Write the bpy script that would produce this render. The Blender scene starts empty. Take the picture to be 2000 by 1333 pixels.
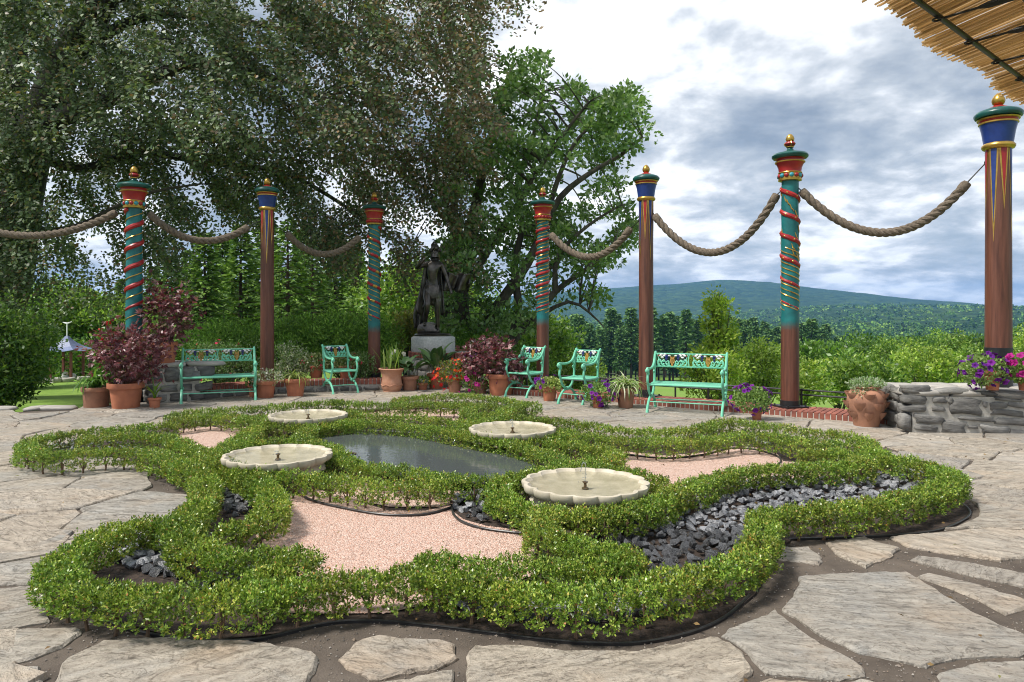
import bpy, bmesh, math, random
import numpy as np
from mathutils import Vector, Matrix

random.seed(7)
rng = np.random.default_rng(7)
S = bpy.context.scene
COL = S.collection
R = math.radians

# ------------------------------------------------------------------ camera
EYE = 1.5
FPX, CPX, HPX = 1400.0, 1000.0, 608.0          # focal length and horizon in photograph pixels
cam_d = bpy.data.cameras.new('camera')
cam_d.sensor_width = 36.0
cam_d.lens = FPX / 2000.0 * 36.0
cam_d.shift_y = -(666.5 - HPX) / 2000.0
cam_d.clip_start = 0.05
cam_d.clip_end = 20000.0
cam = bpy.data.objects.new('camera', cam_d)
COL.objects.link(cam)
cam.location = (0, 0, EYE)
cam.rotation_euler = (R(90), 0, 0)
S.camera = cam

# ------------------------------------------------------------------ sky, sun, exposure
SUN_EL, SUN_AZ = 56.0, -112.0                     # azimuth measured from +Y towards +X
world = bpy.data.worlds.new('World')
S.world = world
world.use_nodes = True
wt = world.node_tree
wt.nodes.clear()


def wn(t, **kw):
    n = wt.nodes.new(t)
    for k, v in kw.items():
        setattr(n, k, v)
    return n


def wmath(op, a, b=None, c=None, clamp=False):
    n = wn('ShaderNodeMath', operation=op, use_clamp=clamp)
    for i, x in enumerate((a, b, c)):
        if x is None:
            continue
        if isinstance(x, (int, float)):
            n.inputs[i].default_value = x
        else:
            wt.links.new(x, n.inputs[i])
    return n.outputs[0]


def ramp(tree, fac, stops, interp='LINEAR'):
    n = tree.nodes.new('ShaderNodeValToRGB')
    n.color_ramp.interpolation = interp
    e = n.color_ramp.elements
    while len(e) < len(stops):
        e.new(0.5)
    for el, (p, c) in zip(e, stops):
        el.position = p
        el.color = (*c, 1) if len(c) == 3 else c
    tree.links.new(fac, n.inputs[0])
    return n.outputs[0]


w_out = wn('ShaderNodeOutputWorld')
w_tc = wn('ShaderNodeTexCoord')
w_sep = wn('ShaderNodeSeparateXYZ')
wt.links.new(w_tc.outputs['Generated'], w_sep.inputs[0])
wz = wmath('MAXIMUM', w_sep.outputs[2], 0.0)
wden = wmath('ADD', wz, 0.26)
w_comb = wn('ShaderNodeCombineXYZ')
wt.links.new(wmath('DIVIDE', w_sep.outputs[0], wden), w_comb.inputs[0])
wt.links.new(wmath('DIVIDE', w_sep.outputs[1], wden), w_comb.inputs[1])
CLOUD_SEED = (2.2, 9.1, 1.3)


def wnoise(scale, detail, rough, dist=0.0, off=(0, 0, 0), sx=1.0, sy=1.0):
    m = wn('ShaderNodeMapping')
    m.inputs['Location'].default_value = tuple(a + b for a, b in zip(CLOUD_SEED, off))
    m.inputs['Scale'].default_value = (sx, sy, 1)
    wt.links.new(w_comb.outputs[0], m.inputs[0])
    n = wn('ShaderNodeTexNoise')
    n.inputs['Scale'].default_value = scale
    n.inputs['Detail'].default_value = detail
    n.inputs['Roughness'].default_value = rough
    n.inputs['Distortion'].default_value = dist
    wt.links.new(m.outputs[0], n.inputs['Vector'])
    return n.outputs[0]


nb = wnoise(1.5, 2.0, 0.5, 0.2)                       # large masses
nm = wnoise(4.2, 7.0, 0.56, 0.15, (4, 1, 0))           # billows
cl = wmath('ADD', wmath('MULTIPLY', nb, 0.54), wmath('MULTIPLY', nm, 0.70))
# thin bright cloud near the horizon and where the veiled sun stands
hz = wmath('SUBTRACT', 1.0, wmath('MULTIPLY', wz, 4.2), clamp=True)
sun_dir = Vector((math.sin(R(8)) * math.cos(R(27)), math.cos(R(8)) * math.cos(R(27)), math.sin(R(27))))
w_dot = wn('ShaderNodeVectorMath', operation='DOT_PRODUCT')
wt.links.new(w_tc.outputs['Generated'], w_dot.inputs[0])
w_dot.inputs[1].default_value = sun_dir
glow = wmath('POWER', wmath('MAXIMUM', w_dot.outputs['Value'], 0.0), 34.0)
cl2 = wmath('ADD', wmath('ADD', cl, wmath('MULTIPLY', hz, 0.10)), wmath('MULTIPLY', glow, 0.17))
cloud_col = ramp(wt, cl2, [(0.48, (0.24, 0.28, 0.335)), (0.54, (0.33, 0.375, 0.435)), (0.61, (0.45, 0.495, 0.55)), (0.67, (0.62, 0.655, 0.70)),
                           (0.725, (0.88, 0.90, 0.92)), (0.80, (1.22, 1.22, 1.21))])
sky = wn('ShaderNodeTexSky')
sky.sky_type = 'NISHITA'
sky.sun_disc = False
sky.sun_elevation = R(SUN_EL)
sky.sun_rotation = R(SUN_AZ)
bg_sky = wn('ShaderNodeBackground')
wt.links.new(sky.outputs[0], bg_sky.inputs[0])
bg_sky.inputs[1].default_value = 0.09
bg_cl = wn('ShaderNodeBackground')
wt.links.new(cloud_col, bg_cl.inputs[0])
bg_cl.inputs[1].default_value = 0.66
w_mix = wn('ShaderNodeMixShader')
cover = ramp(wt, cl, [(0.42, (0.80, 0.80, 0.80)), (0.6, (0.96, 0.96, 0.96))])
wt.links.new(cover, w_mix.inputs[0])
wt.links.new(bg_sky.outputs[0], w_mix.inputs[1])
wt.links.new(bg_cl.outputs[0], w_mix.inputs[2])
wt.links.new(w_mix.outputs[0], w_out.inputs[0])

sl = bpy.data.lights.new('sun', 'SUN')
sl.energy = 2.6
sl.angle = R(11)
sl.color = (1.0, 0.955, 0.89)
sun = bpy.data.objects.new('sun', sl)
COL.objects.link(sun)
_sd = Vector((math.sin(R(SUN_AZ)) * math.cos(R(SUN_EL)), math.cos(R(SUN_AZ)) * math.cos(R(SUN_EL)), math.sin(R(SUN_EL))))
sun.rotation_euler = _sd.to_track_quat('Z', 'Y').to_euler()

vs = S.view_settings
vs.view_transform = 'Standard'
vs.look = 'None'
vs.gamma = 1.0
vs.use_curve_mapping = False
vs.exposure = 1.0
cy = S.cycles
cy.max_bounces = 4
cy.diffuse_bounces = 2
cy.glossy_bounces = 2
cy.transmission_bounces = 3
cy.transparent_max_bounces = 8
cy.volume_bounces = 0
cy.caustics_reflective = False
cy.caustics_refractive = False
cy.sample_clamp_indirect = 6.0
cy.filter_width = 1.05
cy.use_denoising = True
try:
    cy.denoiser = 'OPENIMAGEDENOISE'
    cy.denoising_input_passes = 'RGB_ALBEDO_NORMAL'
except Exception:
    pass


# ------------------------------------------------------------------ measuring: photograph pixel -> place in the garden
def P(px, py, z=0.0):
    d = FPX * (EYE - z) / (py - HPX)
    return Vector(((px - CPX) / FPX * d, d, z))


def PD(px, py, d):
    return Vector(((px - CPX) / FPX * d, d, EYE - (py - HPX) / FPX * d))


# ------------------------------------------------------------------ naming helpers
def tag(o, label=None, cat=None, group=None, kind=None):
    if label:
        o['label'] = label
    if cat:
        o['category'] = cat
    if group:
        o['group'] = group
    if kind:
        o['kind'] = kind
    return o


def empty(name, label, cat, loc=(0, 0, 0), rz=0.0, group=None):
    o = bpy.data.objects.new(name, None)
    o.empty_display_size = 0.1
    COL.objects.link(o)
    o.location = loc
    o.rotation_euler = (0, 0, rz)
    return tag(o, label, cat, group)


def link(name, me, parent=None, loc=None, rot=None, scale=None):
    o = bpy.data.objects.new(name, me)
    COL.objects.link(o)
    if parent is not None:
        o.parent = parent
    if loc is not None:
        o.location = loc
    if rot is not None:
        o.rotation_euler = rot
    if scale is not None:
        o.scale = scale if hasattr(scale, '__len__') else (scale,) * 3
    return o


# ------------------------------------------------------------------ mesh helpers
def frames(pts):
    pts = [Vector(p) for p in pts]
    n = len(pts)
    T = []
    for i in range(n):
        t = pts[min(i + 1, n - 1)] - pts[max(i - 1, 0)]
        T.append(t.normalized() if t.length > 1e-9 else Vector((0, 0, 1)))
    a = Vector((0, 0, 1)) if abs(T[0].z) < 0.9 else Vector((1, 0, 0))
    N = [(a - T[0] * a.dot(T[0])).normalized()]
    for i in range(1, n):
        v = N[-1] - T[i] * N[-1].dot(T[i])
        N.append(v.normalized() if v.length > 1e-9 else N[-1])
    return pts, T, N


class MB:
    def __init__(self):
        self.v = []
        self.f = []

    def add(self, vs_, fs_):
        k = len(self.v)
        self.v.extend([tuple(p) for p in vs_])
        self.f.extend([tuple(k + i for i in f) for f in fs_])
        return self

    def box(self, c, s, rz=0.0, m=None):
        x, y, z = (a / 2 for a in s)
        vs_ = [Vector((i * x, j * y, k * z)) for k in (-1, 1) for j in (-1, 1) for i in (-1, 1)]
        M = Matrix.Rotation(rz, 3, 'Z') if m is None else m
        vs_ = [M @ p + Vector(c) for p in vs_]
        return self.add(vs_, [(0, 2, 3, 1), (4, 5, 7, 6), (0, 1, 5, 4), (2, 6, 7, 3), (0, 4, 6, 2), (1, 3, 7, 5)])

    def tube(self, pts, r, n=8, cap=True):
        pts, T, N = frames(pts)
        rr = r if hasattr(r, '__len__') else [r] * len(pts)
        vs_, fs_ = [], []
        for p, t, a, q in zip(pts, T, N, rr):
            b = t.cross(a)
            for k in range(n):
                th = 2 * math.pi * k / n
                vs_.append(p + (a * math.cos(th) + b * math.sin(th)) * q)
        for i in range(len(pts) - 1):
            for k in range(n):
                k2 = (k + 1) % n
                fs_.append((i * n + k, i * n + k2, (i + 1) * n + k2, (i + 1) * n + k))
        if cap:
            fs_.append(tuple(range(n - 1, -1, -1)))
            fs_.append(tuple((len(pts) - 1) * n + k for k in range(n)))
        return self.add(vs_, fs_)

    def lathe(self, prof, n=24, c=(0, 0, 0), wob=None):
        vs_, fs_ = [], []
        for r, z in prof:
            for k in range(n):
                th = 2 * math.pi * k / n
                q = r if wob is None else r * wob(th, z)
                vs_.append((c[0] + q * math.cos(th), c[1] + q * math.sin(th), c[2] + z))
        m = len(prof)
        for i in range(m - 1):
            for k in range(n):
                k2 = (k + 1) % n
                fs_.append((i * n + k, i * n + k2, (i + 1) * n + k2, (i + 1) * n + k))
        if prof[0][0] > 1e-4:
            fs_.append(tuple(range(n - 1, -1, -1)))
        if prof[-1][0] > 1e-4:
            fs_.append(tuple((m - 1) * n + k for k in range(n)))
        return self.add(vs_, fs_)

    def ball(self, c, r, n=8, m=5):
        r = r if hasattr(r, '__len__') else (r, r, r)
        vs_, fs_ = [(c[0], c[1], c[2] - r[2])], []
        for i in range(1, m):
            ph = math.pi * i / m - math.pi / 2
            for k in range(n):
                th = 2 * math.pi * k / n
                vs_.append((c[0] + r[0] * math.cos(ph) * math.cos(th), c[1] + r[1] * math.cos(ph) * math.sin(th), c[2] + r[2] * math.sin(ph)))
        vs_.append((c[0], c[1], c[2] + r[2]))
        for k in range(n):
            k2 = (k + 1) % n
            fs_.append((0, 1 + k2, 1 + k))
            for i in range(m - 2):
                fs_.append((1 + i * n + k, 1 + i * n + k2, 1 + (i + 1) * n + k2, 1 + (i + 1) * n + k))
            fs_.append((len(vs_) - 1, 1 + (m - 2) * n + k, 1 + (m - 2) * n + k2))
        return self.add(vs_, fs_)

    def mesh(self, name, mat=None, smooth=False, off=None):
        me = bpy.data.meshes.new(name)
        v = self.v if off is None else [(p[0] - off[0], p[1] - off[1], p[2] - off[2]) for p in self.v]
        me.from_pydata(v, [], self.f)
        if mat is not None:
            me.materials.append(mat)
        if smooth:
            me.polygons.foreach_set('use_smooth', [True] * len(me.polygons))
            try:
                me.set_sharp_from_angle(angle=R(42))
            except Exception:
                pass
        me.update()
        return me

    def build(self, name, mat, parent=None, smooth=False, off=None, loc=None):
        return link(name, self.mesh(name, mat, smooth, off), parent, loc)


def spline(pts, step=0.03, closed=False):
    pts = [Vector(p) for p in pts]
    n = len(pts)
    out = []
    segs = n if closed else n - 1
    for i in range(segs):
        if closed:
            p0, p1, p2, p3 = pts[(i - 1) % n], pts[i], pts[(i + 1) % n], pts[(i + 2) % n]
        else:
            p0, p1, p2, p3 = pts[max(i - 1, 0)], pts[i], pts[i + 1], pts[min(i + 2, n - 1)]
        k = max(2, int((p2 - p1).length / step))
        for j in range(k):
            t = j / k
            out.append(0.5 * ((2 * p1) + (p2 - p0) * t + (2 * p0 - 5 * p1 + 4 * p2 - p3) * t * t + (3 * p1 - p0 - 3 * p2 + p3) * t ** 3))
    if not closed:
        out.append(pts[-1])
    return out


def unit(a):
    return a / np.maximum(np.linalg.norm(a, axis=1, keepdims=True), 1e-9)


def rand_dirs(n):
    return unit(rng.normal(size=(n, 3)))


def quads_mesh(name, V, n_per, cols, mat, faces=None):
    """V (m,k,3) vertices of m polygons with k corners each, one colour per polygon."""
    m, k = V.shape[0], V.shape[1]
    me = bpy.data.meshes.new(name)
    me.vertices.add(m * k)
    me.vertices.foreach_set('co', V.reshape(-1).astype(np.float32))
    me.loops.add(m * k)
    me.loops.foreach_set('vertex_index', np.arange(m * k, dtype=np.int32))
    me.polygons.add(m)
    me.polygons.foreach_set('loop_start', np.arange(0, m * k, k, dtype=np.int32))
    try:
        me.polygons.foreach_set('loop_total', np.full(m, k, dtype=np.int32))
    except Exception:
        pass
    if cols is not None:
        at = me.attributes.new('Col', 'FLOAT_COLOR', 'FACE')
        c4 = np.ones((m, 4), dtype=np.float32)
        c4[:, :3] = cols
        at.data.foreach_set('color', c4.reshape(-1))
    me.update(calc_edges=True)
    me.validate()
    me.materials.append(mat)
    return me


def leaf_geo(pos, dirn, L, W, fold=0.18, ref=None):
    """one folded pointed leaf (4 corners) per position"""
    n = len(pos)
    rv = rand_dirs(n) if ref is None else unit(ref + 0.5 * rng.normal(size=(n, 3)))
    side = unit(np.cross(dirn, rv))
    up = np.cross(side, dirn)
    L = np.broadcast_to(np.asarray(L, float), (n,))[:, None]
    W = np.broadcast_to(np.asarray(W, float), (n,))[:, None]
    V = np.empty((n, 4, 3))
    V[:, 0] = pos
    V[:, 1] = pos + dirn * L * 0.5 + side * W * 0.5 + up * W * fold
    V[:, 2] = pos + dirn * L
    V[:, 3] = pos + dirn * L * 0.5 - side * W * 0.5 + up * W * fold
    return V


def leaf_obj(name, V, cols, mat, parent=None, off=None):
    if off is not None:
        V = V - np.asarray(off)[None, None, :]
    return link(name, quads_mesh(name, V, 4, cols, mat), parent)


def palette(n, cols, w=None, jit=0.12):
    c = np.array(cols, float)
    idx = rng.choice(len(c), n, p=(None if w is None else np.array(w) / sum(w)))
    out = c[idx] * (1 + jit * rng.normal(size=(n, 1)))
    return np.clip(out, 0.003, 1)


def in_poly(x, y, poly):
    x = np.asarray(x, float)
    y = np.asarray(y, float)
    ins = np.zeros(x.shape, bool)
    n = len(poly)
    for i in range(n):
        x1, y1 = poly[i][0], poly[i][1]
        x2, y2 = poly[(i + 1) % n][0], poly[(i + 1) % n][1]
        c = ((y1 > y) != (y2 > y))
        with np.errstate(divide='ignore', invalid='ignore'):
            xi = (x2 - x1) * (y - y1) / (y2 - y1 + 1e-12) + x1
        ins ^= c & (x < xi)
    return ins


def sample_poly(poly, n):
    p = np.array([(a[0], a[1]) for a in poly])
    lo, hi = p.min(0), p.max(0)
    out = np.empty((0, 2))
    while len(out) < n:
        q = rng.uniform(lo, hi, (n * 2, 2))
        out = np.vstack([out, q[in_poly(q[:, 0], q[:, 1], p)]])
    return out[:n]


# ------------------------------------------------------------------ materials
MAT = {}


def nt(name):
    m = bpy.data.materials.new(name)
    m.use_nodes = True
    t = m.node_tree
    return m, t, t.nodes['Principled BSDF'], t.nodes['Material Output']


def mp(t, coord='Object', scale=(1, 1, 1), rnd=False, rot=(0, 0, 0)):
    if coord == 'Position':
        src = t.nodes.new('ShaderNodeNewGeometry').outputs['Position']
    else:
        src = t.nodes.new('ShaderNodeTexCoord').outputs[coord]
    m = t.nodes.new('ShaderNodeMapping')
    m.inputs['Scale'].default_value = scale
    m.inputs['Rotation'].default_value = rot
    t.links.new(src, m.inputs[0])
    if rnd:
        oi = t.nodes.new('ShaderNodeObjectInfo')
        ml = t.nodes.new('ShaderNodeMath')
        ml.operation = 'MULTIPLY'
        ml.inputs[1].default_value = 37.0
        t.links.new(oi.outputs['Random'], ml.inputs[0])
        cb = t.nodes.new('ShaderNodeCombineXYZ')
        for i in range(3):
            t.links.new(ml.outputs[0], cb.inputs[i])
        t.links.new(cb.outputs[0], m.inputs['Location'])
    return m.outputs[0]


def noise(t, vec, scale, detail=5.0, rough=0.55, dist=0.0):
    n = t.nodes.new('ShaderNodeTexNoise')
    n.inputs['Scale'].default_value = scale
    n.inputs['Detail'].default_value = detail
    n.inputs['Roughness'].default_value = rough
    n.inputs['Distortion'].default_value = dist
    t.links.new(vec, n.inputs['Vector'])
    return n.outputs[0]


def bump(t, bsdf, h, strength=0.3, dist=0.01):
    b = t.nodes.new('ShaderNodeBump')
    b.inputs['Strength'].default_value = strength
    b.inputs['Distance'].default_value = dist
    t.links.new(h, b.inputs['Height'])
    t.links.new(b.outputs[0], bsdf.inputs['Normal'])
    return b


def mixc(t, fac, a, b, mode='MIX'):
    n = t.nodes.new('ShaderNodeMix')
    n.data_type = 'RGBA'
    n.blend_type = mode
    for sock, x in ((n.inputs[0], fac), (n.inputs[6], a), (n.inputs[7], b)):
        if isinstance(x, (int, float)):
            sock.default_value = x
        elif isinstance(x, tuple):
            sock.default_value = (*x, 1) if len(x) == 3 else x
        else:
            t.links.new(x, sock)
    return n.outputs[2]


def smat(name, c1, c2=None, scale=8.0, rough=0.6, metal=0.0, bs=0.2, bscale=None, bd=0.004, rnd=False, stretch=(1, 1, 1),
         coord='Object', spec=0.5, coat=0.0, var=0.0, rough2=None, detail=6.0):
    m, t, b, o = nt(name)
    v = mp(t, coord, stretch, rnd)
    f = noise(t, v, scale, detail, 0.6)
    if c2 is None:
        c2 = tuple(x * 0.7 for x in c1)
    col = ramp(t, f, [(0.32, c2), (0.68, c1)])
    if var:
        oi = t.nodes.new('ShaderNodeObjectInfo')
        g = ramp(t, oi.outputs['Random'], [(0, (1 - var,) * 3), (1, (1 + var,) * 3)])
        col = mixc(t, 1.0, col, g, 'MULTIPLY')
    t.links.new(col, b.inputs['Base Color'])
    b.inputs['Roughness'].default_value = rough
    if rough2 is not None:
        rr = ramp(t, f, [(0.3, (rough2,) * 3), (0.7, (rough,) * 3)])
        t.links.new(rr, b.inputs['Roughness'])
    b.inputs['Metallic'].default_value = metal
    b.inputs['Specular IOR Level'].default_value = spec
    b.inputs['Coat Weight'].default_value = coat
    if bs:
        h = noise(t, v, bscale or scale * 4, 6.0, 0.65)
        bump(t, b, h, bs, bd)
    MAT[name] = m
    return m


def foliage_mat(name, transl=0.35, rough=0.45, spec=0.4, tint=(1.15, 1.25, 0.6)):
    m, t, b, o = nt(name)
    a = t.nodes.new('ShaderNodeAttribute')
    a.attribute_name = 'Col'
    t.links.new(a.outputs['Color'], b.inputs['Base Color'])
    b.inputs['Roughness'].default_value = rough
    b.inputs['Specular IOR Level'].default_value = spec
    tr = t.nodes.new('ShaderNodeBsdfTranslucent')
    t.links.new(mixc(t, 1.0, a.outputs['Color'], tint, 'MULTIPLY'), tr.inputs[0])
    mx = t.nodes.new('ShaderNodeMixShader')
    mx.inputs[0].default_value = transl
    t.links.new(b.outputs[0], mx.inputs[1])
    t.links.new(tr.outputs[0], mx.inputs[2])
    t.links.new(mx.outputs[0], o.inputs['Surface'])
    MAT[name] = m
    return m


foliage_mat('leaf_box', 0.16, 0.36, 0.55)
foliage_mat('leaf_tree', 0.38, 0.42, 0.5)
foliage_mat('leaf_beech', 0.28, 0.45, 0.42, (1.2, 1.15, 0.6))
foliage_mat('leaf_soft', 0.35, 0.55, 0.3)
foliage_mat('leaf_needle', 0.15, 0.6, 0.3)
foliage_mat('leaf_red', 0.25, 0.4, 0.5, (1.3, 0.6, 0.5))
foliage_mat('leaf_far', 0.1, 0.8, 0.1)

smat('bark_beech', (0.085, 0.075, 0.06), (0.025, 0.025, 0.02), 4.0, 0.85, bs=0.5, bscale=14, bd=0.03, stretch=(1, 1, 0.35), coord='Position')
smat('bark_oak', (0.13, 0.115, 0.09), (0.04, 0.035, 0.028), 6.0, 0.9, bs=0.8, bscale=20, bd=0.04, stretch=(1, 1, 0.25), coord='Position')
smat('bark_pine', (0.10, 0.06, 0.045), (0.04, 0.028, 0.022), 6.0, 0.9, bs=0.5, bd=0.02)
smat('stem_wood', (0.19, 0.12, 0.07), (0.08, 0.05, 0.03), 40.0, 0.85, bs=0.3)
smat('stem_green', (0.14, 0.22, 0.06), (0.08, 0.13, 0.03), 20.0, 0.6, bs=0.0)
smat('terracotta', (0.47, 0.17, 0.085), (0.33, 0.115, 0.06), 6.0, 0.75, bs=0.15, bscale=60, bd=0.002, rnd=True, var=0.14)
smat('terracotta_pale', (0.55, 0.30, 0.20), (0.40, 0.18, 0.10), 5.0, 0.8, bs=0.15, bscale=60, bd=0.002, rnd=True, var=0.08)
smat('terracotta_aged', (0.42, 0.20, 0.12), (0.24, 0.12, 0.075), 5.0, 0.8, bs=0.2, bscale=50, bd=0.003, rnd=True, var=0.1)
smat('pot_soil', (0.06, 0.042, 0.03), (0.02, 0.015, 0.011), 30.0, 0.95, bs=0.6, bd=0.01)
smat('mint_paint', (0.20, 0.60, 0.40), (0.14, 0.50, 0.33), 9.0, 0.42, bs=0.12, bscale=50, bd=0.002, rnd=True)
smat('white_paint', (0.78, 0.78, 0.74), (0.62, 0.64, 0.60), 30.0, 0.5, bs=0.0)
smat('grape_blue', (0.02, 0.035, 0.20), (0.012, 0.018, 0.10), 30.0, 0.35, bs=0.0)
smat('berry_red', (0.45, 0.02, 0.025), (0.25, 0.01, 0.015), 30.0, 0.4, bs=0.0)
smat('ochre_paint', (0.52, 0.30, 0.07), (0.36, 0.18, 0.035), 30.0, 0.45, bs=0.0)
smat('post_teal', (0.012, 0.17, 0.17), (0.006, 0.09, 0.095), 5.0, 0.38, bs=0.25, bscale=16, bd=0.008, rnd=True)
smat('post_green', (0.012, 0.10, 0.085), (0.005, 0.05, 0.045), 6.0, 0.32, bs=0.15, bscale=20, bd=0.004, rnd=True)
smat('post_red', (0.42, 0.022, 0.022), (0.26, 0.012, 0.014), 6.0, 0.38, bs=0.12, bscale=30, bd=0.003, rnd=True)
smat('post_blue', (0.02, 0.05, 0.24), (0.012, 0.03, 0.15), 7.0, 0.33, bs=0.12, bscale=30, bd=0.003, rnd=True)
smat('post_turquoise', (0.05, 0.36, 0.42), (0.03, 0.24, 0.30), 7.0, 0.35, bs=0.0)
smat('gold', (0.62, 0.40, 0.10), (0.42, 0.24, 0.04), 9.0, 0.30, metal=0.75, bs=0.1, bscale=30, bd=0.003)
smat('black_iron', (0.022, 0.022, 0.024), (0.010, 0.010, 0.011), 20.0, 0.42, bs=0.1)
smat('edging_plastic', (0.035, 0.034, 0.034), (0.018, 0.018, 0.018), 14.0, 0.38, bs=0.15, coord='Position')
smat('hemp', (0.21, 0.165, 0.12), (0.085, 0.064, 0.046), 30.0, 0.9, bs=0.6, bscale=120, bd=0.006)
smat('basin_stone', (0.64, 0.57, 0.45), (0.40, 0.355, 0.26), 7.0, 0.62, bs=0.2, bscale=40, bd=0.003)
smat('granite', (0.52, 0.53, 0.50), (0.34, 0.35, 0.33), 28.0, 0.75, bs=0.5, bscale=35, bd=0.012)
smat('bronze', (0.15, 0.135, 0.12), (0.04, 0.036, 0.032), 8.0, 0.30, metal=0.8, bs=0.3, bscale=30, bd=0.006)
smat('brick', (0.34, 0.115, 0.075), (0.19, 0.062, 0.045), 9.0, 0.85, bs=0.35, bscale=40, bd=0.004, rnd=True, var=0.28)
smat('mortar', (0.54, 0.51, 0.45), (0.33, 0.31, 0.27), 12.0, 0.92, bs=0.5, bscale=50, bd=0.008)
smat('field_stone', (0.255, 0.245, 0.225), (0.085, 0.082, 0.077), 4.0, 0.85, bs=0.9, bscale=11, bd=0.02, rnd=True, var=0.3, stretch=(1, 1, 3))
smat('cap_stone', (0.46, 0.43, 0.38), (0.30, 0.28, 0.25), 4.0, 0.85, bs=0.7, bscale=12, bd=0.012, rnd=True, var=0.12, stretch=(1, 3, 1))
smat('coal', (0.24, 0.245, 0.26), (0.022, 0.022, 0.025), 11.0, 0.38, bs=1.0, bscale=20, bd=0.02, rnd=True, var=0.6, rough2=0.20, spec=1.0)
smat('reed', (0.66, 0.52, 0.32), (0.42, 0.29, 0.15), 7.0, 0.55, bs=0.0, rnd=True, var=0.35, stretch=(6, 6, 0.6))
smat('brass', (0.22, 0.15, 0.08), (0.10, 0.075, 0.05), 20.0, 0.4, metal=0.7, bs=0.0)
smat('pavilion_red', (0.22, 0.06, 0.045), (0.14, 0.04, 0.03), 12.0, 0.6, bs=0.0)
smat('roof_blue', (0.16, 0.20, 0.36), (0.10, 0.13, 0.24), 14.0, 0.5, bs=0.2)
smat('old_marble', (0.66, 0.65, 0.60), (0.45, 0.45, 0.41), 9.0, 0.7, bs=0.3)
smat('church_white', (0.80, 0.80, 0.78), (0.74, 0.74, 0.72), 3.0, 0.6, bs=0.0, coord='Position')

# reeds let the light through
_m = MAT['reed']
_t = _m.node_tree
_b = _t.nodes['Principled BSDF']
_tr = _t.nodes.new('ShaderNodeBsdfTranslucent')
_tr.inputs[0].default_value = (0.82, 0.63, 0.37, 1)
_mx = _t.nodes.new('ShaderNodeMixShader')
_mx.inputs[0].default_value = 0.55
_t.links.new(_b.outputs[0], _mx.inputs[1])
_t.links.new(_tr.outputs[0], _mx.inputs[2])
_t.links.new(_mx.outputs[0], _t.nodes['Material Output'].inputs['Surface'])


def flower_mat(name, c, c2, tr=0.25):
    m, t, b, o = nt(name)
    oi = t.nodes.new('ShaderNodeObjectInfo')
    col = ramp(t, oi.outputs['Random'], [(0, c2), (1, c)])
    t.links.new(col, b.inputs['Base Color'])
    b.inputs['Roughness'].default_value = 0.6
    b.inputs['Specular IOR Level'].default_value = 0.2
    ts = t.nodes.new('ShaderNodeBsdfTranslucent')
    t.links.new(col, ts.inputs[0])
    mx = t.nodes.new('ShaderNodeMixShader')
    mx.inputs[0].default_value = tr
    t.links.new(b.outputs[0], mx.inputs[1])
    t.links.new(ts.outputs[0], mx.inputs[2])
    t.links.new(mx.outputs[0], o.inputs['Surface'])
    MAT[name] = m


flower_mat('bloom_purple', (0.20, 0.022, 0.27), (0.085, 0.012, 0.19))
flower_mat('bloom_magenta', (0.50, 0.025, 0.24), (0.30, 0.015, 0.19))
flower_mat('bloom_red', (0.66, 0.022, 0.022), (0.42, 0.012, 0.018))
flower_mat('bloom_orange', (0.75, 0.16, 0.02), (0.68, 0.05, 0.02))
flower_mat('bloom_pink', (0.68, 0.05, 0.12), (0.55, 0.02, 0.05))
flower_mat('bloom_white', (0.78, 0.76, 0.70), (0.62, 0.62, 0.52))
flower_mat('bloom_yellow', (0.75, 0.55, 0.05), (0.65, 0.40, 0.03))


# painted posts: colour of the paint and of the bare wood changes along the height (the lower part is bare, stained wood)
def post_mat(name, paint, paint2, z_edge):
    m, t, b, o = nt(name)
    tc = t.nodes.new('ShaderNodeTexCoord')
    sp = t.nodes.new('ShaderNodeSeparateXYZ')
    t.links.new(tc.outputs['Object'], sp.inputs[0])
    v = mp(t, 'Object', (1, 1, 0.06), True)
    wood = ramp(t, noise(t, v, 22, 8, 0.65), [(0.28, (0.050, 0.016, 0.010)), (0.5, (0.125, 0.044, 0.026)), (0.75, (0.20, 0.080, 0.048))])
    v2 = mp(t, 'Object', (1, 1, 1), True)
    pn = ramp(t, noise(t, v2, 7, 6), [(0.3, paint2), (0.7, paint)])
    nz = noise(t, v2, 20, 4)
    a = t.nodes.new('ShaderNodeMath'); a.operation = 'MULTIPLY_ADD'
    t.links.new(nz, a.inputs[0]); a.inputs[1].default_value = 0.10
    t.links.new(sp.outputs[2], a.inputs[2])
    mr = t.nodes.new('ShaderNodeMapRange')
    t.links.new(a.outputs[0], mr.inputs[0])
    mr.inputs[1].default_value = z_edge - 0.05
    mr.inputs[2].default_value = z_edge + 0.09
    t.links.new(mixc(t, mr.outputs[0], wood, pn), b.inputs['Base Color'])
    b.inputs['Roughness'].default_value = 0.48
    h = noise(t, mp(t, 'Object', (1, 1, 0.15), True), 30, 6)
    bump(t, b, h, 0.3, 0.006)
    MAT[name] = m
    return m


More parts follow.
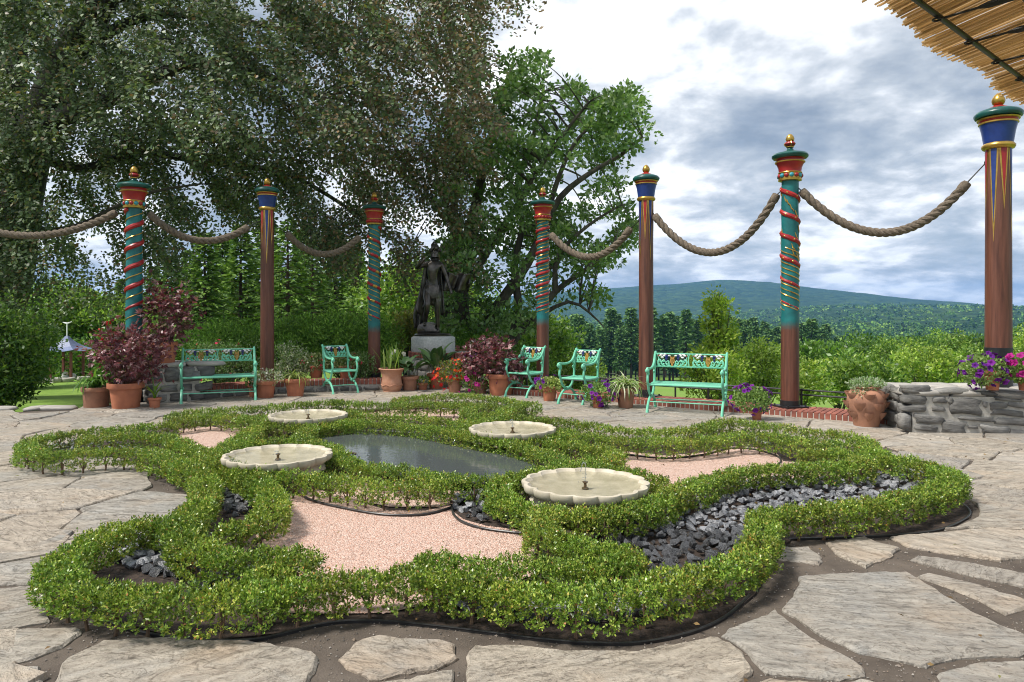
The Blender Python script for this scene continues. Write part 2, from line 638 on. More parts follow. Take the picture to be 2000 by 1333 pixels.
# flagstone: cleft schist, streaked one way, a little rust
def flag_mat():
    m, t, b, o = nt('flagstone')
    v = mp(t, 'Position', (1, 1, 1), True)
    oi0 = t.nodes.new('ShaderNodeObjectInfo')
    vr = t.nodes.new('ShaderNodeVectorRotate')
    vr.rotation_type = 'Z_AXIS'
    an = t.nodes.new('ShaderNodeMath'); an.operation = 'MULTIPLY_ADD'
    t.links.new(oi0.outputs['Random'], an.inputs[0]); an.inputs[1].default_value = 1.9; an.inputs[2].default_value = -0.95
    t.links.new(an.outputs[0], vr.inputs['Angle'])
    t.links.new(v, vr.inputs['Vector'])
    m2 = t.nodes.new('ShaderNodeMapping'); m2.inputs['Scale'].default_value = (1.1, 3.4, 1.0)
    t.links.new(vr.outputs[0], m2.inputs[0])
    vs1 = m2.outputs[0]
    big = noise(t, v, 2.1, 5, 0.6)
    st = noise(t, vs1, 5.0, 7, 0.66, 0.9)
    fine = noise(t, v, 60, 5, 0.7)
    base = ramp(t, st, [(0.25, (0.10, 0.088, 0.075)), (0.40, (0.31, 0.278, 0.238)), (0.56, (0.415, 0.377, 0.325)), (0.8, (0.52, 0.48, 0.425))])
    rust = mixc(t, ramp(t, big, [(0.52, (0, 0, 0)), (0.72, (0.6, 0.6, 0.6))]), base, (0.44, 0.345, 0.255))
    grey = mixc(t, ramp(t, noise(t, v, 3.3, 6, 0.6, 0.4), [(0.50, (0, 0, 0)), (0.74, (0.7, 0.7, 0.7))]), rust, (0.36, 0.355, 0.34))
    oi = t.nodes.new('ShaderNodeObjectInfo')
    g = ramp(t, oi.outputs['Random'], [(0, (0.88, 0.88, 0.88)), (0.3, (1.12, 1.07, 0.99)), (0.6, (0.97, 0.98, 0.98)), (0.8, (1.10, 1.03, 0.95)), (1, (1.20, 1.17, 1.12))])
    cn = noise(t, vs1, 1.3, 5, 0.6, 1.2)
    # dirt caught along the split edges of the layers
    split = ramp(t, cn, [(0.385, (1, 1, 1)), (0.400, (.38, .36, .34)), (0.410, (1, 1, 1)), (0.462, (1, 1, 1)), (0.470, (.42, .40, .38)), (0.480, (1, 1, 1)), (0.60, (1, 1, 1)), (0.62, (.45, .43, .41)), (0.63, (1, 1, 1))])
    pit = ramp(t, noise(t, v, 34, 6, 0.72), [(0.36, (.55, .53, .50)), (0.46, (1, 1, 1))])
    gq = mixc(t, 0.8, mixc(t, 1.0, grey, g, 'MULTIPLY'), split, 'MULTIPLY')
    t.links.new(mixc(t, 0.7, gq, pit, 'MULTIPLY'), b.inputs['Base Color'])
    b.inputs['Roughness'].default_value = 0.82
    b.inputs['Specular IOR Level'].default_value = 0.35
    hm = t.nodes.new('ShaderNodeMath'); hm.operation = 'MULTIPLY_ADD'
    t.links.new(fine, hm.inputs[0]); hm.inputs[1].default_value = 0.35
    t.links.new(st, hm.inputs[2])
    h2 = t.nodes.new('ShaderNodeMath'); h2.operation = 'MULTIPLY_ADD'
    t.links.new(noise(t, mp(t, 'Position', (1.2, 2.6, 1), True, (0, 0, 0.3)), 3.0, 4, 0.5, 1.2), h2.inputs[0]); h2.inputs[1].default_value = 1.6
    t.links.new(hm.outputs[0], h2.inputs[2])
    cleft = ramp(t, cn, [(0.0, (0, 0, 0)), (0.40, (0.25, 0.25, 0.25)), (0.47, (0.5, 0.5, 0.5)), (0.53, (0.75, 0.75, 0.75)), (0.62, (1, 1, 1))], 'CONSTANT')
    h3 = t.nodes.new('ShaderNodeMath'); h3.operation = 'MULTIPLY_ADD'
    t.links.new(cleft, h3.inputs[0]); h3.inputs[1].default_value = 0.9
    t.links.new(h2.outputs[0], h3.inputs[2])
    bump(t, b, h3.outputs[0], 1.0, 0.03)
    MAT['flagstone'] = m


flag_mat()


def soil_mat():
    m, t, b, o = nt('soil')
    v = mp(t, 'Position')
    f = noise(t, v, 3.0, 8, 0.65)
    g = noise(t, v, 90, 4, 0.7)
    col = ramp(t, f, [(0.3, (0.06, 0.046, 0.035)), (0.7, (0.155, 0.125, 0.098))])
    col = mixc(t, ramp(t, g, [(0.60, (0, 0, 0)), (0.70, (0.7, 0.7, 0.7))]), col, (0.26, 0.225, 0.185))
    t.links.new(col, b.inputs['Base Color'])
    b.inputs['Roughness'].default_value = 0.95
    bump(t, b, g, 0.8, 0.012)
    MAT['soil'] = m


soil_mat()


def mulch_mat():
    m, t, b, o = nt('mulch')
    v = mp(t, 'Position')
    f = noise(t, v, 30, 8, 0.7)
    col = ramp(t, f, [(0.35, (0.022, 0.016, 0.012)), (0.6, (0.075, 0.050, 0.036)), (0.72, (0.16, 0.11, 0.08))])
    t.links.new(col, b.inputs['Base Color'])
    b.inputs['Roughness'].default_value = 0.95
    bump(t, b, f, 0.9, 0.03)
    MAT['mulch'] = m


mulch_mat()


def gravel_mat():
    m, t, b, o = nt('pink_gravel')
    v = mp(t, 'Position')
    vo = t.nodes.new('ShaderNodeTexVoronoi')
    vo.inputs['Scale'].default_value = 95
    t.links.new(v, vo.inputs['Vector'])
    col = ramp(t, vo.outputs['Color'], [(0.05, (0.36, 0.22, 0.165)), (0.4, (0.56, 0.375, 0.295)), (0.75, (0.65, 0.475, 0.39)), (1.0, (0.74, 0.61, 0.53))])
    t.links.new(col, b.inputs['Base Color'])
    b.inputs['Roughness'].default_value = 0.85
    inv = t.nodes.new('ShaderNodeMath'); inv.operation = 'SUBTRACT'
    inv.inputs[0].default_value = 1.0
    t.links.new(vo.outputs['Distance'], inv.inputs[1])
    bump(t, b, inv.outputs[0], 0.9, 0.012)
    MAT['pink_gravel'] = m


gravel_mat()
foliage_mat('gravel_bits', 0.0, 0.85, 0.3, (0.5, 0.5, 0.5))


def water_mat(name, col, rough, bs, scale, alpha_trans=0.0):
    m, t, b, o = nt(name)
    b.inputs['Base Color'].default_value = (*col, 1)
    b.inputs['Roughness'].default_value = rough
    b.inputs['IOR'].default_value = 1.33
    b.inputs['Transmission Weight'].default_value = alpha_trans
    b.inputs['Specular IOR Level'].default_value = 0.5
    v = mp(t, 'Position')
    bump(t, b, noise(t, v, scale, 3, 0.5, 0.3), bs, 0.01)
    MAT[name] = m


water_mat('pool_dark', (0.075, 0.085, 0.083), 0.07, 0.16, 16)


def clear_water(name, tint, bs, scale, base=0.04):
    """thin clear water: see-through with a glossy skin"""
    m, t, b, o = nt(name)
    t.nodes.remove(b)
    tr = t.nodes.new('ShaderNodeBsdfTransparent'); tr.inputs[0].default_value = (*tint, 1)
    gl = t.nodes.new('ShaderNodeBsdfGlossy'); gl.inputs['Roughness'].default_value = 0.04
    fr = t.nodes.new('ShaderNodeFresnel'); fr.inputs[0].default_value = 1.33
    ad = t.nodes.new('ShaderNodeMath'); ad.operation = 'ADD'; ad.inputs[1].default_value = base
    t.links.new(fr.outputs[0], ad.inputs[0])
    bp = t.nodes.new('ShaderNodeBump'); bp.inputs['Strength'].default_value = bs; bp.inputs['Distance'].default_value = 0.01
    t.links.new(noise(t, mp(t, 'Position'), scale, 3, 0.5, 0.4), bp.inputs['Height'])
    t.links.new(bp.outputs[0], gl.inputs['Normal']); t.links.new(bp.outputs[0], fr.inputs['Normal'])
    mx = t.nodes.new('ShaderNodeMixShader')
    mx.inputs[0].default_value = 0.10 + base
    t.links.new(tr.outputs[0], mx.inputs[1]); t.links.new(gl.outputs[0], mx.inputs[2])
    t.links.new(mx.outputs[0], o.inputs['Surface'])
    MAT[name] = m


clear_water('basin_water', (0.97, 0.97, 0.94), 0.05, 18, 0.0)
clear_water('jet_water', (0.9, 0.93, 0.95), 0.4, 60, 0.35)


def ground_mat():
    m, t, b, o = nt('meadow')
    v = mp(t, 'Position')
    f = noise(t, v, 0.06, 6, 0.6)
    g = noise(t, v, 4.0, 8, 0.7)
    lawn = ramp(t, g, [(0.3, (0.10, 0.20, 0.028)), (0.7, (0.21, 0.34, 0.055))])
    dry = mixc(t, ramp(t, f, [(0.45, (0, 0, 0)), (0.7, (0.7, 0.7, 0.7))]), lawn, (0.24, 0.27, 0.085))
    t.links.new(dry, b.inputs['Base Color'])
    b.inputs['Roughness'].default_value = 0.9
    b.inputs['Specular IOR Level'].default_value = 0.15
    bump(t, b, g, 0.7, 0.05)
    MAT['meadow'] = m
    m, t, b, o = nt('forest_floor')
    v = mp(t, 'Position')
    big = noise(t, v, 0.0022, 6, 0.6)
    vo = t.nodes.new('ShaderNodeTexVoronoi')
    vo.inputs['Scale'].default_value = 0.038
    t.links.new(v, vo.inputs['Vector'])
    vo2 = t.nodes.new('ShaderNodeTexVoronoi')
    vo2.inputs['Scale'].default_value = 0.021
    t.links.new(v, vo2.inputs['Vector'])
    c = ramp(t, vo.outputs['Color'], [(0.1, (0.014, 0.036, 0.013)), (0.5, (0.045, 0.10, 0.025)), (0.9, (0.12, 0.20, 0.048))])
    c = mixc(t, 0.5, c, ramp(t, vo2.outputs['Color'], [(0.2, (0.024, 0.056, 0.018)), (0.8, (0.085, 0.145, 0.036))]))
    c = mixc(t, ramp(t, big, [(0.45, (0, 0, 0)), (0.65, (0.6, 0.6, 0.6))]), c, (0.035, 0.08, 0.03))
    t.links.new(c, b.inputs['Base Color'])
    b.inputs['Roughness'].default_value = 0.95
    b.inputs['Specular IOR Level'].default_value = 0.05
    inv = t.nodes.new('ShaderNodeMath'); inv.operation = 'SUBTRACT'
    inv.inputs[0].default_value = 1.0
    t.links.new(vo.outputs['Distance'], inv.inputs[1])
    nn = noise(t, v, 0.0075, 7, 0.7)
    sm = t.nodes.new('ShaderNodeMath'); sm.operation = 'MULTIPLY_ADD'
    t.links.new(nn, sm.inputs[0]); sm.inputs[1].default_value = 3.0; t.links.new(inv.outputs[0], sm.inputs[2])
    bump(t, b, sm.outputs[0], 1.0, 22.0)
    MAT['forest_floor'] = m


ground_mat()


# ================================================================== THE LAND
def sstep(a, b, x):
    t = np.clip((x - a) / (b - a), 0, 1)
    return t * t * (3 - 2 * t)


_rx = np.array([-1400, -300, 0, 200, 500, 800, 1000, 1100, 1190, 1250, 1330, 1390, 1430, 1500, 1560, 1640, 1740, 1850, 2000, 2300, 2800, 4000])
_ry = np.array([600, 588, 580, 577, 583, 588, 578, 570, 563, 557, 553, 546, 547, 556, 565, 577, 593, 598, 600, 596, 600, 603])
_rX, _rH = (_rx - 1000) / 1400 * 4600, (608 - _ry) / 1400 * 4600
_qx = np.array([900, 1300, 1430, 1500, 1560, 1650, 1740, 1850, 1950, 2050, 2300, 2700])
_qy = np.array([640, 638, 632, 628, 621, 612, 608, 608, 612, 616, 612, 625])
_qX, _qH = (_qx - 1000) / 1400 * 1900, 20 + (608 - _qy) / 1400 * 1900
_RB = [0, 13, 16, 25, 60, 120, 250, 400, 900, 1500, 2500, 20000]
_ZB = [-.6, -.6, -1.2, -2.4, -5.0, -11, -22.5, -30, -34, -25, -6, 0]
_ZL = [-.35, -.35, -.35, -.55, -4.0, -11, -22.5, -30, -34, -25, -6, 0]


def tz(x, y):
    x = np.asarray(x, float); y = np.asarray(y, float)
    r = np.hypot(x, y)
    g = sstep(-2.0, -5.5, x)
    z = np.interp(r, _RB, _ZB) * (1 - g) + np.interp(r, _RB, _ZL) * g
    front = sstep(-5, 20, y)
    z = z * front + (-0.6) * (1 - front)
    m1 = sstep(2300, 4600, y) * (1 - sstep(5400, 8500, y))
    m2 = sstep(1000, 1900, y) * (1 - sstep(2000, 3200, y))
    z = z + m1 * np.interp(x, _rX, _rH) + m2 * np.interp(x, _qX, _qH)
    rough = (np.sin(x * 0.011 + 1.3) * np.sin(y * 0.009) + 0.6 * np.sin(x * 0.027 + y * 0.019) + 0.4 * np.sin(x * .05 - y * .043)) * sstep(1200, 3500, r)
    return z + 3.2 * rough * front


def make_ground():
    na, radii = 400, [0, 6, 10, 13, 14.5, 16, 18, 21, 25, 30, 36, 45, 60, 80, 100, 120, 160, 200, 250, 300, 400, 520, 650, 800] + \
        list(range(950, 6200, 150)) + [6600, 7300]
    V, Fc, mi = [(0, 0, float(tz(0, 0)))], [], []
    for r in radii[1:]:
        a = np.linspace(0, 2 * np.pi, na, endpoint=False)
        X, Y = r * np.cos(a), r * np.sin(a)
        V += list(zip(X, Y, tz(X, Y)))
    for k in range(na):
        Fc.append((0, 1 + k, 1 + (k + 1) % na)); mi.append(0)
    for i in range(len(radii) - 2):
        for k in range(na):
            k2 = (k + 1) % na
            Fc.append((1 + i * na + k, 1 + (i + 1) * na + k, 1 + (i + 1) * na + k2, 1 + i * na + k2))
            mi.append(0 if radii[i + 2] <= 300 else 1)
    me = bpy.data.meshes.new('ground')
    me.from_pydata(V, [], Fc)
    me.materials.append(MAT['meadow']); me.materials.append(MAT['forest_floor'])
    me.polygons.foreach_set('material_index', mi)
    me.polygons.foreach_set('use_smooth', [True] * len(mi))
    o = link('ground', me)
    tag(o, 'grassy hillside falling to a wooded valley and long blue mountain ridge', 'terrain', kind='structure')


make_ground()

# ================================================================== THE TERRACE
TERRACE = [(-15, -4), (-15, 9.9), (-7.6, 10.45), (-6.5, 11.2), (-5.7, 12.9), (-2.6, 14.6), (-0.2, 14.0), (5.35, 9.72), (9.5, 9.9), (9.5, -4)]


def z0(pts):
    return [P(a, b, 0) for a, b in pts]


def z2(pts):
    return [P(a, b, 0.22) for a, b in pts]


PARTERRE = z0([(85, 1125), (120, 1172), (190, 1207), (330, 1247), (430, 1254), (560, 1240), (650, 1219), (750, 1217), (950, 1238), (1150, 1260), (1250, 1259),
               (1350, 1240), (1420, 1209), (1475, 1165), (1515, 1095), (1545, 1057), (1690, 1052), (1760, 1048), (1840, 1038), (1895, 1014), (1900, 995), (1875, 972)]) + \
    z2([(1890, 925), (1850, 902), (1745, 878), (1712, 862), (1690, 849), (1575, 831), (1500, 821), (1425, 813), (1387, 819), (1350, 829), (1275, 832), (1200, 828), (1110, 812),
        (1070, 788), (1012, 777), (950, 768), (900, 763), (850, 764), (775, 771), (660, 776), (562, 783), (437, 790), (340, 798), (300, 814), (200, 829), (130, 837), (60, 849), (18, 868)]) + \
    z0([(30, 908), (125, 905), (220, 900), (275, 909), (325, 929), (362, 950), (380, 968), (345, 1020), (280, 1040), (190, 1068), (120, 1095)])
PAR2 = [(p.x, p.y) for p in PARTERRE]


def make_terrace():
    m = MB()
    n = len(TERRACE)
    m.add([(x, y, 0.0) for x, y in TERRACE] + [(x, y, -1.4) for x, y in TERRACE],
          [tuple(range(n))] + [(i, (i + 1) % n, (i + 1) % n + n, i + n) for i in range(n)])
    for i, f in enumerate(m.f):
        pass
    o = m.build('terrace', MAT['soil'])
    tag(o, 'sandy earth terrace under the flagstone paving', 'paving', kind='structure')
    return o


terrace = make_terrace()
TRACED = [
    [(90, 1420), (110, 1333), (130, 1290), (200, 1257), (330, 1250), (420, 1257), (520, 1260), (612, 1280), (620, 1300), (600, 1345), (610, 1420)],
    [(-120, 1250), (0, 1240), (60, 1232), (150, 1232), (160, 1242), (120, 1268), (50, 1295), (0, 1308), (-120, 1335)],
    [(-90, 1165), (0, 1155), (60, 1150), (80, 1165), (100, 1190), (98, 1217), (0, 1234), (-90, 1246)],
    [(-110, 1080), (0, 1058), (90, 1042), (150, 1036), (110, 1075), (88, 1100), (68, 1143), (0, 1146), (-110, 1158)],
    [(-140, 1345), (0, 1312), (78, 1306), (84, 1333), (78, 1420), (-140, 1420)],
    [(660, 1292), (690, 1262), (740, 1246), (830, 1256), (890, 1264), (895, 1290), (850, 1313), (780, 1322), (720, 1333), (690, 1315)],
    [(712, 1345), (850, 1320), (885, 1313), (882, 1420), (690, 1420)],
    [(910, 1287), (925, 1267), (1010, 1268), (1100, 1277), (1250, 1279), (1350, 1258), (1405, 1249), (1450, 1277), (1470, 1312), (1445, 1345), (1440, 1430), (915, 1430)],
    [(1410, 1246), (1440, 1226), (1513, 1197), (1558, 1232), (1620, 1272), (1688, 1310), (1690, 1325), (1640, 1334), (1500, 1321), (1478, 1301), (1455, 1274)],
    [(1527, 1196), (1552, 1160), (1560, 1131), (1640, 1124), (1770, 1123), (1820, 1151), (1900, 1201), (1990, 1241), (2080, 1275), (1990, 1286), (1870, 1290), (1810, 1308), (1680, 1279), (1600, 1244)],
    [(1777, 1096), (1800, 1090), (1900, 1106), (2060, 1136), (2060, 1160), (1900, 1129)],
    [(1792, 1129), (1812, 1124), (1900, 1142), (2050, 1190), (2000, 1192), (1965, 1204), (1900, 1170)],
    [(1737, 1053), (1900, 1037), (2050, 1042), (2050, 1089), (1955, 1098), (1850, 1084), (1770, 1070)],
    [(1612, 1063), (1690, 1052), (1720, 1066), (1760, 1076), (1740, 1092), (1690, 1112), (1640, 1089)],
    [(1522, 1071), (1580, 1073), (1605, 1091), (1600, 1106), (1522, 1096)],
    [(72, 921), (140, 899), (200, 895), (272, 911), (262, 917), (150, 936), (131, 936), (128, 924)],
    [(222, 1004), (240, 986), (270, 976), (368, 968), (375, 978), (330, 1005), (260, 1014)],
    [(1470, 1350), (1500, 1328), (1640, 1340), (1700, 1332), (1760, 1360), (1750, 1440), (1460, 1440)],
    [(1830, 1322), (1900, 1300), (2060, 1292), (2090, 1340), (1980, 1400), (1850, 1380)],
]
TR2 = [[(P(a, b).x, P(a, b).y) for a, b in poly] for poly in TRACED]


def clip_half(poly, px, py, nx, ny):
    out = []
    n = len(poly)
    for i in range(n):
        a, b = poly[i], poly[(i + 1) % n]
        da = (a[0] - px) * nx + (a[1] - py) * ny
        db = (b[0] - px) * nx + (b[1] - py) * ny
        if da <= 0:
            out.append(a)
        if (da < 0 < db) or (db < 0 < da):
            t = da / (da - db)
            out.append((a[0] + (b[0] - a[0]) * t, a[1] + (b[1] - a[1]) * t))
    return out


def nearest_on(poly, x, y):
    best, bp = 1e9, None
    n = len(poly)
    for i in range(n):
        ax, ay = poly[i][0], poly[i][1]
        bx, by = poly[(i + 1) % n][0], poly[(i + 1) % n][1]
        dx, dy = bx - ax, by - ay
        t = max(0, min(1, ((x - ax) * dx + (y - ay) * dy) / (dx * dx + dy * dy + 1e-12)))
        qx, qy = ax + dx * t, ay + dy * t
        q = (qx - x) ** 2 + (qy - y) ** 2
        if q < best:
            best, bp = q, (qx, qy)
    return bp, math.sqrt(best)


def rough_edge(poly, step, amp):
    pts = []
    n = len(poly)
    ph = [random.uniform(0, 6.28) for _ in range(4)]
    for i in range(n):
        a, b = Vector((poly[i][0], poly[i][1])), Vector((poly[(i + 1) % n][0], poly[(i + 1) % n][1]))
        L = (b - a).length
        if L < 1e-4:
            continue
        k = max(1, int(L / step))
        nr = Vector((-(b - a).y, (b - a).x)) / L
        for j in range(k):
            t = j / k
            q = a.lerp(b, t)
            e = math.sin(t * math.pi) if k > 1 else 0
            w = amp * (random.uniform(-1, 1) * 0.55 + 0.6 * math.sin(9 * t * L + ph[i % 4]))
            q = q + nr * w * (0.35 + 0.65 * e)
            pts.append((q.x, q.y))
    return pts


def area(poly):
    return 0.5 * sum(poly[i][0] * poly[(i + 1) % len(poly)][1] - poly[(i + 1) % len(poly)][0] * poly[i][1] for i in range(len(poly)))


def stone_slab(pts, z, parent, tilt=0.01):
    if area(pts) < 0:
        pts = pts[::-1]
    cx = sum(p[0] for p in pts) / len(pts)
    cyy = sum(p[1] for p in pts) / len(pts)
    tx, ty = random.uniform(-tilt, tilt), random.uniform(-tilt, tilt)
    n = len(pts)
    m = MB()
    vs_ = []
    for sc_, dz in ((1.0, -0.045), (1.0, -0.011), (0.0, 0.0)):
        for x, y in pts:
            dx, dy = x - cx, y - cyy
            if sc_ == 0.0:
                L = math.hypot(dx, dy)
                k = max(0.0, (L - 0.011) / max(L, 1e-6))
            else:
                k = 1.0
            vs_.append((dx * k, dy * k, z + dz + tx * dx + ty * dy + (random.uniform(-.003, .003) if dz > -.04 else 0)))
    fs_ = []
    for r_ in range(2):
        for i in range(n):
            j = (i + 1) % n
            fs_.append((r_ * n + i, r_ * n + j, (r_ + 1) * n + j, (r_ + 1) * n + i))
    fs_.append(tuple(2 * n + i for i in range(n)))
    m.add(vs_, fs_)
    return m.build('flagstone', MAT['flagstone'], parent, loc=(cx, cyy, 0))


def make_flags():
    count = 0
    for poly in TR2:
        stone_slab(rough_edge(poly, 0.035, 0.013), 0.016 + random.uniform(-.003, .004), terrace, 0.004)
    seeds = []
    sx, sy = 0.86, 0.53
    rr = random.Random(11)
    j = 0
    y = 1.3
    while y < 14.6:
        x = -12.5 + (sx / 2 if j % 2 else 0)
        while x < 9.4:
            seeds.append((x + rr.uniform(-.40, .40), y + rr.uniform(-.24, .24)))
            x += sx
        y += sy
        j += 1
    sd = np.array(seeds)
    for k, (x, y) in enumerate(seeds):
        if y < 1.9 or abs(x) > y * 0.95 + 0.6:
            continue
        if y < 4.75 and -100 < 1000 + 1400 * x / y < 2080 and not (1000 + 1400 * x / y < 340 and y > 4.45):
            continue
        if not in_poly([x], [y], TERRACE)[0]:
            continue
        d2 = (sd[:, 0] - x) ** 2 + (sd[:, 1] - y) ** 2
        poly = [(x - 2, y - 2), (x + 2, y - 2), (x + 2, y + 2), (x - 2, y + 2)]
        gap = rr.choice((0.004, 0.006, 0.009, 0.016)) if x < 1.5 or y > 4.5 else rr.uniform(0.008, 0.03)
        for q in np.argsort(d2)[1:22]:
            vx, vy = sd[q, 0] - x, sd[q, 1] - y
            L = math.hypot(vx, vy)
            nx, ny = vx / L, vy / L
            poly = clip_half(poly, x + vx / 2 - nx * gap, y + vy / 2 - ny * gap, nx, ny)
            if len(poly) < 3:
                break
        if len(poly) < 3:
            continue
        pts = rough_edge(poly, 0.09, 0.016)
        drop = False
        for obst, marg in [(PAR2, 0.05)] + [(t_, 0.02) for t_ in TR2]:
            ins = in_poly([p[0] for p in pts], [p[1] for p in pts], obst)
            if ins.mean() > 0.55:
                drop = True
                break
            if ins.any():
                new = []
                for p, i_ in zip(pts, ins):
                    if i_:
                        (qx, qy), dd = nearest_on(obst, *p)
                        ux, uy = qx - p[0], qy - p[1]
                        L = math.hypot(ux, uy) + 1e-9
                        new.append((qx + ux / L * marg, qy + uy / L * marg))
                    else:
                        new.append(p)
                pts = new
        if drop or abs(area(pts)) < 0.035:
            continue
        ok = in_poly([p[0] for p in pts], [p[1] for p in pts], TERRACE).mean()
        if ok < 0.6:
            continue
        stone_slab(pts, 0.020 + rr.uniform(-.006, .008), terrace, 0.006)
        count += 1
    print('flagstones', count)


make_flags()


# loose pebbles in the joints
def stones_stuff(name, xy, zc, s, cols, mat, label, cat, parent=None):
    n = len(xy)
    o8 = np.array([(1, 0, 0), (0, 1, 0), (-1, 0, 0), (0, -1, 0), (0, 0, 1)], float)
    V = np.repeat(o8[None], n, 0) * (s[:, None, None] * rng.uniform(0.55, 1.2, (n, 5, 3)))
    a = rng.uniform(0, 6.28, n)
    ca, sa = np.cos(a)[:, None], np.sin(a)[:, None]
    X = V[:, :, 0] * ca - V[:, :, 1] * sa
    Y = V[:, :, 0] * sa + V[:, :, 1] * ca
    V[:, :, 0], V[:, :, 1] = X + xy[:, 0:1], Y + xy[:, 1:2]
    V[:, :, 2] = V[:, :, 2] * 0.8 + np.broadcast_to(zc, (n,))[:, None]
    tri = V[:, [0, 1, 4, 1, 2, 4, 2, 3, 4, 3, 0, 4], :].reshape(n * 4, 3, 3)
    me = quads_mesh(name, tri, 3, np.repeat(cols, 4, 0), mat)
    o = link(name, me, parent)
    if label:
        tag(o, label, cat, kind='stuff')
    else:
        o['kind'] = 'stuff'
    return o


_px = rng.uniform(0, 2000, 24000)
_py = 608 + 1400 * 1.5 / rng.uniform(2.7, 8.0, 24000)
_xy = np.stack([(_px - 1000) / 1400 * (2100 / (_py - 608)), 2100 / (_py - 608)], 1)
_k = ~in_poly(_xy[:, 0], _xy[:, 1], PAR2)
for _t2 in TR2:
    _k &= ~in_poly(_xy[:, 0], _xy[:, 1], _t2)
_xy = _xy[_k]
stones_stuff('pebbles', _xy, 0.003, rng.uniform(.002, .0065, len(_xy)) * np.where(rng.random(len(_xy)) < .04, 2.0, 1.0), palette(len(_xy), [(.16, .14, .12), (.24, .20, .165), (.34, .31, .27), (.10, .09, .08), (.20, .155, .115)]),
             MAT['gravel_bits'], 'fine grit and pebbles in the earth between the flagstones', 'pebbles')

# ------------------------------------------------------------------ parterre beds
def sheet(name, poly, z, mat, label, cat, sub=None):
    m = MB()
    m.add([(p[0], p[1], z) for p in poly], [tuple(range(len(poly)))])
    o = m.build(name, mat)
    return tag(o, label, cat, kind='structure')


sheet('planting_bed', PAR2, 0.012, MAT['mulch'], 'dark mulch bed under the boxwood scrolls', 'soil bed')
GRAVEL = {
    'front': z0([(505, 1085), (500, 1050), (535, 1035), (548, 1005), (560, 955), (620, 960), (700, 985), (760, 1003), (830, 1003), (880, 992), (886, 1005), (905, 1020), (950, 1033), (1022, 1042),
                 (1045, 1075), (1045, 1130), (900, 1175), (800, 1195), (760, 1205), (650, 1207), (560, 1205), (600, 1150), (560, 1110)]),
    'right': z0([(1215, 885), (1300, 894), (1375, 888), (1425, 876), (1475, 878), (1517, 890), (1530, 905), (1640, 915), (1640, 935), (1500, 948), (1380, 960), (1300, 970), (1230, 945), (1205, 915)]),
    'left': z0([(345, 842), (400, 832), (437, 836), (490, 833), (470, 860), (430, 882), (400, 890), (355, 868)]),
    'back': z0([(700, 812), (760, 804), (850, 802), (905, 806), (915, 820), (880, 826), (760, 822), (700, 822)]),
    'arm': z0([(640, 940), (760, 950), (860, 950), (900, 955), (905, 985), (860, 995), (760, 995), (660, 975)]),
}
GL = {'front': 'large pink gravel bed at the front centre of the parterre', 'right': 'pink gravel bed right of the nearest fountain basin',
      'left': 'small pink gravel bed left of the two left basins', 'back': 'narrow pink gravel strip behind the pool',
      'arm': 'pink gravel strip showing between stems before the pool'}
for k_, poly in GRAVEL.items():
    sheet('gravel_bed', poly, 0.020, MAT['pink_gravel'], GL[k_], 'gravel')
for k_, n_ in (('front', 15000), ('right', 5000), ('left', 1500), ('back', 800), ('arm', 1500)):
    q_ = sample_poly(GRAVEL[k_], n_)
    stones_stuff('gravel', q_, 0.018, rng.uniform(.004, .0085, n_), palette(n_, [(.60, .36, .27), (.68, .47, .38), (.50, .27, .19), (.74, .60, .52), (.34, .19, .14)], [5, 4, 3, 2, 1]),
                 MAT['gravel_bits'], 'loose pink stone chips of the ' + GL[k_].replace(' bed', '').replace(' of the parterre', '')[:60], 'gravel')

# black slag rocks
def rock_mesh(i):
    r = random.Random(100 + i)
    bm = bmesh.new()
    for _ in range(15):
        d = Vector((r.gauss(0, 1), r.gauss(0, 1), r.gauss(0, 1))).normalized()
        bm.verts.new((d.x * r.uniform(.75, 1.1), d.y * r.uniform(.65, 1.0), d.z * r.uniform(.5, .8)))
    bmesh.ops.convex_hull(bm, input=bm.verts)
    loose = [v for v in bm.verts if not v.link_faces]
    bmesh.ops.delete(bm, geom=loose, context='VERTS')
    me = bpy.data.meshes.new('rock')
    bm.to_mesh(me)
    bm.free()
    me.materials.append(MAT['coal'])
    return me


ROCKS = [rock_mesh(i) for i in range(9)]
ROCK_BEDS = [
    (z0([(1160, 1058), (1210, 1010), (1330, 966), (1400, 955), (1500, 946), (1690, 936), (1770, 922), (1830, 928), (1800, 960), (1650, 1000), (1500, 1012), (1492, 1060),
         (1450, 1110), (1330, 1165), (1250, 1190), (1210, 1160), (1240, 1120), (1260, 1100), (1230, 1080)]), 520, 190, 'broad bed of black slag rocks right of the nearest basin'),
    (z0([(215, 1080), (240, 1055), (330, 1045), (400, 1085), (470, 1115), (520, 1150), (440, 1165), (300, 1130), (225, 1105)]), 110, 45, 'pocket of black slag rocks in the front left hedge loop'),
    (z0([(425, 975), (432, 950), (470, 955), (500, 985), (480, 1012), (440, 1015)]), 34, 12, 'small pocket of black slag rocks inside the left hedge curl'),
    (z0([(884, 992), (910, 965), (960, 960), (1020, 985), (1050, 1030), (1020, 1040), (950, 1031), (905, 1018)]), 60, 30, 'edged crescent of black slag rocks left of the nearest basin'),
    (z0([(850, 1180), (1000, 1170), (1250, 1170), (1330, 1190), (1250, 1222), (1050, 1222), (900, 1205)]), 120, 23, 'strip of black slag rocks seen through the front hedge stems'),
    (z0([(90, 880), (160, 866), (230, 868), (330, 895), (300, 900), (200, 884), (120, 892)]), 50, 0, 'dark rocks inside the left hedge loop'),
    (z0([(950, 800), (985, 795), (1010, 800), (990, 815), (955, 815)]), 24, 0, 'far small pocket of black rocks behind the third basin'),
    (z0([(1400, 850), (1450, 842), (1560, 865), (1560, 872), (1480, 874)]), 30, 0, 'black rocks under the far right hedges'),
]


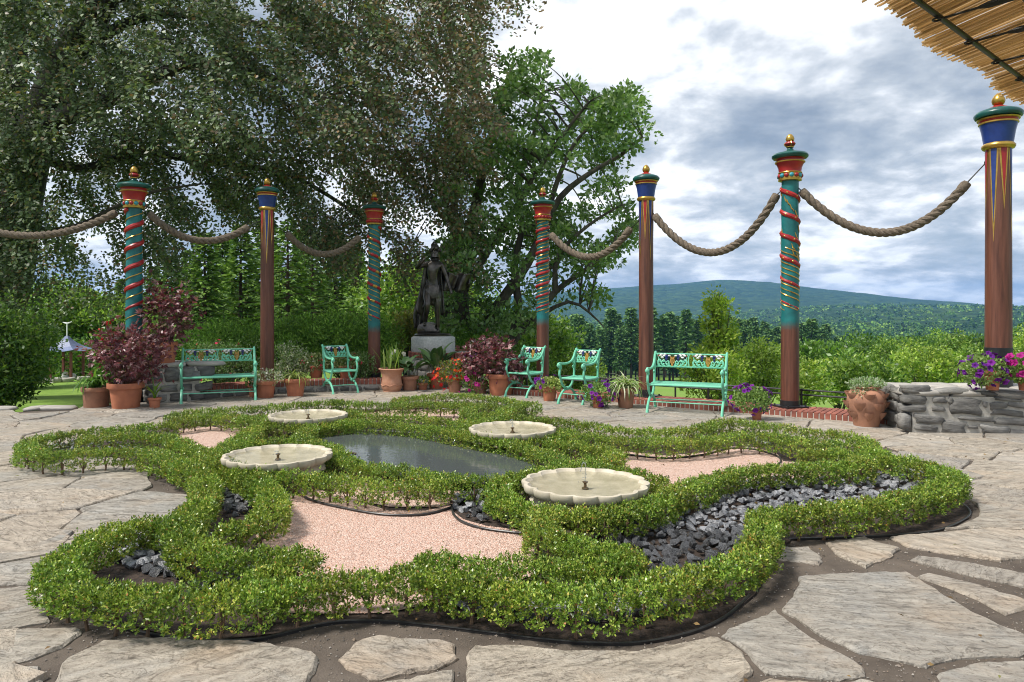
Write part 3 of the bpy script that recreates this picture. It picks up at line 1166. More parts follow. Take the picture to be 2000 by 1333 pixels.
def make_rocks():
    for poly, n, nind, lab in ROCK_BEDS:
        bed = sheet('rock_bed', poly, 0.016, MAT['mulch'], lab, 'rock bed')
        n = int(n * 1.6)
        q = sample_poly(poly, n * 5)
        keep = []
        for p in q:
            if all((p[0] - k[0]) ** 2 + (p[1] - k[1]) ** 2 > 0.033 ** 2 for k in keep):
                keep.append(p)
            if len(keep) >= n:
                break
        keep.sort(key=lambda p: p[1])
        js, jf = [], []
        for i, p in enumerate(keep):
            s = random.choice((.022, .028, .034, .040, .048)) * random.uniform(.9, 1.12)
            rot = (random.uniform(-.9, .9), random.uniform(-.9, .9), random.uniform(0, 6.28))
            z = 0.025 + random.uniform(0, .035)
            me = ROCKS[i % 9]
            if i < nind:
                link('rock', me, bed, (p[0], p[1], z), rot, (s, s, s))
            else:
                M = Matrix.Translation((p[0], p[1], z)) @ Matrix.LocRotScale(None, Matrix.Rotation(rot[2], 3, 'Z').to_quaternion(), (s, s, s))
                k0 = len(js)
                js += [tuple(M @ v.co) for v in me.vertices]
                jf += [tuple(k0 + a for a in f.vertices) for f in me.polygons]
        if js:
            m = MB().add(js, jf)
            o = m.build('rocks', MAT['coal'], bed)
            o['kind'] = 'stuff'


make_rocks()

# ------------------------------------------------------------------ black plastic edging
EDG = [
    ([(190, 1202), (250, 1227), (330, 1242), (430, 1249), (500, 1247), (560, 1234), (650, 1214), (750, 1212), (850, 1221), (950, 1233), (1050, 1246), (1150, 1254), (1250, 1253), (1350, 1233), (1420, 1201), (1465, 1160)],
     'black plastic edging strip along the front of the parterre'),
    ([(548, 957), (575, 960), (612, 977), (675, 992), (750, 1004), (825, 1004), (875, 992), (905, 978)], 'black edging strip curving below the pool side hedge arm'),
    ([(882, 990), (887, 1005), (907, 1020), (950, 1032), (1022, 1041)], 'short curved black edging holding the rock crescent'),
    ([(1218, 886), (1300, 894), (1375, 887), (1425, 875), (1475, 877), (1517, 890), (1525, 900), (1518, 908)], 'wavy black edging strip round the right gravel bed'),
    ([(1540, 1052), (1687, 1047), (1762, 1043), (1837, 1033), (1887, 1011), (1893, 995), (1870, 976)], 'black edging strip round the right end of the parterre'),
    ([(60, 905), (125, 900), (220, 897), (275, 906), (325, 926), (362, 946), (376, 962)], 'black edging strip along the left flagstones'),
    ([(542, 1010), (534, 1032), (500, 1058)], 'short grey edging beside the left hedge curl'),
    ([(345, 836), (400, 830), (437, 834), (490, 831)], 'black edging strip at the small left gravel bed'),
    ([(690, 806), (760, 800), (850, 798), (905, 802)], 'black edging strip behind the pool'),
]
for pts, lab in EDG:
    EH = 0.30 if 'front of' in lab or 'right end' in lab or 'left flag' in lab else 0.70
    pth = spline([P(a, b, 0.05 * EH) for a, b in pts], 0.04)
    m = MB()
    T = frames(pth)[1]
    vs_, fs_ = [], []
    for p, t in zip(pth, T):
        nrm = Vector((-t.y, t.x, 0)).normalized()
        for dn, z in ((-.005, 0.0), (-.005, .042), (-.008, .048), (-.004, .055), (.004, .055), (.008, .048), (.005, .042), (.005, 0.0)):
            vs_.append((p.x + nrm.x * dn, p.y + nrm.y * dn, z * EH))
    for i in range(len(pth) - 1):
        for k in range(7):
            fs_.append((i * 8 + k, i * 8 + k + 1, (i + 1) * 8 + k + 1, (i + 1) * 8 + k))
    fs_ += [tuple(range(8)), tuple(len(pth) * 8 - 1 - k for k in range(8))]
    tag(m.add(vs_, fs_).build('garden_edging', MAT['edging_plastic'], smooth=True), lab, 'edging', 'black garden edging strips')

# ------------------------------------------------------------------ boxwood hedges
STEMS = []
for i in range(4):
    r = random.Random(i)
    m = MB()
    x = y = 0
    pts = [(0, 0, 0)]
    for z in (.05, .10, .16):
        x += r.uniform(-.012, .012); y += r.uniform(-.012, .012)
        pts.append((x, y, z))
    m.tube(pts, [.011, .008, .007, .005], 6)
    m.tube([pts[1], (pts[1][0] + r.uniform(.02, .04), pts[1][1] + r.uniform(-.03, .03), .13)], [.006, .004], 5)
    m.tube([pts[1], (pts[1][0] - r.uniform(.02, .04), pts[1][1] + r.uniform(-.03, .03), .13)], [.006, .004], 5)
    STEMS.append(m.mesh('stem', MAT['stem_wood'], True))

BOXCOL = [(.125, .22, .028), (.185, .295, .036), (.27, .37, .05), (.40, .45, .09), (.07, .135, .018), (.46, .37, .09), (.46, .22, .07)]
BOXW = [4, 6, 5, 2.6, 2, 0.5, 0.16]


def hedge(label, pts, a=0.098, b=0.088, zc=0.140, dens=9600, closed=False, stems=True):
    pth = spline(z2(pts), 0.02, closed)
    q = np.array([(p.x, p.y) for p in pth])
    if closed:
        q = np.vstack([q, q[:1]])
    seg = np.linalg.norm(np.diff(q, axis=0), axis=1)
    s = np.concatenate([[0], np.cumsum(seg)])
    Lt = s[-1]
    near = float(q[:, 1].min())
    n = int(dens / 7 * (Lt + 0.12) * (1.0 if near < 5.2 else 0.66))
    mid = q[len(q) // 2]
    e = empty('boxwood_hedge', label, 'hedge', (mid[0], mid[1], 0), group='clipped boxwood hedges of the parterre')
    t = rng.uniform(-0.07 if not closed else 0, Lt + (0.07 if not closed else 0), n)
    tc = np.clip(t, 0, Lt)
    cx = np.interp(tc, s, q[:, 0]); cyy = np.interp(tc, s, q[:, 1])
    e2 = 0.03
    tx = np.interp(np.clip(tc + e2, 0, Lt), s, q[:, 0]) - np.interp(np.clip(tc - e2, 0, Lt), s, q[:, 0])
    ty = np.interp(np.clip(tc + e2, 0, Lt), s, q[:, 1]) - np.interp(np.clip(tc - e2, 0, Lt), s, q[:, 1])
    L = np.hypot(tx, ty) + 1e-9
    tx, ty = tx / L, ty / L
    nx, ny = -ty, tx
    over = np.where(t < 0, t, np.where(t > Lt, t - Lt, 0))
    endf = np.sqrt(np.clip(1 - (np.abs(over) / 0.085) ** 2, 0.05, 1))
    th = rng.uniform(-0.75, math.pi + 0.75, n)
    ph = rng.uniform(0, 6.28, 6)
    # each plant is a little mound of its own height and width
    npl = max(1, int(Lt / 0.17))
    jit = rng.uniform(0.86, 1.14, npl + 2)
    cell = (t / max(Lt, .01)) * npl
    ci = np.clip(np.floor(cell).astype(int), 0, npl)
    lump = jit[ci] * (0.86 + 0.17 * np.abs(np.sin(np.pi * cell)) ** 0.7)
    lump = lump + 0.07 * np.sin(t * 31 + th * 3 + ph[0]) + 0.05 * np.sin(t * 57 - th * 5 + ph[1])
    rad = np.where(rng.random(n) < 0.66, rng.uniform(0.82, 1.06, n), rng.uniform(0.35, 0.85, n)) * lump * endf
    spr = rng.random(n) < 0.07
    rad = np.where(spr, rad * rng.uniform(1.0, 1.18, n), rad)
    ct, stn = np.cos(th), np.sin(th)
    ex = np.sign(ct) * np.abs(ct) ** 0.58
    ez = np.sign(stn) * np.abs(stn) ** 0.58
    pos = np.stack([cx + tx * over + nx * a * ex * rad, cyy + ty * over + ny * a * ex * rad, zc + b * ez * rad], 1)
    pos[:, 2] = np.maximum(pos[:, 2], 0.045)
    out = np.stack([nx * ct, ny * ct, stn], 1)
    d = unit(out * 0.75 + np.array([0, 0, 0.75]) + 0.45 * rng.normal(size=(n, 3)))
    # every shoot carries pairs of small leaves along its axis and one at its tip
    KL_ = 7
    sl_ = rng.uniform(0.026, 0.046, n) * np.where(spr, 1.5, 1.0)
    side = unit(np.cross(d, rand_dirs(n)))
    side2 = np.cross(d, side)
    Vs = []
    for k in range(KL_):
        lv = k // 2
        tt = (lv + 0.6) / 3.6 if k < 6 else 0.95
        pr = side if lv % 2 == 0 else side2
        sg = 1.0 if k % 2 == 0 else -1.0
        ld = unit(d * 0.75 + pr * sg * 0.75 + 0.25 * rng.normal(size=(n, 3))) if k < 6 else unit(d + 0.15 * rng.normal(size=(n, 3)))
        sc_ = rng.uniform(0.75, 1.2, n) * (1.05 - 0.25 * tt)
        Vs.append(leaf_geo(pos + d * (sl_ * (tt - 0.6))[:, None], ld, 0.0195 * sc_, 0.0115 * sc_, 0.16))
    V = np.concatenate(Vs)
    ci = np.tile(ci, KL_)
    n = len(V)
    # shoots: leaf colour differs from plant to plant
    cols = palette(n, BOXCOL, BOXW, 0.16)
    tone = rng.uniform(0.85, 1.18, npl + 2)[ci][:, None]
    yel = rng.uniform(0.93, 1.12, npl + 2)[ci]
    cols = cols * tone
    cols[:, 0] *= yel
    leaf_obj('foliage', V, cols, MAT['leaf_box'], e, (mid[0], mid[1], 0))
    if stems:
        for i in range(npl):
            u = (i + 0.5) / npl * Lt
            x = np.interp(u, s, q[:, 0]); y = np.interp(u, s, q[:, 1])
            link('stem', STEMS[i % 4], e, (x - mid[0], y - mid[1], 0.0), (0, 0, random.uniform(0, 6.28)))
    return e


HEDGES = [
    ('long boxwood hedge bordering the front of the parterre nearest the camera',
     [(345, 1022), (310, 1015), (250, 1024), (180, 1052), (125, 1085), (112, 1108), (150, 1135), (230, 1150), (330, 1158), (450, 1158), (550, 1142), (650, 1128), (750, 1122), (850, 1122), (950, 1138),
      (1050, 1152), (1150, 1156), (1250, 1142), (1350, 1117), (1430, 1095), (1477, 1062), (1492, 1028), (1485, 1000)]),
    ('boxwood hedge looping round the right end of the parterre beside the slag rocks',
     [(1490, 998), (1560, 992), (1640, 988), (1720, 979), (1790, 962), (1845, 945), (1862, 928), (1835, 914), (1785, 902), (1735, 889), (1705, 876), (1692, 860)]),
    ('outer boxwood hedge on the far right side facing the mint bench',
     [(1050, 818), (1110, 824), (1200, 836), (1275, 840), (1350, 837), (1387, 828), (1425, 821), (1500, 829), (1575, 839), (1640, 846), (1690, 858)]),
    ('inner boxwood hedge running behind the right gravel bed',
     [(1070, 852), (1130, 850), (1225, 857), (1300, 860), (1375, 856), (1450, 848), (1525, 853), (1580, 865), (1640, 862)]),
    ('boxwood hedge with a curled end between right gravel and slag rocks',
     [(1575, 880), (1630, 882), (1678, 890), (1675, 905), (1600, 908), (1525, 910), (1450, 916), (1390, 932), (1350, 947), (1310, 958)]),
    ('boxwood ring round the nearest fountain basin',
     [(1318, 957), (1288, 974), (1230, 990), (1150, 999), (1070, 994), (1012, 980), (975, 955), (995, 934), (1050, 920), (1112, 911), (1180, 915), (1240, 924), (1290, 940)]),
    ('boxwood arm dropping from the nearest basin ring towards the front hedge',
     [(1068, 998), (1058, 1016), (1058, 1036), (1095, 1052), (1170, 1064), (1225, 1078)]),
    ('straight boxwood arm just behind the middle of the front hedge',
     [(835, 1086), (900, 1096), (1000, 1102), (1100, 1100), (1180, 1098), (1230, 1086)]),
    ('boxwood hedge along the near side of the pool',
     [(583, 852), (632, 874), (685, 898), (725, 908), (775, 915), (825, 922), (875, 931), (950, 936), (990, 938)]),
    ('boxwood hedge along the far side of the pool',
     [(590, 846), (612, 832), (650, 827), (700, 825), (775, 828), (850, 837), (925, 851), (975, 858), (1025, 870), (1075, 887), (1105, 904)]),
    ('free boxwood arm with bare stems before the pool',
     [(425, 900), (470, 914), (530, 921), (600, 927), (650, 932), (700, 939), (750, 945), (812, 945), (862, 940)]),
    ('boxwood ring behind the left front basin',
     [(640, 884), (655, 876), (600, 862), (560, 858), (500, 860), (455, 868), (425, 885), (440, 900)]),
    ('boxwood band linking the two left basins',
     [(512, 812), (503, 830), (480, 848), (440, 870), (412, 892)]),
    ('boxwood scroll curling beside the left slag pocket',
     [(420, 895), (455, 908), (500, 932), (530, 960), (528, 992), (490, 1015), (445, 1026)]),
    ('boxwood band sweeping from the left neck to the front gravel',
     [(350, 902), (390, 920), (402, 945), (398, 970), (368, 1000), (352, 1030), (375, 1060), (425, 1078), (500, 1082), (555, 1076), (590, 1084), (560, 1110), (500, 1118)]),
    ('outer boxwood loop at the far left end of the parterre',
     [(340, 828), (270, 831), (200, 838), (130, 845), (75, 856), (48, 870), (85, 884), (150, 884), (230, 877), (300, 884), (350, 902)]),
    ('inner boxwood arm of the left end loop',
     [(165, 855), (225, 849), (275, 848), (325, 853), (362, 866), (390, 880), (420, 897)]),
    ('far left boxwood hedge before the long mint bench',
     [(335, 808), (375, 803), (437, 798), (500, 796), (562, 791), (612, 785), (660, 783)]),
    ('short boxwood arm left of the back left basin',
     [(345, 816), (400, 809), (450, 812), (495, 818)]),
    ('back boxwood hedge in front of the flower pots',
     [(660, 784), (725, 787), (775, 788), (825, 788), (875, 788), (920, 790)]),
    ('rearmost boxwood hedge nearest the mint armchairs',
     [(775, 781), (800, 777), (850, 772), (900, 771), (950, 775), (987, 780), (1012, 785)]),
    ('boxwood hedge between the pool and the back gravel strip',
     [(680, 800), (690, 810), (712, 811), (762, 812), (825, 816), (875, 820), (915, 828)]),
    ('boxwood band in front of the back left basin',
     [(510, 824), (545, 830), (590, 832), (640, 830), (692, 820)]),
    ('boxwood ring round the third basin by the pool',
     [(1112, 840), (1078, 853), (1025, 859), (960, 857), (908, 840), (925, 824), (960, 818), (1010, 815), (1060, 819)]),
    ('small boxwood scroll at the far corner near the armchairs',
     [(960, 789), (918, 796), (915, 806), (945, 811), (975, 807), (990, 799), (1020, 788), (1048, 790)]),
    ('boxwood curl between the third basin and the nearest basin',
     [(1075, 862), (1125, 866), (1175, 873), (1203, 885), (1180, 898), (1135, 901)]),
]
for lab, pts in HEDGES:
    hedge(lab, pts)


# ------------------------------------------------------------------ fountain basins
def basin(label, px, py, jet, rz):
    RIM = 0.275
    c = P(px, py, RIM)
    e = empty('fountain_basin', label, 'basin', (c.x, c.y, -.025), rz, 'scalloped stone fountain basins')
    NL, n = 16, 16 * 10

    def wob(th, z):
        return 0.945 + 0.07 * abs(math.sin(NL * th / 2)) ** 0.7
    m = MB()
    Rr = 0.455
    m.lathe([(0.16, .12), (0.28, .125), (0.40, .16), (Rr - .09, .212), (Rr - .03, .234), (Rr - .006, .256), (Rr, .290), (Rr - .003, .298), (Rr - .028, .300), (Rr - .034, .295),
             (Rr - .048, .274), (.37, .258), (.30, .248), (.15, .242), (0.0, .240)], n, wob=wob)
    m.build('bowl', MAT['basin_stone'], e, True)
    MB().lathe([(.19, .025), (.19, .05), (.12, .06), (.11, .10), (.16, .122)], 24).build('pedestal', MAT['basin_stone'], e, True)
    w = MB().lathe([(Rr - .044, .279), (.20, .279), (0.0, .279)], n, wob=wob)
    w.build('water', MAT['basin_water'], e, True)
    nz = MB().lathe([(.026, .245), (.024, .253), (.011, .26), (.010, .282), (.020, .292), (.023, .295), (.017, .299), (.006, .299), (0, .297)], 14)
    nz.build('nozzle', MAT['brass'], e, True)
    if jet > 0:
        j = MB()
        pts = [(0, 0, .305), (.001, 0, .305 + jet * .5), (.002, 0, .305 + jet * .9), (-.010, 0, .305 + jet), (-.022, .002, .305 + jet * .9), (-.028, .003, .305 + jet * .6)]
        j.tube(spline(pts, .01), .0045, 6)
        r = random.Random(int(px))
        for _ in range(16):
            j.ball((r.gauss(-.015, .018), r.gauss(0, .012), .285 + jet * r.uniform(.0, 1.0)), r.uniform(.002, .005), 6, 4)
        j.build('water_jet', MAT['jet_water'], e, True)
    return e


basin('nearest scalloped cream basin with the tallest water jet', 1143, 940, .13, .1)
basin('scalloped cream basin at the left front of the pool', 543, 886, .015, .3)
basin('scalloped cream basin right behind the pool with a small jet', 1001, 835, .075, .2)
basin('farthest scalloped cream basin at the back left of the pool', 602, 809, .05, .0)

# ------------------------------------------------------------------ pool
POOL = [P(a, b, .09) for a, b in [(598, 858), (615, 848), (660, 841), (720, 840), (790, 843), (850, 851), (905, 862), (960, 876), (1010, 893), (1045, 912), (1040, 932), (980, 945), (900, 945), (820, 936), (740, 922), (680, 902), (630, 880)]]
_pp = spline(POOL, 0.05, True)
m = MB().add([(p.x, p.y, .095) for p in _pp], [tuple(range(len(_pp)))])
_pool = m.build('pool_water', MAT['pool_dark'])
tag(_pool, 'still dark oval pool reflecting the sky and posts', 'pool', kind='structure')
m = MB()
m.tube([(p.x, p.y, .10) for p in _pp] + [(_pp[0].x, _pp[0].y, .10)], .012, 8)
m.build('pool_rim', MAT['edging_plastic'], _pool, smooth=True)


def spout(label, px, py, px2, py2, z):
    a, b = P(px, py, z), P(px2, py2, z + .02)
    e = empty('pool_spout', label, 'spout', (a.x, a.y, 0), 0, 'brass spouts feeding the pool')
    d = (b - a)
    m = MB().tube([(0, 0, z), (d.x, d.y, z + .025)], .011, 10)
    m.build('pipe', MAT['brass'], e, True)
    j = MB().tube(spline([(0, 0, z), (-d.x * .12, -d.y * .12, z - .012), (-d.x * .24, -d.y * .24, z - .06), (-d.x * .28, -d.y * .28, .078)], .01), .005, 6)
    j.build('water_stream', MAT['jet_water'], e, True)


spout('brass spout pouring into the pool at its right back edge', 892, 858, 925, 851, .15)
spout('brass spout low at the left front edge of the pool', 696, 887, 672, 884, .15)


# ================================================================== KERBS AND WALLS
def bevel_box_mesh(name, s, mat, bev=0.004, jitter=0.0, seed=0):
    bm = bmesh.new()
    bmesh.ops.create_cube(bm, size=1.0)
    for v in bm.verts:
        v.co = Vector((v.co.x * s[0], v.co.y * s[1], v.co.z * s[2]))
    bmesh.ops.bevel(bm, geom=bm.edges[:] , offset=bev, segments=1, affect='EDGES')
    if jitter:
        r = random.Random(seed)
        for v in bm.verts:
            v.co += Vector((r.uniform(-1, 1), r.uniform(-1, 1), r.uniform(-1, 1))) * jitter
    me = bpy.data.meshes.new(name)
    bm.to_mesh(me)
    bm.free()
    me.materials.append(mat)
    return me


BR = [bevel_box_mesh('brick', (.062, .205, .095), MAT['brick'], .005, .0016, i) for i in range(5)]
KA, KB = Vector((-0.15, 12.87, 0)), Vector((5.12, 9.20, 0))
kdir = (KB - KA).normalized()
kper = Vector((-kdir.y, kdir.x, 0))
if kper.y < 0:
    kper = -kper
kang = math.atan2(kdir.y, kdir.x)
KL = (KB - KA).length
kerb = empty('brick_kerb', 'low red brick kerb along the outer edge behind the right benches', 'kerb', KA, kang)
m = MB()
m.box((KL / 2, .33, -.2), (KL, .66, .58))
m.build('mortar_bed', MAT['mortar'], kerb)
nb_ = int(KL / 0.0735)
for row in range(3):
    for i in range(nb_):
        if row > 0 and i % 1:
            continue
        link('brick', BR[(i * 7 + row * 3) % 5], kerb, ((i + .5) * KL / nb_, .098 + row * .215, .0585 + random.uniform(-.002, .002)),
             (random.uniform(-.008, .008), random.uniform(-.008, .008), random.uniform(-.012, .012)))


def arc_kerb(label, pts, zt, row2=True, name='brick_kerb', hb=None):
    """stone footed kerb with a course of upright bricks along a bent line"""
    pth = spline(pts, 0.02)
    s = [0]
    for a, b in zip(pth, pth[1:]):
        s.append(s[-1] + (b - a).length)
    L = s[-1]
    o = pth[0]
    e = empty(name, label, 'kerb', (o.x, o.y, 0))
    sx = [p.x for p in pth]; sy = [p.y for p in pth]

    def at(u):
        return Vector((np.interp(u, s, sx), np.interp(u, s, sy), 0))

    def ang(u):
        a, b = at(max(u - .03, 0)), at(min(u + .03, L))
        return math.atan2(b.y - a.y, b.x - a.x)
    n = int(L / 0.0735)
    m = MB()
    vs_, fs_ = [], []
    k = 40
    for i in range(k + 1):
        p, a = at(L * i / k), ang(L * i / k)
        nx, ny = -math.sin(a), math.cos(a)
        for w, z in ((.015, -.3), (.015, zt - .012), (.40, zt - .012), (.40, -.3)):
            vs_.append((p.x + nx * w - o.x, p.y + ny * w - o.y, z))
    for i in range(k):
        for j in range(3):
            fs_.append((i * 4 + j, (i + 1) * 4 + j, (i + 1) * 4 + j + 1, i * 4 + j + 1))
    fs_ += [(0, 1, 2, 3), tuple(k * 4 + j for j in (3, 2, 1, 0))]
    m.add(vs_, fs_).build('mortar_bed', MAT['mortar'], e)
    for i in range(n):
        u = (i + .5) * L / n
        p, a = at(u), ang(u)
        nx, ny = -math.sin(a), math.cos(a)
        for row in range(2 if row2 else 1):
            link('brick', BR[(i * 3 + row) % 5], e, (p.x + nx * (.10 + .212 * row) - o.x, p.y + ny * (.10 + .212 * row) - o.y, zt - .047 + random.uniform(-.002, .002)), (0, 0, a + random.uniform(-.012, .012)))
    # rubble stones under the bricks
    u = 0.05
    i = 0
    while u < L - .1 and zt > .14:
        w = random.uniform(.16, .34)
        p, a = at(min(u + w / 2, L)), ang(min(u + w / 2, L))
        nx, ny = -math.sin(a), math.cos(a)
        hgt = max(.05, zt - .115)
        st = lump_stone(w * .47, .09, hgt * .46, i)
        link('stone', st, e, (p.x + nx * .07 - o.x, p.y + ny * .07 - o.y, hgt * .5), (0, 0, a))
        u += w + .015
        i += 1
    return e


def lump_stone(rx, ry, rz_, seed, mat='field_stone', k=0.12):
    r = random.Random(seed * 13 + 5)
    bm = bmesh.new()
    bmesh.ops.create_cube(bm, size=2.0)
    bmesh.ops.subdivide_edges(bm, edges=bm.edges[:], cuts=2, use_grid_fill=True)
    ph = [r.uniform(0, 6.28) for _ in range(6)]
    for v in bm.verts:
        c = v.co.copy()
        sph = c.normalized() * 1.12
        q = c.lerp(sph, 0.42)
        w = 1 + k * (math.sin(2.3 * c.x + ph[0]) * math.cos(2.1 * c.z + ph[1]) + .6 * math.sin(3.7 * c.z + ph[2] + c.x)) + r.uniform(-.05, .05)
        v.co = Vector((q.x * rx * w, q.y * ry * (1 + .5 * (w - 1)), q.z * rz_ * w + .12 * rz_ * math.sin(1.7 * c.x + ph[3])))
    me = bpy.data.meshes.new('stone')
    bm.to_mesh(me)
    bm.free()
    me.materials.append(MAT[mat])
    me.polygons.foreach_set('use_smooth', [True] * len(me.polygons))
    return me


arc_kerb('curved low brick and stone kerb behind the left benches and pots', [P(388, 783), P(470, 776), P(560, 770), P(650, 767), P(735, 765), P(790, 764)], .23)

# --- stone wall at the right
WX0, WX1, WY, WD, WH = P(1768, 846).x, 9.2, 8.72, 1.05, .535


def stone_wall(name, label, x0, y0, x1, y1, depth, h, layout, cap=True, seedo=0):
    o = Vector((x0, y0, 0))
    dv = Vector((x1 - x0, y1 - y0, 0))
    L = dv.length
    e = empty(name, label, 'wall', (x0, y0, 0), math.atan2(dv.y, dv.x))
    m = MB().box((L / 2 + .01, depth / 2 - .005, h / 2 - .1), (L - .05, depth - .03, h + .13))
    m.build('mortar_core', MAT['mortar'], e)
    for i, (u, z, w, hh, rot) in enumerate(layout):
        st = lump_stone(w / 2, .07, hh / 2, i + seedo)
        link('stone', st, e, (u, .055, z), (0, rot, random.uniform(-.03, .03)))
    # end face
    z = .08
    i = 200 + seedo
    while z < h - .1:
        hh = random.uniform(.10, .17)
        y = .08
        while y < depth - .1:
            w = random.uniform(.16, .30)
            st = lump_stone(.06, w / 2, hh / 2, i)
            link('stone', st, e, (.035, y + w / 2, z + hh / 2), (0, 0, 0))
            y += w + .02
            i += 1
        z += hh + .02
    if cap:
        u = -.02
        while u < L:
            w = random.uniform(.42, .62)
            dd = 0.0
            for dep in (depth * .56, depth * .44):
                st = lump_stone(w / 2 * 1.02, dep / 2 * .99, .042, i, 'cap_stone', .05)
                link('cap_stone', st, e, (u + w / 2, dd + dep / 2 - .02, h + random.uniform(-.006, .006)), (0, 0, 0))
                dd += dep
                i += 1
            u += w + .012
    return e


def px_layout(stones, d):
    """stones drawn as (centre px, centre py, width px, height px, tilt) on a face at distance d"""
    out = []
    for px, py, w, h, r_ in stones:
        p = PD(px, py, d)
        out.append((p.x - WX0, p.z, w / FPX * d * .93, h / FPX * d * .93, r_))
    return out


_right = [(1792, 761, 56, 17, 0), (1862, 765, 68, 13, .03), (1920, 768, 50, 9, .05), (1972, 772, 60, 16, .06), (1788, 781, 48, 19, .03), (1834, 782, 30, 14, .02), (1855, 783, 12, 14, .6),
          (1885, 796, 70, 36, .06), (1787, 799, 48, 14, .02), (1832, 799, 28, 12, .12), (1921, 790, 9, 12, 0), (1946, 792, 36, 16, -.05), (1965, 780, 60, 7, .1), (1965, 806, 72, 14, .08), (1990, 792, 60, 10, .1),
          (1770, 824, 20, 30, .1), (1814, 819, 62, 20, .03), (1905, 818, 78, 9, .03), (1975, 824, 80, 16, .12), (1808, 836, 48, 13, .04), (1862, 836, 54, 34, .08), (1898, 834, 22, 6, .05), (1940, 838, 62, 17, .08),
          (1902, 849, 40, 9, .05), (1950, 852, 40, 9, .05), (1995, 852, 66, 26, .12), (2050, 786, 60, 26, 0), (2050, 822, 70, 22, 0), (2120, 800, 60, 40, 0), (2120, 842, 70, 20, 0), (2060, 852, 60, 14, 0),
          (2190, 790, 70, 24, 0), (2190, 826, 70, 30, 0), (2260, 800, 60, 36, 0), (2260, 840, 60, 22, 0)]
stone_wall('stone_wall', 'low mortared fieldstone wall with petunia pots on top at the right', WX0, WY, WX1, WY - .15, WD, WH - .04, px_layout(_right, WY))
_lw0, _lw1 = P(286, 792), P(392, 785)


def rand_layout(L, h, seed):
    r = random.Random(seed)
    out, z = [], 0.02
    while z < h - .06:
        hh = r.uniform(.12, .24)
        u = -.02
        while u < L:
            w = r.uniform(.14, .34)
            out.append((u + w / 2, min(z + hh / 2, h - hh / 2), w * .94, hh * r.uniform(.8, .98), r.uniform(-.1, .1)))
            u += w + .012
        z += hh + .012
    return out


stone_wall('stone_wall', 'short mossy fieldstone wall behind the large maple pot at the left', _lw0.x, _lw0.y, _lw1.x, _lw1.y, .7, .62, rand_layout((_lw1 - _lw0).length, .62, 4), True, 60)

# edge stones of the terrace at the far left
ed = empty('edging_stones', 'row of rough grey stones edging the terrace above the left lawn', 'stone edging', (-7.5, 10.4, 0))
u = 0
while u < 1:
    w = random.uniform(.25, .55)
    a, b = Vector((-12, 10.12, 0)), Vector((-6.7, 11.0, 0))
    p = a.lerp(b, u)
    link('stone', lump_stone(w / 2, .14, .035, int(u * 300), 'cap_stone'), ed, (p.x + 7.5, p.y - 10.4, .02), (0, 0, .17))
    u += (w + .02) / 5.3

# --- statue plinth (brick topped half round) and drum
PC = Vector((-1.36, 14.75, 0))
pl = empty('statue_plinth', 'half round stone plinth with brick rim below the bronze statue', 'plinth', PC)
MB().lathe([(.74, -.3), (.74, .56), (.70, .575)], 40).build('stone_drum', MAT['mortar'], pl, True)
MB().lathe([(.72, .5), (.72, .645), (0, .65)], 40).build('plinth_top', MAT['granite'], pl, True)
for i in range(62):
    a = 2 * math.pi * i / 62
    link('brick', BR[i % 5], pl, (.665 * math.cos(a), .665 * math.sin(a), .625), (0, 0, a - math.pi / 2))
i = 0
for zz in (.08, .25, .42):
    a = math.pi
    while a < 2 * math.pi:
        w = random.uniform(.2, .38)
        link('stone', lump_stone(w / 2 * .95, .05, .082, 500 + i, 'cap_stone'), pl, (.73 * math.cos(a + w / 1.5), .73 * math.sin(a + w / 1.5), zz), (0, 0, a + w / 1.5 + math.pi / 2))
        a += w / .73 + .02
        i += 1
PED = empty('statue_pedestal', 'round grey granite drum carrying the bronze statue', 'pedestal', (PC.x - .26, PC.y, .65))
MB().lathe([(.445, 0), (.45, .01), (.452, .30), (.44, .315), (.40, .335), (.37, .34), (0, .345)], 48).build('drum', MAT['granite'], PED, True)


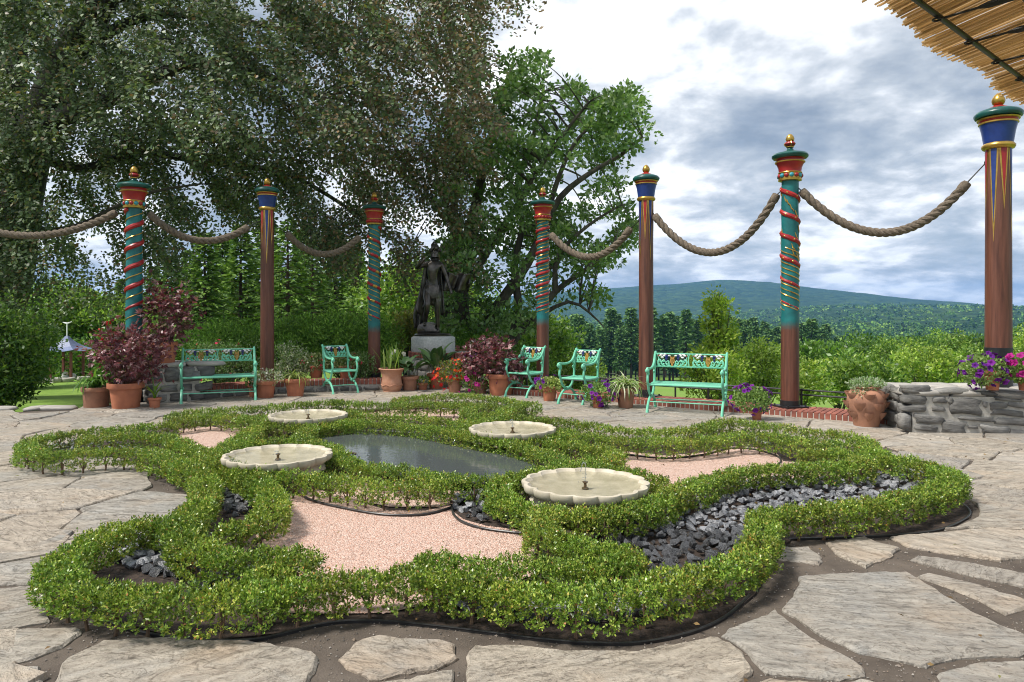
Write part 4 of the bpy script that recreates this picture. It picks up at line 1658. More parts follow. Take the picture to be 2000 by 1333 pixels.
# --- bronze statue: a standing cloaked figure
def make_statue():
    base = Vector((PC.x - .27, PC.y, .995))
    e = empty('bronze_statue', 'dark bronze statue of a standing cloaked figure on the granite drum', 'statue', base)
    e.scale = (1.1, 1.1, 1.06)
    MB().lathe([(.34, -.002), (.345, .02), (.32, .04), (.20, .05), (0, .055)], 28).build('base_plate', MAT['bronze'], e, True)
    J = {'pel': (0, 0, .92, .125), 'waist': (.015, 0, 1.06, .10), 'chest': (0, -.01, 1.25, .135), 'sh': (.03, 0, 1.38, .10), 'neck': (.045, -.01, 1.46, .05), 'head0': (.035, -.025, 1.53, .072), 'head1': (.045, -.03, 1.60, .082), 'head2': (.045, -.01, 1.67, .06),
         'lsh': (-.155, 0, 1.385, .062), 'lel': (-.30, -.05, 1.30, .045), 'lwr': (-.20, -.17, 1.40, .034), 'lha': (-.15, -.19, 1.45, .036), 'lfi': (-.11, -.19, 1.50, .018),
         'rsh': (.165, 0, 1.37, .062), 'rel': (.26, .01, 1.12, .045), 'rwr': (.33, -.08, .92, .034), 'rha': (.35, -.12, .86, .034), 'rfi': (.37, -.15, .80, .018),
         'lhip': (-.085, 0, .86, .095), 'lth': (-.09, -.13, .74, .085), 'lkn': (-.07, -.24, .60, .060), 'lca': (-.10, -.16, .44, .056), 'lan': (-.14, -.05, .24, .036), 'lto': (-.15, -.16, .20, .03),
         'rhip': (.085, 0, .86, .095), 'rth': (.095, -.01, .66, .085), 'rkn': (.095, -.02, .48, .060), 'rca': (.095, .015, .34, .058), 'ran': (.09, .03, .12, .038), 'rto': (.11, -.10, .075, .03)}
    E = [('pel', 'waist'), ('waist', 'chest'), ('chest', 'sh'), ('sh', 'neck'), ('neck', 'head0'), ('head0', 'head1'), ('head1', 'head2'), ('sh', 'lsh'), ('lsh', 'lel'), ('lel', 'lwr'), ('lwr', 'lha'), ('lha', 'lfi'),
         ('sh', 'rsh'), ('rsh', 'rel'), ('rel', 'rwr'), ('rwr', 'rha'), ('rha', 'rfi'), ('pel', 'lhip'), ('lhip', 'lth'), ('lth', 'lkn'), ('lkn', 'lca'), ('lca', 'lan'), ('lan', 'lto'), ('pel', 'rhip'), ('rhip', 'rth'), ('rth', 'rkn'), ('rkn', 'rca'), ('rca', 'ran'), ('ran', 'rto')]
    names = list(J)
    me = bpy.data.meshes.new('figure')
    me.from_pydata([J[k][:3] for k in names], [(names.index(a), names.index(b)) for a, b in E], [])
    me.materials.append(MAT['bronze'])
    o = link('figure', me, e)
    sk = o.modifiers.new('skin', 'SKIN')
    sk.use_smooth_shade = True
    for i, k in enumerate(names):
        me.skin_vertices[0].data[i].radius = (J[k][3], J[k][3] * .92)
    me.skin_vertices[0].data[0].use_root = True
    sb = o.modifiers.new('sub', 'SUBSURF'); sb.levels = 2; sb.render_levels = 2
    # face and hair
    f = MB()
    f.ball((.05, -.105, 1.595), (.013, .02, .022), 8, 6)
    f.ball((.018, -.093, 1.615), (.016, .01, .009), 8, 5); f.ball((.078, -.096, 1.615), (.016, .01, .009), 8, 5)
    f.ball((.05, -.10, 1.555), (.024, .010, .008), 8, 5)
    f.build('face', MAT['bronze'], e, True)
    h = MB()
    r = random.Random(3)
    for _ in range(46):
        th, ph = r.uniform(0, 6.28), r.uniform(.1, 1.5)
        p = Vector((.045 + .092 * math.cos(th) * math.cos(ph), .005 + .095 * math.sin(th) * math.cos(ph), 1.635 + .085 * math.sin(ph)))
        if p.y < -.06 and p.z < 1.67:
            continue
        h.ball(p, (r.uniform(.022, .036),) * 3, 7, 5)
    for q in ((.02, .03, .04), (.07, .02, .05), (-.02, .05, .03)):
        h.tube([(.045 + q[0] - .03, q[1], 1.70), (.045 + q[0] - .05, q[1] + .03, 1.77), (.045 + q[0] * .2 - .04, q[1] + .05, 1.80 + q[2])], [.03, .02, .006], 7)
    h.build('hair', MAT['bronze'], e, True)
    # cloak: a fall of cloth behind, one end blown out to the right, one swept down to the left
    def cloth(name, fn, nu, nv):
        V, F_ = [], []
        for iu in range(nu + 1):
            for iv in range(nv + 1):
                V.append(fn(iu / nu, iv / nv))
        for iu in range(nu):
            for iv in range(nv):
                a = iu * (nv + 1) + iv
                F_.append((a, a + nv + 1, a + nv + 2, a + 1))
        ck = MB().add(V, F_).build(name, MAT['bronze'], e, True)
        so = ck.modifiers.new('thick', 'SOLIDIFY'); so.thickness = .022

    def back(u, v):
        th = (u - .5) * 2.5
        rad = .18 + .09 * v + .018 * math.sin(u * 24 + v * 2)
        return (rad * math.sin(th) - .05 * v, .05 + rad * math.cos(th) * .55, 1.42 - .05 * abs(th) - (.90 + .08 * math.sin(u * 9)) * v)

    def right(u, v):
        top, bot = 1.24 + .02 * math.sin(u * 9) - .06 * u, .80 + .16 * u + .05 * math.sin(u * 7)
        return (.10 + .62 * u + .03 * v * math.sin(u * 5), .15 + .05 * math.sin(u * 13 + v * 3) - .10 * u, top + (bot - top) * v + .014 * math.sin(u * 21))

    def left(u, v):
        x0, z0_ = -.12 - .26 * math.sin(math.pi * u * .62) , 1.12 - .98 * u
        return (x0 + (.24 + .04 * math.sin(u * 5)) * v, .09 + .07 * v + .022 * math.sin(v * 15 + u * 3), z0_ + .05 * v - .06 * math.sin(u * 3) * v)
    cloth('cloak', back, 28, 18)
    cloth('cloak_end', right, 26, 16)
    cloth('cloak_sweep', left, 26, 14)
    rk = MB()
    rk.add(*_blob(.20, .17, .12, 5)).build('rock_base', MAT['bronze'], e, True, loc=(-.10, .08, .12))
    # loin drapery
    d = MB()
    d.lathe([(.150, .72), (.158, .80), (.150, .90), (.135, .97), (.12, .985)], 28, (0, 0, 0), wob=lambda th, z: 1 + .06 * math.sin(th * 9 + z * 20) + .12 * abs(math.cos(th)))
    d.build('drapery', MAT['bronze'], e, True)


def _blob(rx, ry, rz_, seed):
    me = lump_stone(rx, ry, rz_, seed, 'bronze', .2)
    return [tuple(v.co) for v in me.vertices], [tuple(f.vertices) for f in me.polygons]


make_statue()


# ================================================================== POSTS
def helix(z0_, z1_, turns, r, ph, sgn, k=90, bump_=None):
    pts = []
    for i in range(k + 1):
        t = i / k
        a = ph + sgn * turns * 2 * math.pi * t
        pts.append((r * math.cos(a), r * math.sin(a), z0_ + (z1_ - z0_) * t))
    return pts


post_mat('post_wood', (.17, .058, .03), (.10, .034, .018), 50.0)


def teal_post(label, px, d, tip_py, zb, sgn, style, z_edge_py, r=.118):
    x = (px - CPX) / FPX * d
    top = EYE - (tip_py - HPX) / FPX * d - zb
    e = empty('painted_post', label, 'post', (x, d, zb), 0, 'painted garden posts')
    ze = EYE - (z_edge_py - HPX) / FPX * d - zb
    mname = 'post_shaft_%d' % int(px)
    post_mat(mname, (.012, .185, .185), (.006, .10, .105), ze)
    s = r / .118
    zs = top - .66 * s
    n = 90
    prof = [(r * 1.06, .0)] + [(r * (1.06 - .10 * t), zs * t) for t in np.linspace(.02, .98, n // 2)] + [(r * .955, zs)]

    def wob(th, z):
        return 1 + (.022 * math.sin(5 * th - sgn * z * 11) if z > ze + .1 else .004 * math.sin(3 * th))
    MB().lathe(prof, 40, wob=wob).build('shaft', MAT[mname], e, True)
    cap = [((.150, .0), (.158, .012), (.158, .030), (.150, .042)), ]
    b = zs
    MB().lathe([(.13 * s, b - .01), (.158 * s, b), (.160 * s, b + .02 * s), (.148 * s, b + .028 * s)], 32).build('gold_band', MAT['gold'], e, True)
    if style in ('beads',):
        MB().lathe([(.150 * s, b + .025 * s), (.150 * s, b + .10 * s)], 32).build('bead_band', MAT['gold'], e, True)
        for i in range(14):
            a = 2 * math.pi * i / 14
            q = MB().ball((0, 0, 0), (.026 * s, .033 * s, .032 * s), 10, 7)
            o = q.build('bead', MAT['post_red'] if i % 2 else MAT['post_turquoise'], e, True, loc=(.150 * s * math.cos(a), .150 * s * math.sin(a), b + .063 * s))
            o.rotation_euler = (0, 0, a)
    else:
        for i in range(16):
            a = 2 * math.pi * i / 16
            q = MB().ball((0, 0, 0), (.022 * s, .040 * s, .024 * s), 10, 7)
            o = q.build('rope_bead', MAT['post_red'], e, True, loc=(.150 * s * math.cos(a), .150 * s * math.sin(a), b + .063 * s))
            o.rotation_euler = (.5, 0, a)
        MB().lathe([(.148 * s, b + .03 * s), (.148 * s, b + .10 * s)], 32).build('bead_band', MAT['post_red'], e, True)
    MB().lathe([(.158 * s, b + .098 * s), (.162 * s, b + .106 * s), (.158 * s, b + .114 * s)], 32).build('gold_ring', MAT['gold'], e, True)
    MB().lathe([(.150 * s, b + .11 * s), (.150 * s, b + .13 * s), (.158 * s, b + .18 * s), (.176 * s, b + .225 * s), (.195 * s, b + .25 * s)], 40).build('capital', MAT['post_red'], e, True)
    MB().lathe([(.19 * s, b + .246 * s), (.202 * s, b + .25 * s), (.204 * s, b + .262 * s), (.19 * s, b + .268 * s)], 40).build('gold_lip', MAT['gold'], e, True)
    MB().lathe([(.18 * s, b + .265 * s), (.178 * s, b + .29 * s), (.20 * s, b + .305 * s)], 40).build('red_collar', MAT['post_red'], e, True)
    MB().lathe([(.15 * s, b + .300 * s), (.222 * s, b + .308 * s), (.243 * s, b + .33 * s), (.245 * s, b + .35 * s), (.225 * s, b + .375 * s), (.13 * s, b + .40 * s), (.06 * s, b + .425 * s), (.038 * s, b + .45 * s), (.036 * s, b + .48 * s)], 44).build('cap_dish', MAT['post_green'], e, True)
    MB().lathe([(.034 * s, b + .462 * s), (.052 * s, b + .470 * s), (.052 * s, b + .48 * s), (.034 * s, b + .486 * s)], 28).build('neck_ring', MAT['gold'], e, True)
    MB().lathe([(.03 * s, b + .482 * s), (.062 * s, b + .495 * s), (.076 * s, b + .518 * s), (.062 * s, b + .542 * s), (.03 * s, b + .552 * s)], 28).build('finial_knob', MAT['post_red'], e, True)
    for i in range(3):
        a = 2 * math.pi * i / 3 + .4
        MB().tube([(.03 * s * math.cos(a), .03 * s * math.sin(a), b + .486 * s), (.066 * s * math.cos(a), .066 * s * math.sin(a), b + .497 * s), (.079 * s * math.cos(a), .079 * s * math.sin(a), b + .518 * s), (.066 * s * math.cos(a), .066 * s * math.sin(a), b + .541 * s)], .009 * s, 6).build('knob_strap', MAT['gold'], e, True)
    MB().lathe([(.032 * s, b + .548 * s), (.054 * s, b + .562 * s), (.060 * s, b + .585 * s), (.048 * s, b + .622 * s), (.024 * s, b + .652 * s), (0, b + .66 * s)], 28).build('finial_egg', MAT['gold'], e, True)
    # spiral ribbons
    zt_, zb_ = b - .02, ze + .14
    L = zt_ - zb_
    turns = L / ((.215 if style == 'rope' else .31) * s)
    rr = r * 1.005
    rk_ = r * .90
    if style == 'beads' and sgn > 0:
        pts = helix(zb_, zt_, turns, rk_, .6, sgn, 220)
        MB().tube(pts, [.014 + .026 * s * min(1, 3 * i / 220 + .15) for i in range(221)], 8).build('red_ribbon', MAT['post_red'], e, True)
        mb = MB()
        for i in range(0, 220, 1):
            if i % 2 == 0:
                p0, p1 = Vector(pts[i]), Vector(pts[min(i + 1, 220)])
        MB().tube(helix(zb_, zt_, turns, rr, .6 + math.pi, sgn, 220), .010, 6).build('gold_cord', MAT['gold'], e, True)
    elif style == 'beads':
        pts = helix(zb_, zt_, turns, r * .89, .6, sgn, 220)
        MB().tube(pts, [.013 + .023 * s * min(1, 2 * i / 220 + .15) for i in range(221)], 8).build('red_ribbon', MAT['post_red'], e, True)
        for i in range(3, 220, 6):
            q = MB().ball((0, 0, 0), .016 * s * min(1, .45 + 1.4 * i / 220), 8, 6)
            p = Vector(pts[i])
            q.build('gold_bead', MAT['gold'], e, True, loc=(p.x * 1.22, p.y * 1.22, p.z))
        for k_ in range(3):
            MB().tube(helix(zb_ + .05, zb_ + L * .5, turns * .5, rr * 1.0, .6 + (k_ + 1) * 1.55, sgn, 110), .009, 6).build('gold_cord', MAT['gold'], e, True)
        for i in range(26):
            a = random.uniform(0, 6.28)
            z = zb_ + L * random.uniform(.38, .97)
            MB().tube([(rr * math.cos(a + sgn * .5 * t), rr * math.sin(a + sgn * .5 * t), z + .11 * t + .012 * math.sin(t * 9)) for t in np.linspace(0, 1, 8)], [.002, .008, .009, .009, .009, .008, .006, .002], 6).build('gold_leaf', MAT['gold'], e, True)
    elif style == 'stripe':
        pts = helix(zb_, zt_, turns, rr, .2, sgn, 240)
        for i in range(0, 236, 4):
            mt = MAT['post_red'] if (i // 4) % 3 else MAT['gold']
            rd = .009 + .021 * s * min(1, 3 * i / 240 + .2)
            MB().tube(pts[i:i + 5], [rd * .8, rd, rd * 1.05, rd, rd * .8], 8).build('ribbon_piece', mt, e, True)
        for k_ in range(2):
            MB().tube(helix(zb_, zt_, turns, rr, .2 + 2.1 * (k_ + 1), sgn, 200), .009, 6).build('gold_cord', MAT['gold'], e, True)
    else:
        pts = helix(zb_, zt_, turns, rr, .9, sgn, 240)
        MB().tube(pts, [(.008 + .019 * s * min(1, 3 * i / 240 + .2)) * (1 + .16 * math.sin(i * 1.3)) for i in range(241)], 8).build('red_ribbon', MAT['post_red'], e, True)
        MB().tube(helix(zb_, zt_, turns, rr * 1.01, .78, sgn, 200), .008, 6).build('gold_cord', MAT['gold'], e, True)
        for k_ in range(2):
            MB().tube(helix(zb_, zt_, turns, rr, .9 + 2.1 * (k_ + 1), sgn, 200), .009, 6).build('gold_cord', MAT['gold'], e, True)
    return e


def blue_post(label, px, d, tip_py, zb, s, r, rot):
    x = (px - CPX) / FPX * d
    top = EYE - (tip_py - HPX) / FPX * d - zb
    e = empty('painted_post', label, 'post', (x, d, zb), rot, 'painted garden posts')
    zs = top - .74 * s
    prof = [(r * 1.05, .0), (r * 1.05, .1), (r * .97, zs)]
    MB().lathe([(r * (1.05 - .07 * t), zs * t) for t in np.linspace(0, 1, 30)], 36, wob=lambda th, z: 1 + .004 * math.sin(3 * th)).build('shaft', MAT['post_wood'], e, True)
    b = zs
    k = s
    MB().lathe([(r * .95, b - .012), (r * 1.2, b + .0), (r * 1.30, b + .025 * k), (r * 1.3, b + .045 * k), (r * 1.15, b + .07 * k)], 36).build('gold_ring', MAT['gold'], e, True)
    MB().lathe([(r * 1.12, b + .06 * k), (r * 1.16, b + .10 * k), (r * 1.28, b + .22 * k), (r * 1.45, b + .325 * k)], 40).build('blue_cup', MAT['post_blue'], e, True)
    MB().lathe([(r * 1.40, b + .32 * k), (r * 1.53, b + .328 * k), (r * 1.53, b + .345 * k), (r * 1.42, b + .352 * k)], 40).build('gold_band', MAT['gold'], e, True)
    MB().lathe([(r * 1.46, b + .35 * k), (r * 1.50, b + .372 * k)], 40).build('red_band', MAT['post_red'], e, True)
    MB().lathe([(r * 1.44, b + .370 * k), (r * 1.62, b + .378 * k), (r * 1.66, b + .395 * k), (r * 1.5, b + .40 * k)], 40).build('gold_lip', MAT['gold'], e, True)
    MB().lathe([(r * 1.45, b + .398 * k), (r * 1.78, b + .412 * k), (r * 1.88, b + .44 * k), (r * 1.86, b + .462 * k), (r * 1.65, b + .495 * k), (r * 1.0, b + .53 * k)], 44).build('cap_dish', MAT['post_green'], e, True)
    MB().lathe([(r * 1.1, b + .522 * k), (r * .70, b + .548 * k), (r * .36, b + .572 * k), (r * .30, b + .59 * k)], 32).build('red_cone', MAT['post_red'], e, True)
    MB().lathe([(r * .30, b + .575 * k), (r * .44, b + .592 * k), (r * .53, b + .630 * k), (r * .50, b + .66 * k), (r * .32, b + .71 * k), (r * .12, b + .735 * k), (0, b + .74 * k)], 30).build('finial_egg', MAT['gold'], e, True)
    # painted pennants: a flat relief wrapped on the shaft
    N = 8
    for i in range(N):
        a0 = 2 * math.pi * i / N
        long_ = i % 2 == 0
        Lp = (1.22 if long_ else .80) * k
        half = math.pi / N * .98
        for nm, mt, f, off, sh in (('pennant_border', 'gold', 1.0, .0035, 1.0), ('pennant', 'post_blue' if long_ else 'post_red', .62, .0065, .80)):
            V, F_ = [], []
            rows = 14
            for j in range(rows + 1):
                t = j / rows
                w = half * f * (1 - t * .985)
                z = b - .004 - Lp * sh * t
                rr = r * (1.05 - .08 * z / zs) + off
                for q in (-1, -.33, .33, 1):
                    V.append((rr * math.cos(a0 + w * q), rr * math.sin(a0 + w * q), z))
            for j in range(rows):
                for q in range(3):
                    F_.append((j * 4 + q, j * 4 + q + 1, (j + 1) * 4 + q + 1, (j + 1) * 4 + q))
            MB().add(V, [f_[::-1] for f_ in F_]).build(nm, MAT[mt], e, True)
    return e


def sleeve(e, r, h, flange=False):
    MB().lathe([(r, .0), (r, h), (r - .012, h + .003)], 32).build('base_sleeve', MAT['black_iron'], e, True)
    if flange:
        MB().box((0, 0, .012), (.36, .36, .024), .3).build('base_plate', MAT['black_iron'], e)
        for sx in (-1, 1):
            for sy in (-1, 1):
                q = Matrix.Rotation(.3, 3, 'Z') @ Vector((.15 * sx, .15 * sy, .03))
                MB().lathe([(.014, -.008), (.014, .012), (0, .013)], 8, q).build('bolt', MAT['black_iron'], e, True)


p1 = teal_post('teal post with red twisted ribbon and bead ring behind the potted maples', 262, 11.65, 325, 0, 1, 'beads', 642, .122)
p2 = blue_post('blue cup post with pennants and brown shaft between the left benches', 522, 12.75, 348, 0, .78, .114, .25)
p3 = teal_post('teal post with red and gold striped ribbon left of the statue', 731, 14.0, 376, 0, -1, 'stripe', 640, .113)
p4 = teal_post('teal post with thin red rope spiral behind the right armchair', 1060, 12.95, 366, .10, 1, 'rope', 626, .108)
p5 = blue_post('blue cup post with pennants and brown shaft behind the spider plant', 1262, 11.75, 322, .10, .80, .116, .45)
p6 = teal_post('teal post with gold beaded red ribbon standing free before the hills', 1543, 10.42, 262, .106, -1, 'beads', 632, .122)
p7 = blue_post('nearest blue cup post with pennants standing at the right stone wall', 1950, 9.25, 182, .45, .98, .146, .62)
sleeve(p3, .128, .30)
sleeve(p1, .137, .32)
sleeve(p6, .137, .10, True)
sleeve(p7, .158, .58)
sleeve(p2, .127, .2)
sleeve(p4, .121, .12, True)
sleeve(p5, .13, .12, True)


# ================================================================== ROPES
def rope(label, pa, pb, sag_pt, hook_a=None, hook_b=None, rs=.034):
    """pa, pb world ends, sag depth below the chord at the middle"""
    pa, pb = Vector(pa), Vector(pb)
    mid = Vector(sag_pt)
    pth = []
    k = 160
    c1 = 2 * mid - .5 * (pa + pb)
    for i in range(k + 1):
        t = i / k
        pth.append(pa * (1 - t) ** 2 + c1 * 2 * t * (1 - t) + pb * t * t)
    e = empty('thick_rope', label, 'rope', pa, 0, 'thick hemp ropes slung between the posts')
    pts, T, N = frames([p - pa for p in pth])
    L = sum((pts[i + 1] - pts[i]).length for i in range(k))
    tw = L / .30
    for j in range(3):
        sp = []
        for i in range(k + 1):
            a = 2 * math.pi * (tw * i / k + j / 3)
            b = T[i].cross(N[i])
            sp.append(pts[i] + (N[i] * math.cos(a) + b * math.sin(a)) * rs * .86)
        MB().tube(sp, rs, 8).build('strand', MAT['hemp'], e, True)
    for end, hk, q in ((0, hook_a, 1), (k, hook_b, -1)):
        c = pts[end]
        t = T[end] * q
        MB().tube([c - t * .015, c + t * .02, c + t * .09, c + t * .12], [rs * 1.1, rs * 1.85, rs * 1.9, rs * 1.5], 12).build('whipping', MAT['hemp'], e, True)
        if hk is not None:
            h = Vector(hk) - pa
            g = (c - h)
            MB().tube([c, c - g * .3, h + g * .15, h], [.010, .008, .008, .010], 8).build('hook', MAT['black_iron'], e, True)
            lp = [h + Vector((.022 * math.cos(a), 0, .022 * math.sin(a))) for a in np.linspace(0, 6.28, 14)]
            MB().tube(lp, .006, 6).build('eye_ring', MAT['black_iron'], e, True)
    return e


def postd(px, o1, o2):
    """depth on the straight line between two posts at pixel column px"""
    a, b = o1.location, o2.location
    k = (px - CPX) / FPX
    t = (a.x - k * a.y) / ((a.x - k * a.y) - (b.x - k * b.y))
    return a.y + (b.y - a.y) * t


def rope_px(label, o1, o2, a, m_, b, ha=None, hb=None):
    pts = [PD(x, y, postd(x, o1, o2)) for x, y in (a, m_, b)]
    chord_t = 0.5
    # turn the lowest point into the mid point of the parabola
    hka = PD(ha[0], ha[1], postd(ha[0], o1, o2)) if ha else None
    hkb = PD(hb[0], hb[1], postd(hb[0], o1, o2)) if hb else None
    mid = PD((a[0] + b[0]) / 2, m_[1], postd((a[0] + b[0]) / 2, o1, o2))
    return rope(label, pts[0], pts[2], mid, hka, hkb)


_p0 = type('o', (), {})()
_p0.location = Vector((-11.2, 11.2, 0))
rope_px('rope running from the left edge to the first teal post', _p0, p1, (-190, 360), (15, 458), (226, 416), None, (247, 404))
rope_px('rope between the first teal post and the left blue post', p1, p2, (292, 418), (385, 470), (484, 444), (276, 408), (511, 430))
rope_px('rope between the left blue post and the statue side post', p2, p3, (561, 457), (630, 497), (702, 464), (534, 436), (721, 452))
rope_px('rope between the right teal post and the right blue post', p4, p5, (1077, 459), (1152, 502), (1231, 447), (1070, 450), (1250, 430))
rope_px('rope from the right blue post to the free standing teal post', p5, p6, (1279, 422), (1388, 493), (1517, 381), (1273, 412), (1529, 370))
rope_px('nearest rope from the free standing teal post to the wall post', p6, p7, (1566, 374), (1722, 455), (1888, 358), (1556, 364), (1926, 318))


# ================================================================== IRON RAILING
def railing():
    e = empty('iron_railing', 'low black iron railing with two rails behind the brick kerb', 'railing', KA + kper * .6, kang)
    for z in (.34, .27):
        MB().tube([(-.1, 0, z), (KL + .15, 0, z)], .013, 8).build('rail', MAT['black_iron'], e, True)
    for u in (.1, 1.3, 2.2, 3.0, 3.55, 4.15, 4.75, 4.95, 5.6, 6.3):
        MB().tube([(u, 0, .08), (u, 0, .36)], .016, 8).build('baluster', MAT['black_iron'], e, True)
    return e


railing()


# ================================================================== BENCHES
def bench(name, label, cat, W, loc, rz, panels, group):
    e = empty(name, label, cat, loc, rz, group)
    hw = W / 2
    mint = MAT['mint_paint']
    for sx in (-1, 1):
        m = MB()

        def c(pts, r, n=8):
            m.tube(spline([(sx * hw, y, z) for y, z in pts], .02), r, n)
        c([(-.315, 0), (-.30, .045), (-.25, .12), (-.15, .20), (-.03, .235), (.07, .255), (.15, .31), (.21, .41)], .0195)
        c([(.30, 0), (.285, .045), (.24, .12), (.15, .20), (.03, .235), (-.08, .255), (-.17, .31), (-.225, .41)], .0195)
        c([(-.33, .0), (-.30, .012), (-.285, .05)], .024)
        c([(.315, .0), (.29, .012), (.275, .05)], .024)
        c([(-.24, .415), (0, .405), (.22, .415)], .021)
        c([(-.225, .41), (-.265, .47), (-.255, .545), (-.225, .60), (-.245, .635)], .0185)
        c([(-.255, .60), (-.295, .605), (-.305, .64), (-.27, .658), (-.15, .645), (.02, .650), (.14, .685), (.21, .75), (.262, .84)], .0195)
        c([(.21, .41), (.225, .55), (.245, .70), (.285, .85), (.305, .872), (.32, .855)], .0185)
        c([(.232, .56), (.205, .60), (.17, .585), (.185, .56)], .013)
        c([(.235, .62), (.19, .64), (.17, .675)], .014)
        m.ball((sx * hw, -.288, .625), .034, 10, 7)
        m.ball((sx * hw, -.235, .578), .024, 10, 7)
        m.ball((sx * hw, -.01, .235), .034, 10, 7)
        m.build('side_frame', mint, e, True)
    for i in range(6):
        y = -.215 + i * .082
        m = MB().box((0, y, .428 - (.010 if 0 < i < 5 else 0)), (W, .040, .016))
        m.build('seat_slat', mint, e)
    MB().tube([(-hw, -.235, .42), (hw, -.235, .42)], .016, 8).build('seat_rail', mint, e, True)
    for y, z in ((-.19, .165), (.19, .165)):
        MB().tube([(-hw, y, z), (hw, y, z)], .008, 8).build('stretcher', mint, e, True)

    def bk(z):
        return np.interp(z, [.41, .55, .70, .85], [.21, .225, .245, .285])
    z0_, z1_ = .655, .848
    for z, r in ((z0_, .011), (z1_, .011)):
        MB().tube([(-hw, bk(z), z), (hw, bk(z), z)], r, 8).build('back_rail', mint, e, True)
    pw = W / panels
    for k in range(panels):
        cx = -hw + pw * (k + .5)
        pan = MB()
        half = pw / 2 - .035

        def q(u, v):
            z = z0_ + (z1_ - z0_) * v
            return (cx + u * half, bk(z) - .004, z)
        for sg in (-1, 1):
            # leafy scrolls
            pan.tube(spline([q(sg * .10, .06), q(sg * .30, .10), q(sg * .42, .30), q(sg * .30, .46), q(sg * .20, .34), q(sg * .28, .24)], .01), .010, 6)
            pan.tube(spline([q(sg * .46, .06), q(sg * .64, .14), q(sg * .70, .36), q(sg * .56, .52), q(sg * .47, .38)], .01), .010, 6)
            pan.tube(spline([q(sg * .76, .04), q(sg * .92, .16), q(sg * .96, .40), q(sg * .84, .56), q(sg * .75, .42), q(sg * .82, .32)], .01), .010, 6)
            pan.tube(spline([q(sg * .98, .0), q(sg * .90, .5), q(sg * 1.0, 1.0)], .01), .007, 6)
            for u, v in ((.20, .18), (.36, .20), (.56, .20), (.70, .22), (.86, .16), (.60, .40), (.88, .46), (.36, .40)):
                pan.ball(q(sg * u, v), (.017, .008, .014), 7, 5)
        pan.tube([q(-1, .02), q(1, .02)], .009, 6)
        po = pan.build('back_panel', mint, e, True)
        for sg in (-1, 1):
            g = MB()
            for a, b_ in ((0, 0), (.06, .03), (-.06, .03), (.03, -.12), (-.04, -.11), (.0, -.22), (.05, .13), (-.05, .13), (0, .12)):
                p = q(sg * .38 + a, .72 + b_)
                g.ball((p[0], p[1] - .012, p[2]), .0115, 7, 5)
            g.build('grapes', MAT['grape_blue'], po, True)
            w = MB()
            for u, v, a in ((.22, .86, .5), (.55, .84, -.3), (.66, .72, .4), (.80, .86, .1), (.50, .95, .0), (.72, .95, .3)):
                p = Vector(q(sg * u, v))
                w.ball((p.x, p.y - .008, p.z), (.024, .007, .013), 8, 5)
            w.build('white_leaves', MAT['white_paint'], po, True)
            MB().ball((q(sg * .92, .84)[0], q(0, .84)[1] - .008, q(0, .84)[2]), .012, 8, 6).build('red_berry', MAT['berry_red'], po, True)
        ly = MB()
        for sg in (-1, 1):
            ly.tube(spline([q(sg * .02, .05), q(sg * .05, .25), q(sg * .13, .42), q(sg * .09, .66), q(sg * .14, .82)], .008), .0075, 6)
        for u in (-.05, 0, .05):
            ly.tube([q(u, .3), q(u, .78)], .0035, 5)
        ly.tube([q(-.11, .62), q(.11, .62)], .006, 6)
        ly.build('lyre', MAT['ochre_paint'], po, True)
        if panels > 1 and k == 0:
            MB().tube(spline([q(1.10, 1.0), q(1.04, .6), q(1.10, .0)], .02), .009, 6).build('panel_divider', mint, e, True)
    return e


BG = 'mint green cast iron seats with grape panels'
bench('garden_bench', 'long mint green iron bench with two grape panels at the left', 'bench', 1.12, ((P(355, 792) + P(497, 785)) / 2 + Vector((-.11, .28, 0))), R(22), 2, BG)
bench('garden_armchair', 'mint green iron armchair left of the statue near the terracotta urn', 'armchair', .46, ((P(651, 773) + P(701, 770)) / 2 + Vector((-.17, .25, 0))), R(33), 1, BG)
bench('garden_armchair', 'mint green iron armchair beside the large red leaved pot', 'armchair', .44, ((P(988, 776) + P(1026, 780)) / 2 + Vector((.175, .245, 0))), R(-34), 1, BG)
bench('garden_armchair', 'mint green iron armchair between the two petunia pots', 'armchair', .44, ((P(1090, 790) + P(1138, 795)) / 2 + Vector((.17, .245, 0))), R(-34), 1, BG)
bench('garden_bench', 'long mint green iron bench with two grape panels before the valley', 'bench', 1.06, ((P(1264, 808) + P(1410, 817)) / 2 + Vector((.12, .28, 0))), R(-23), 2, BG)


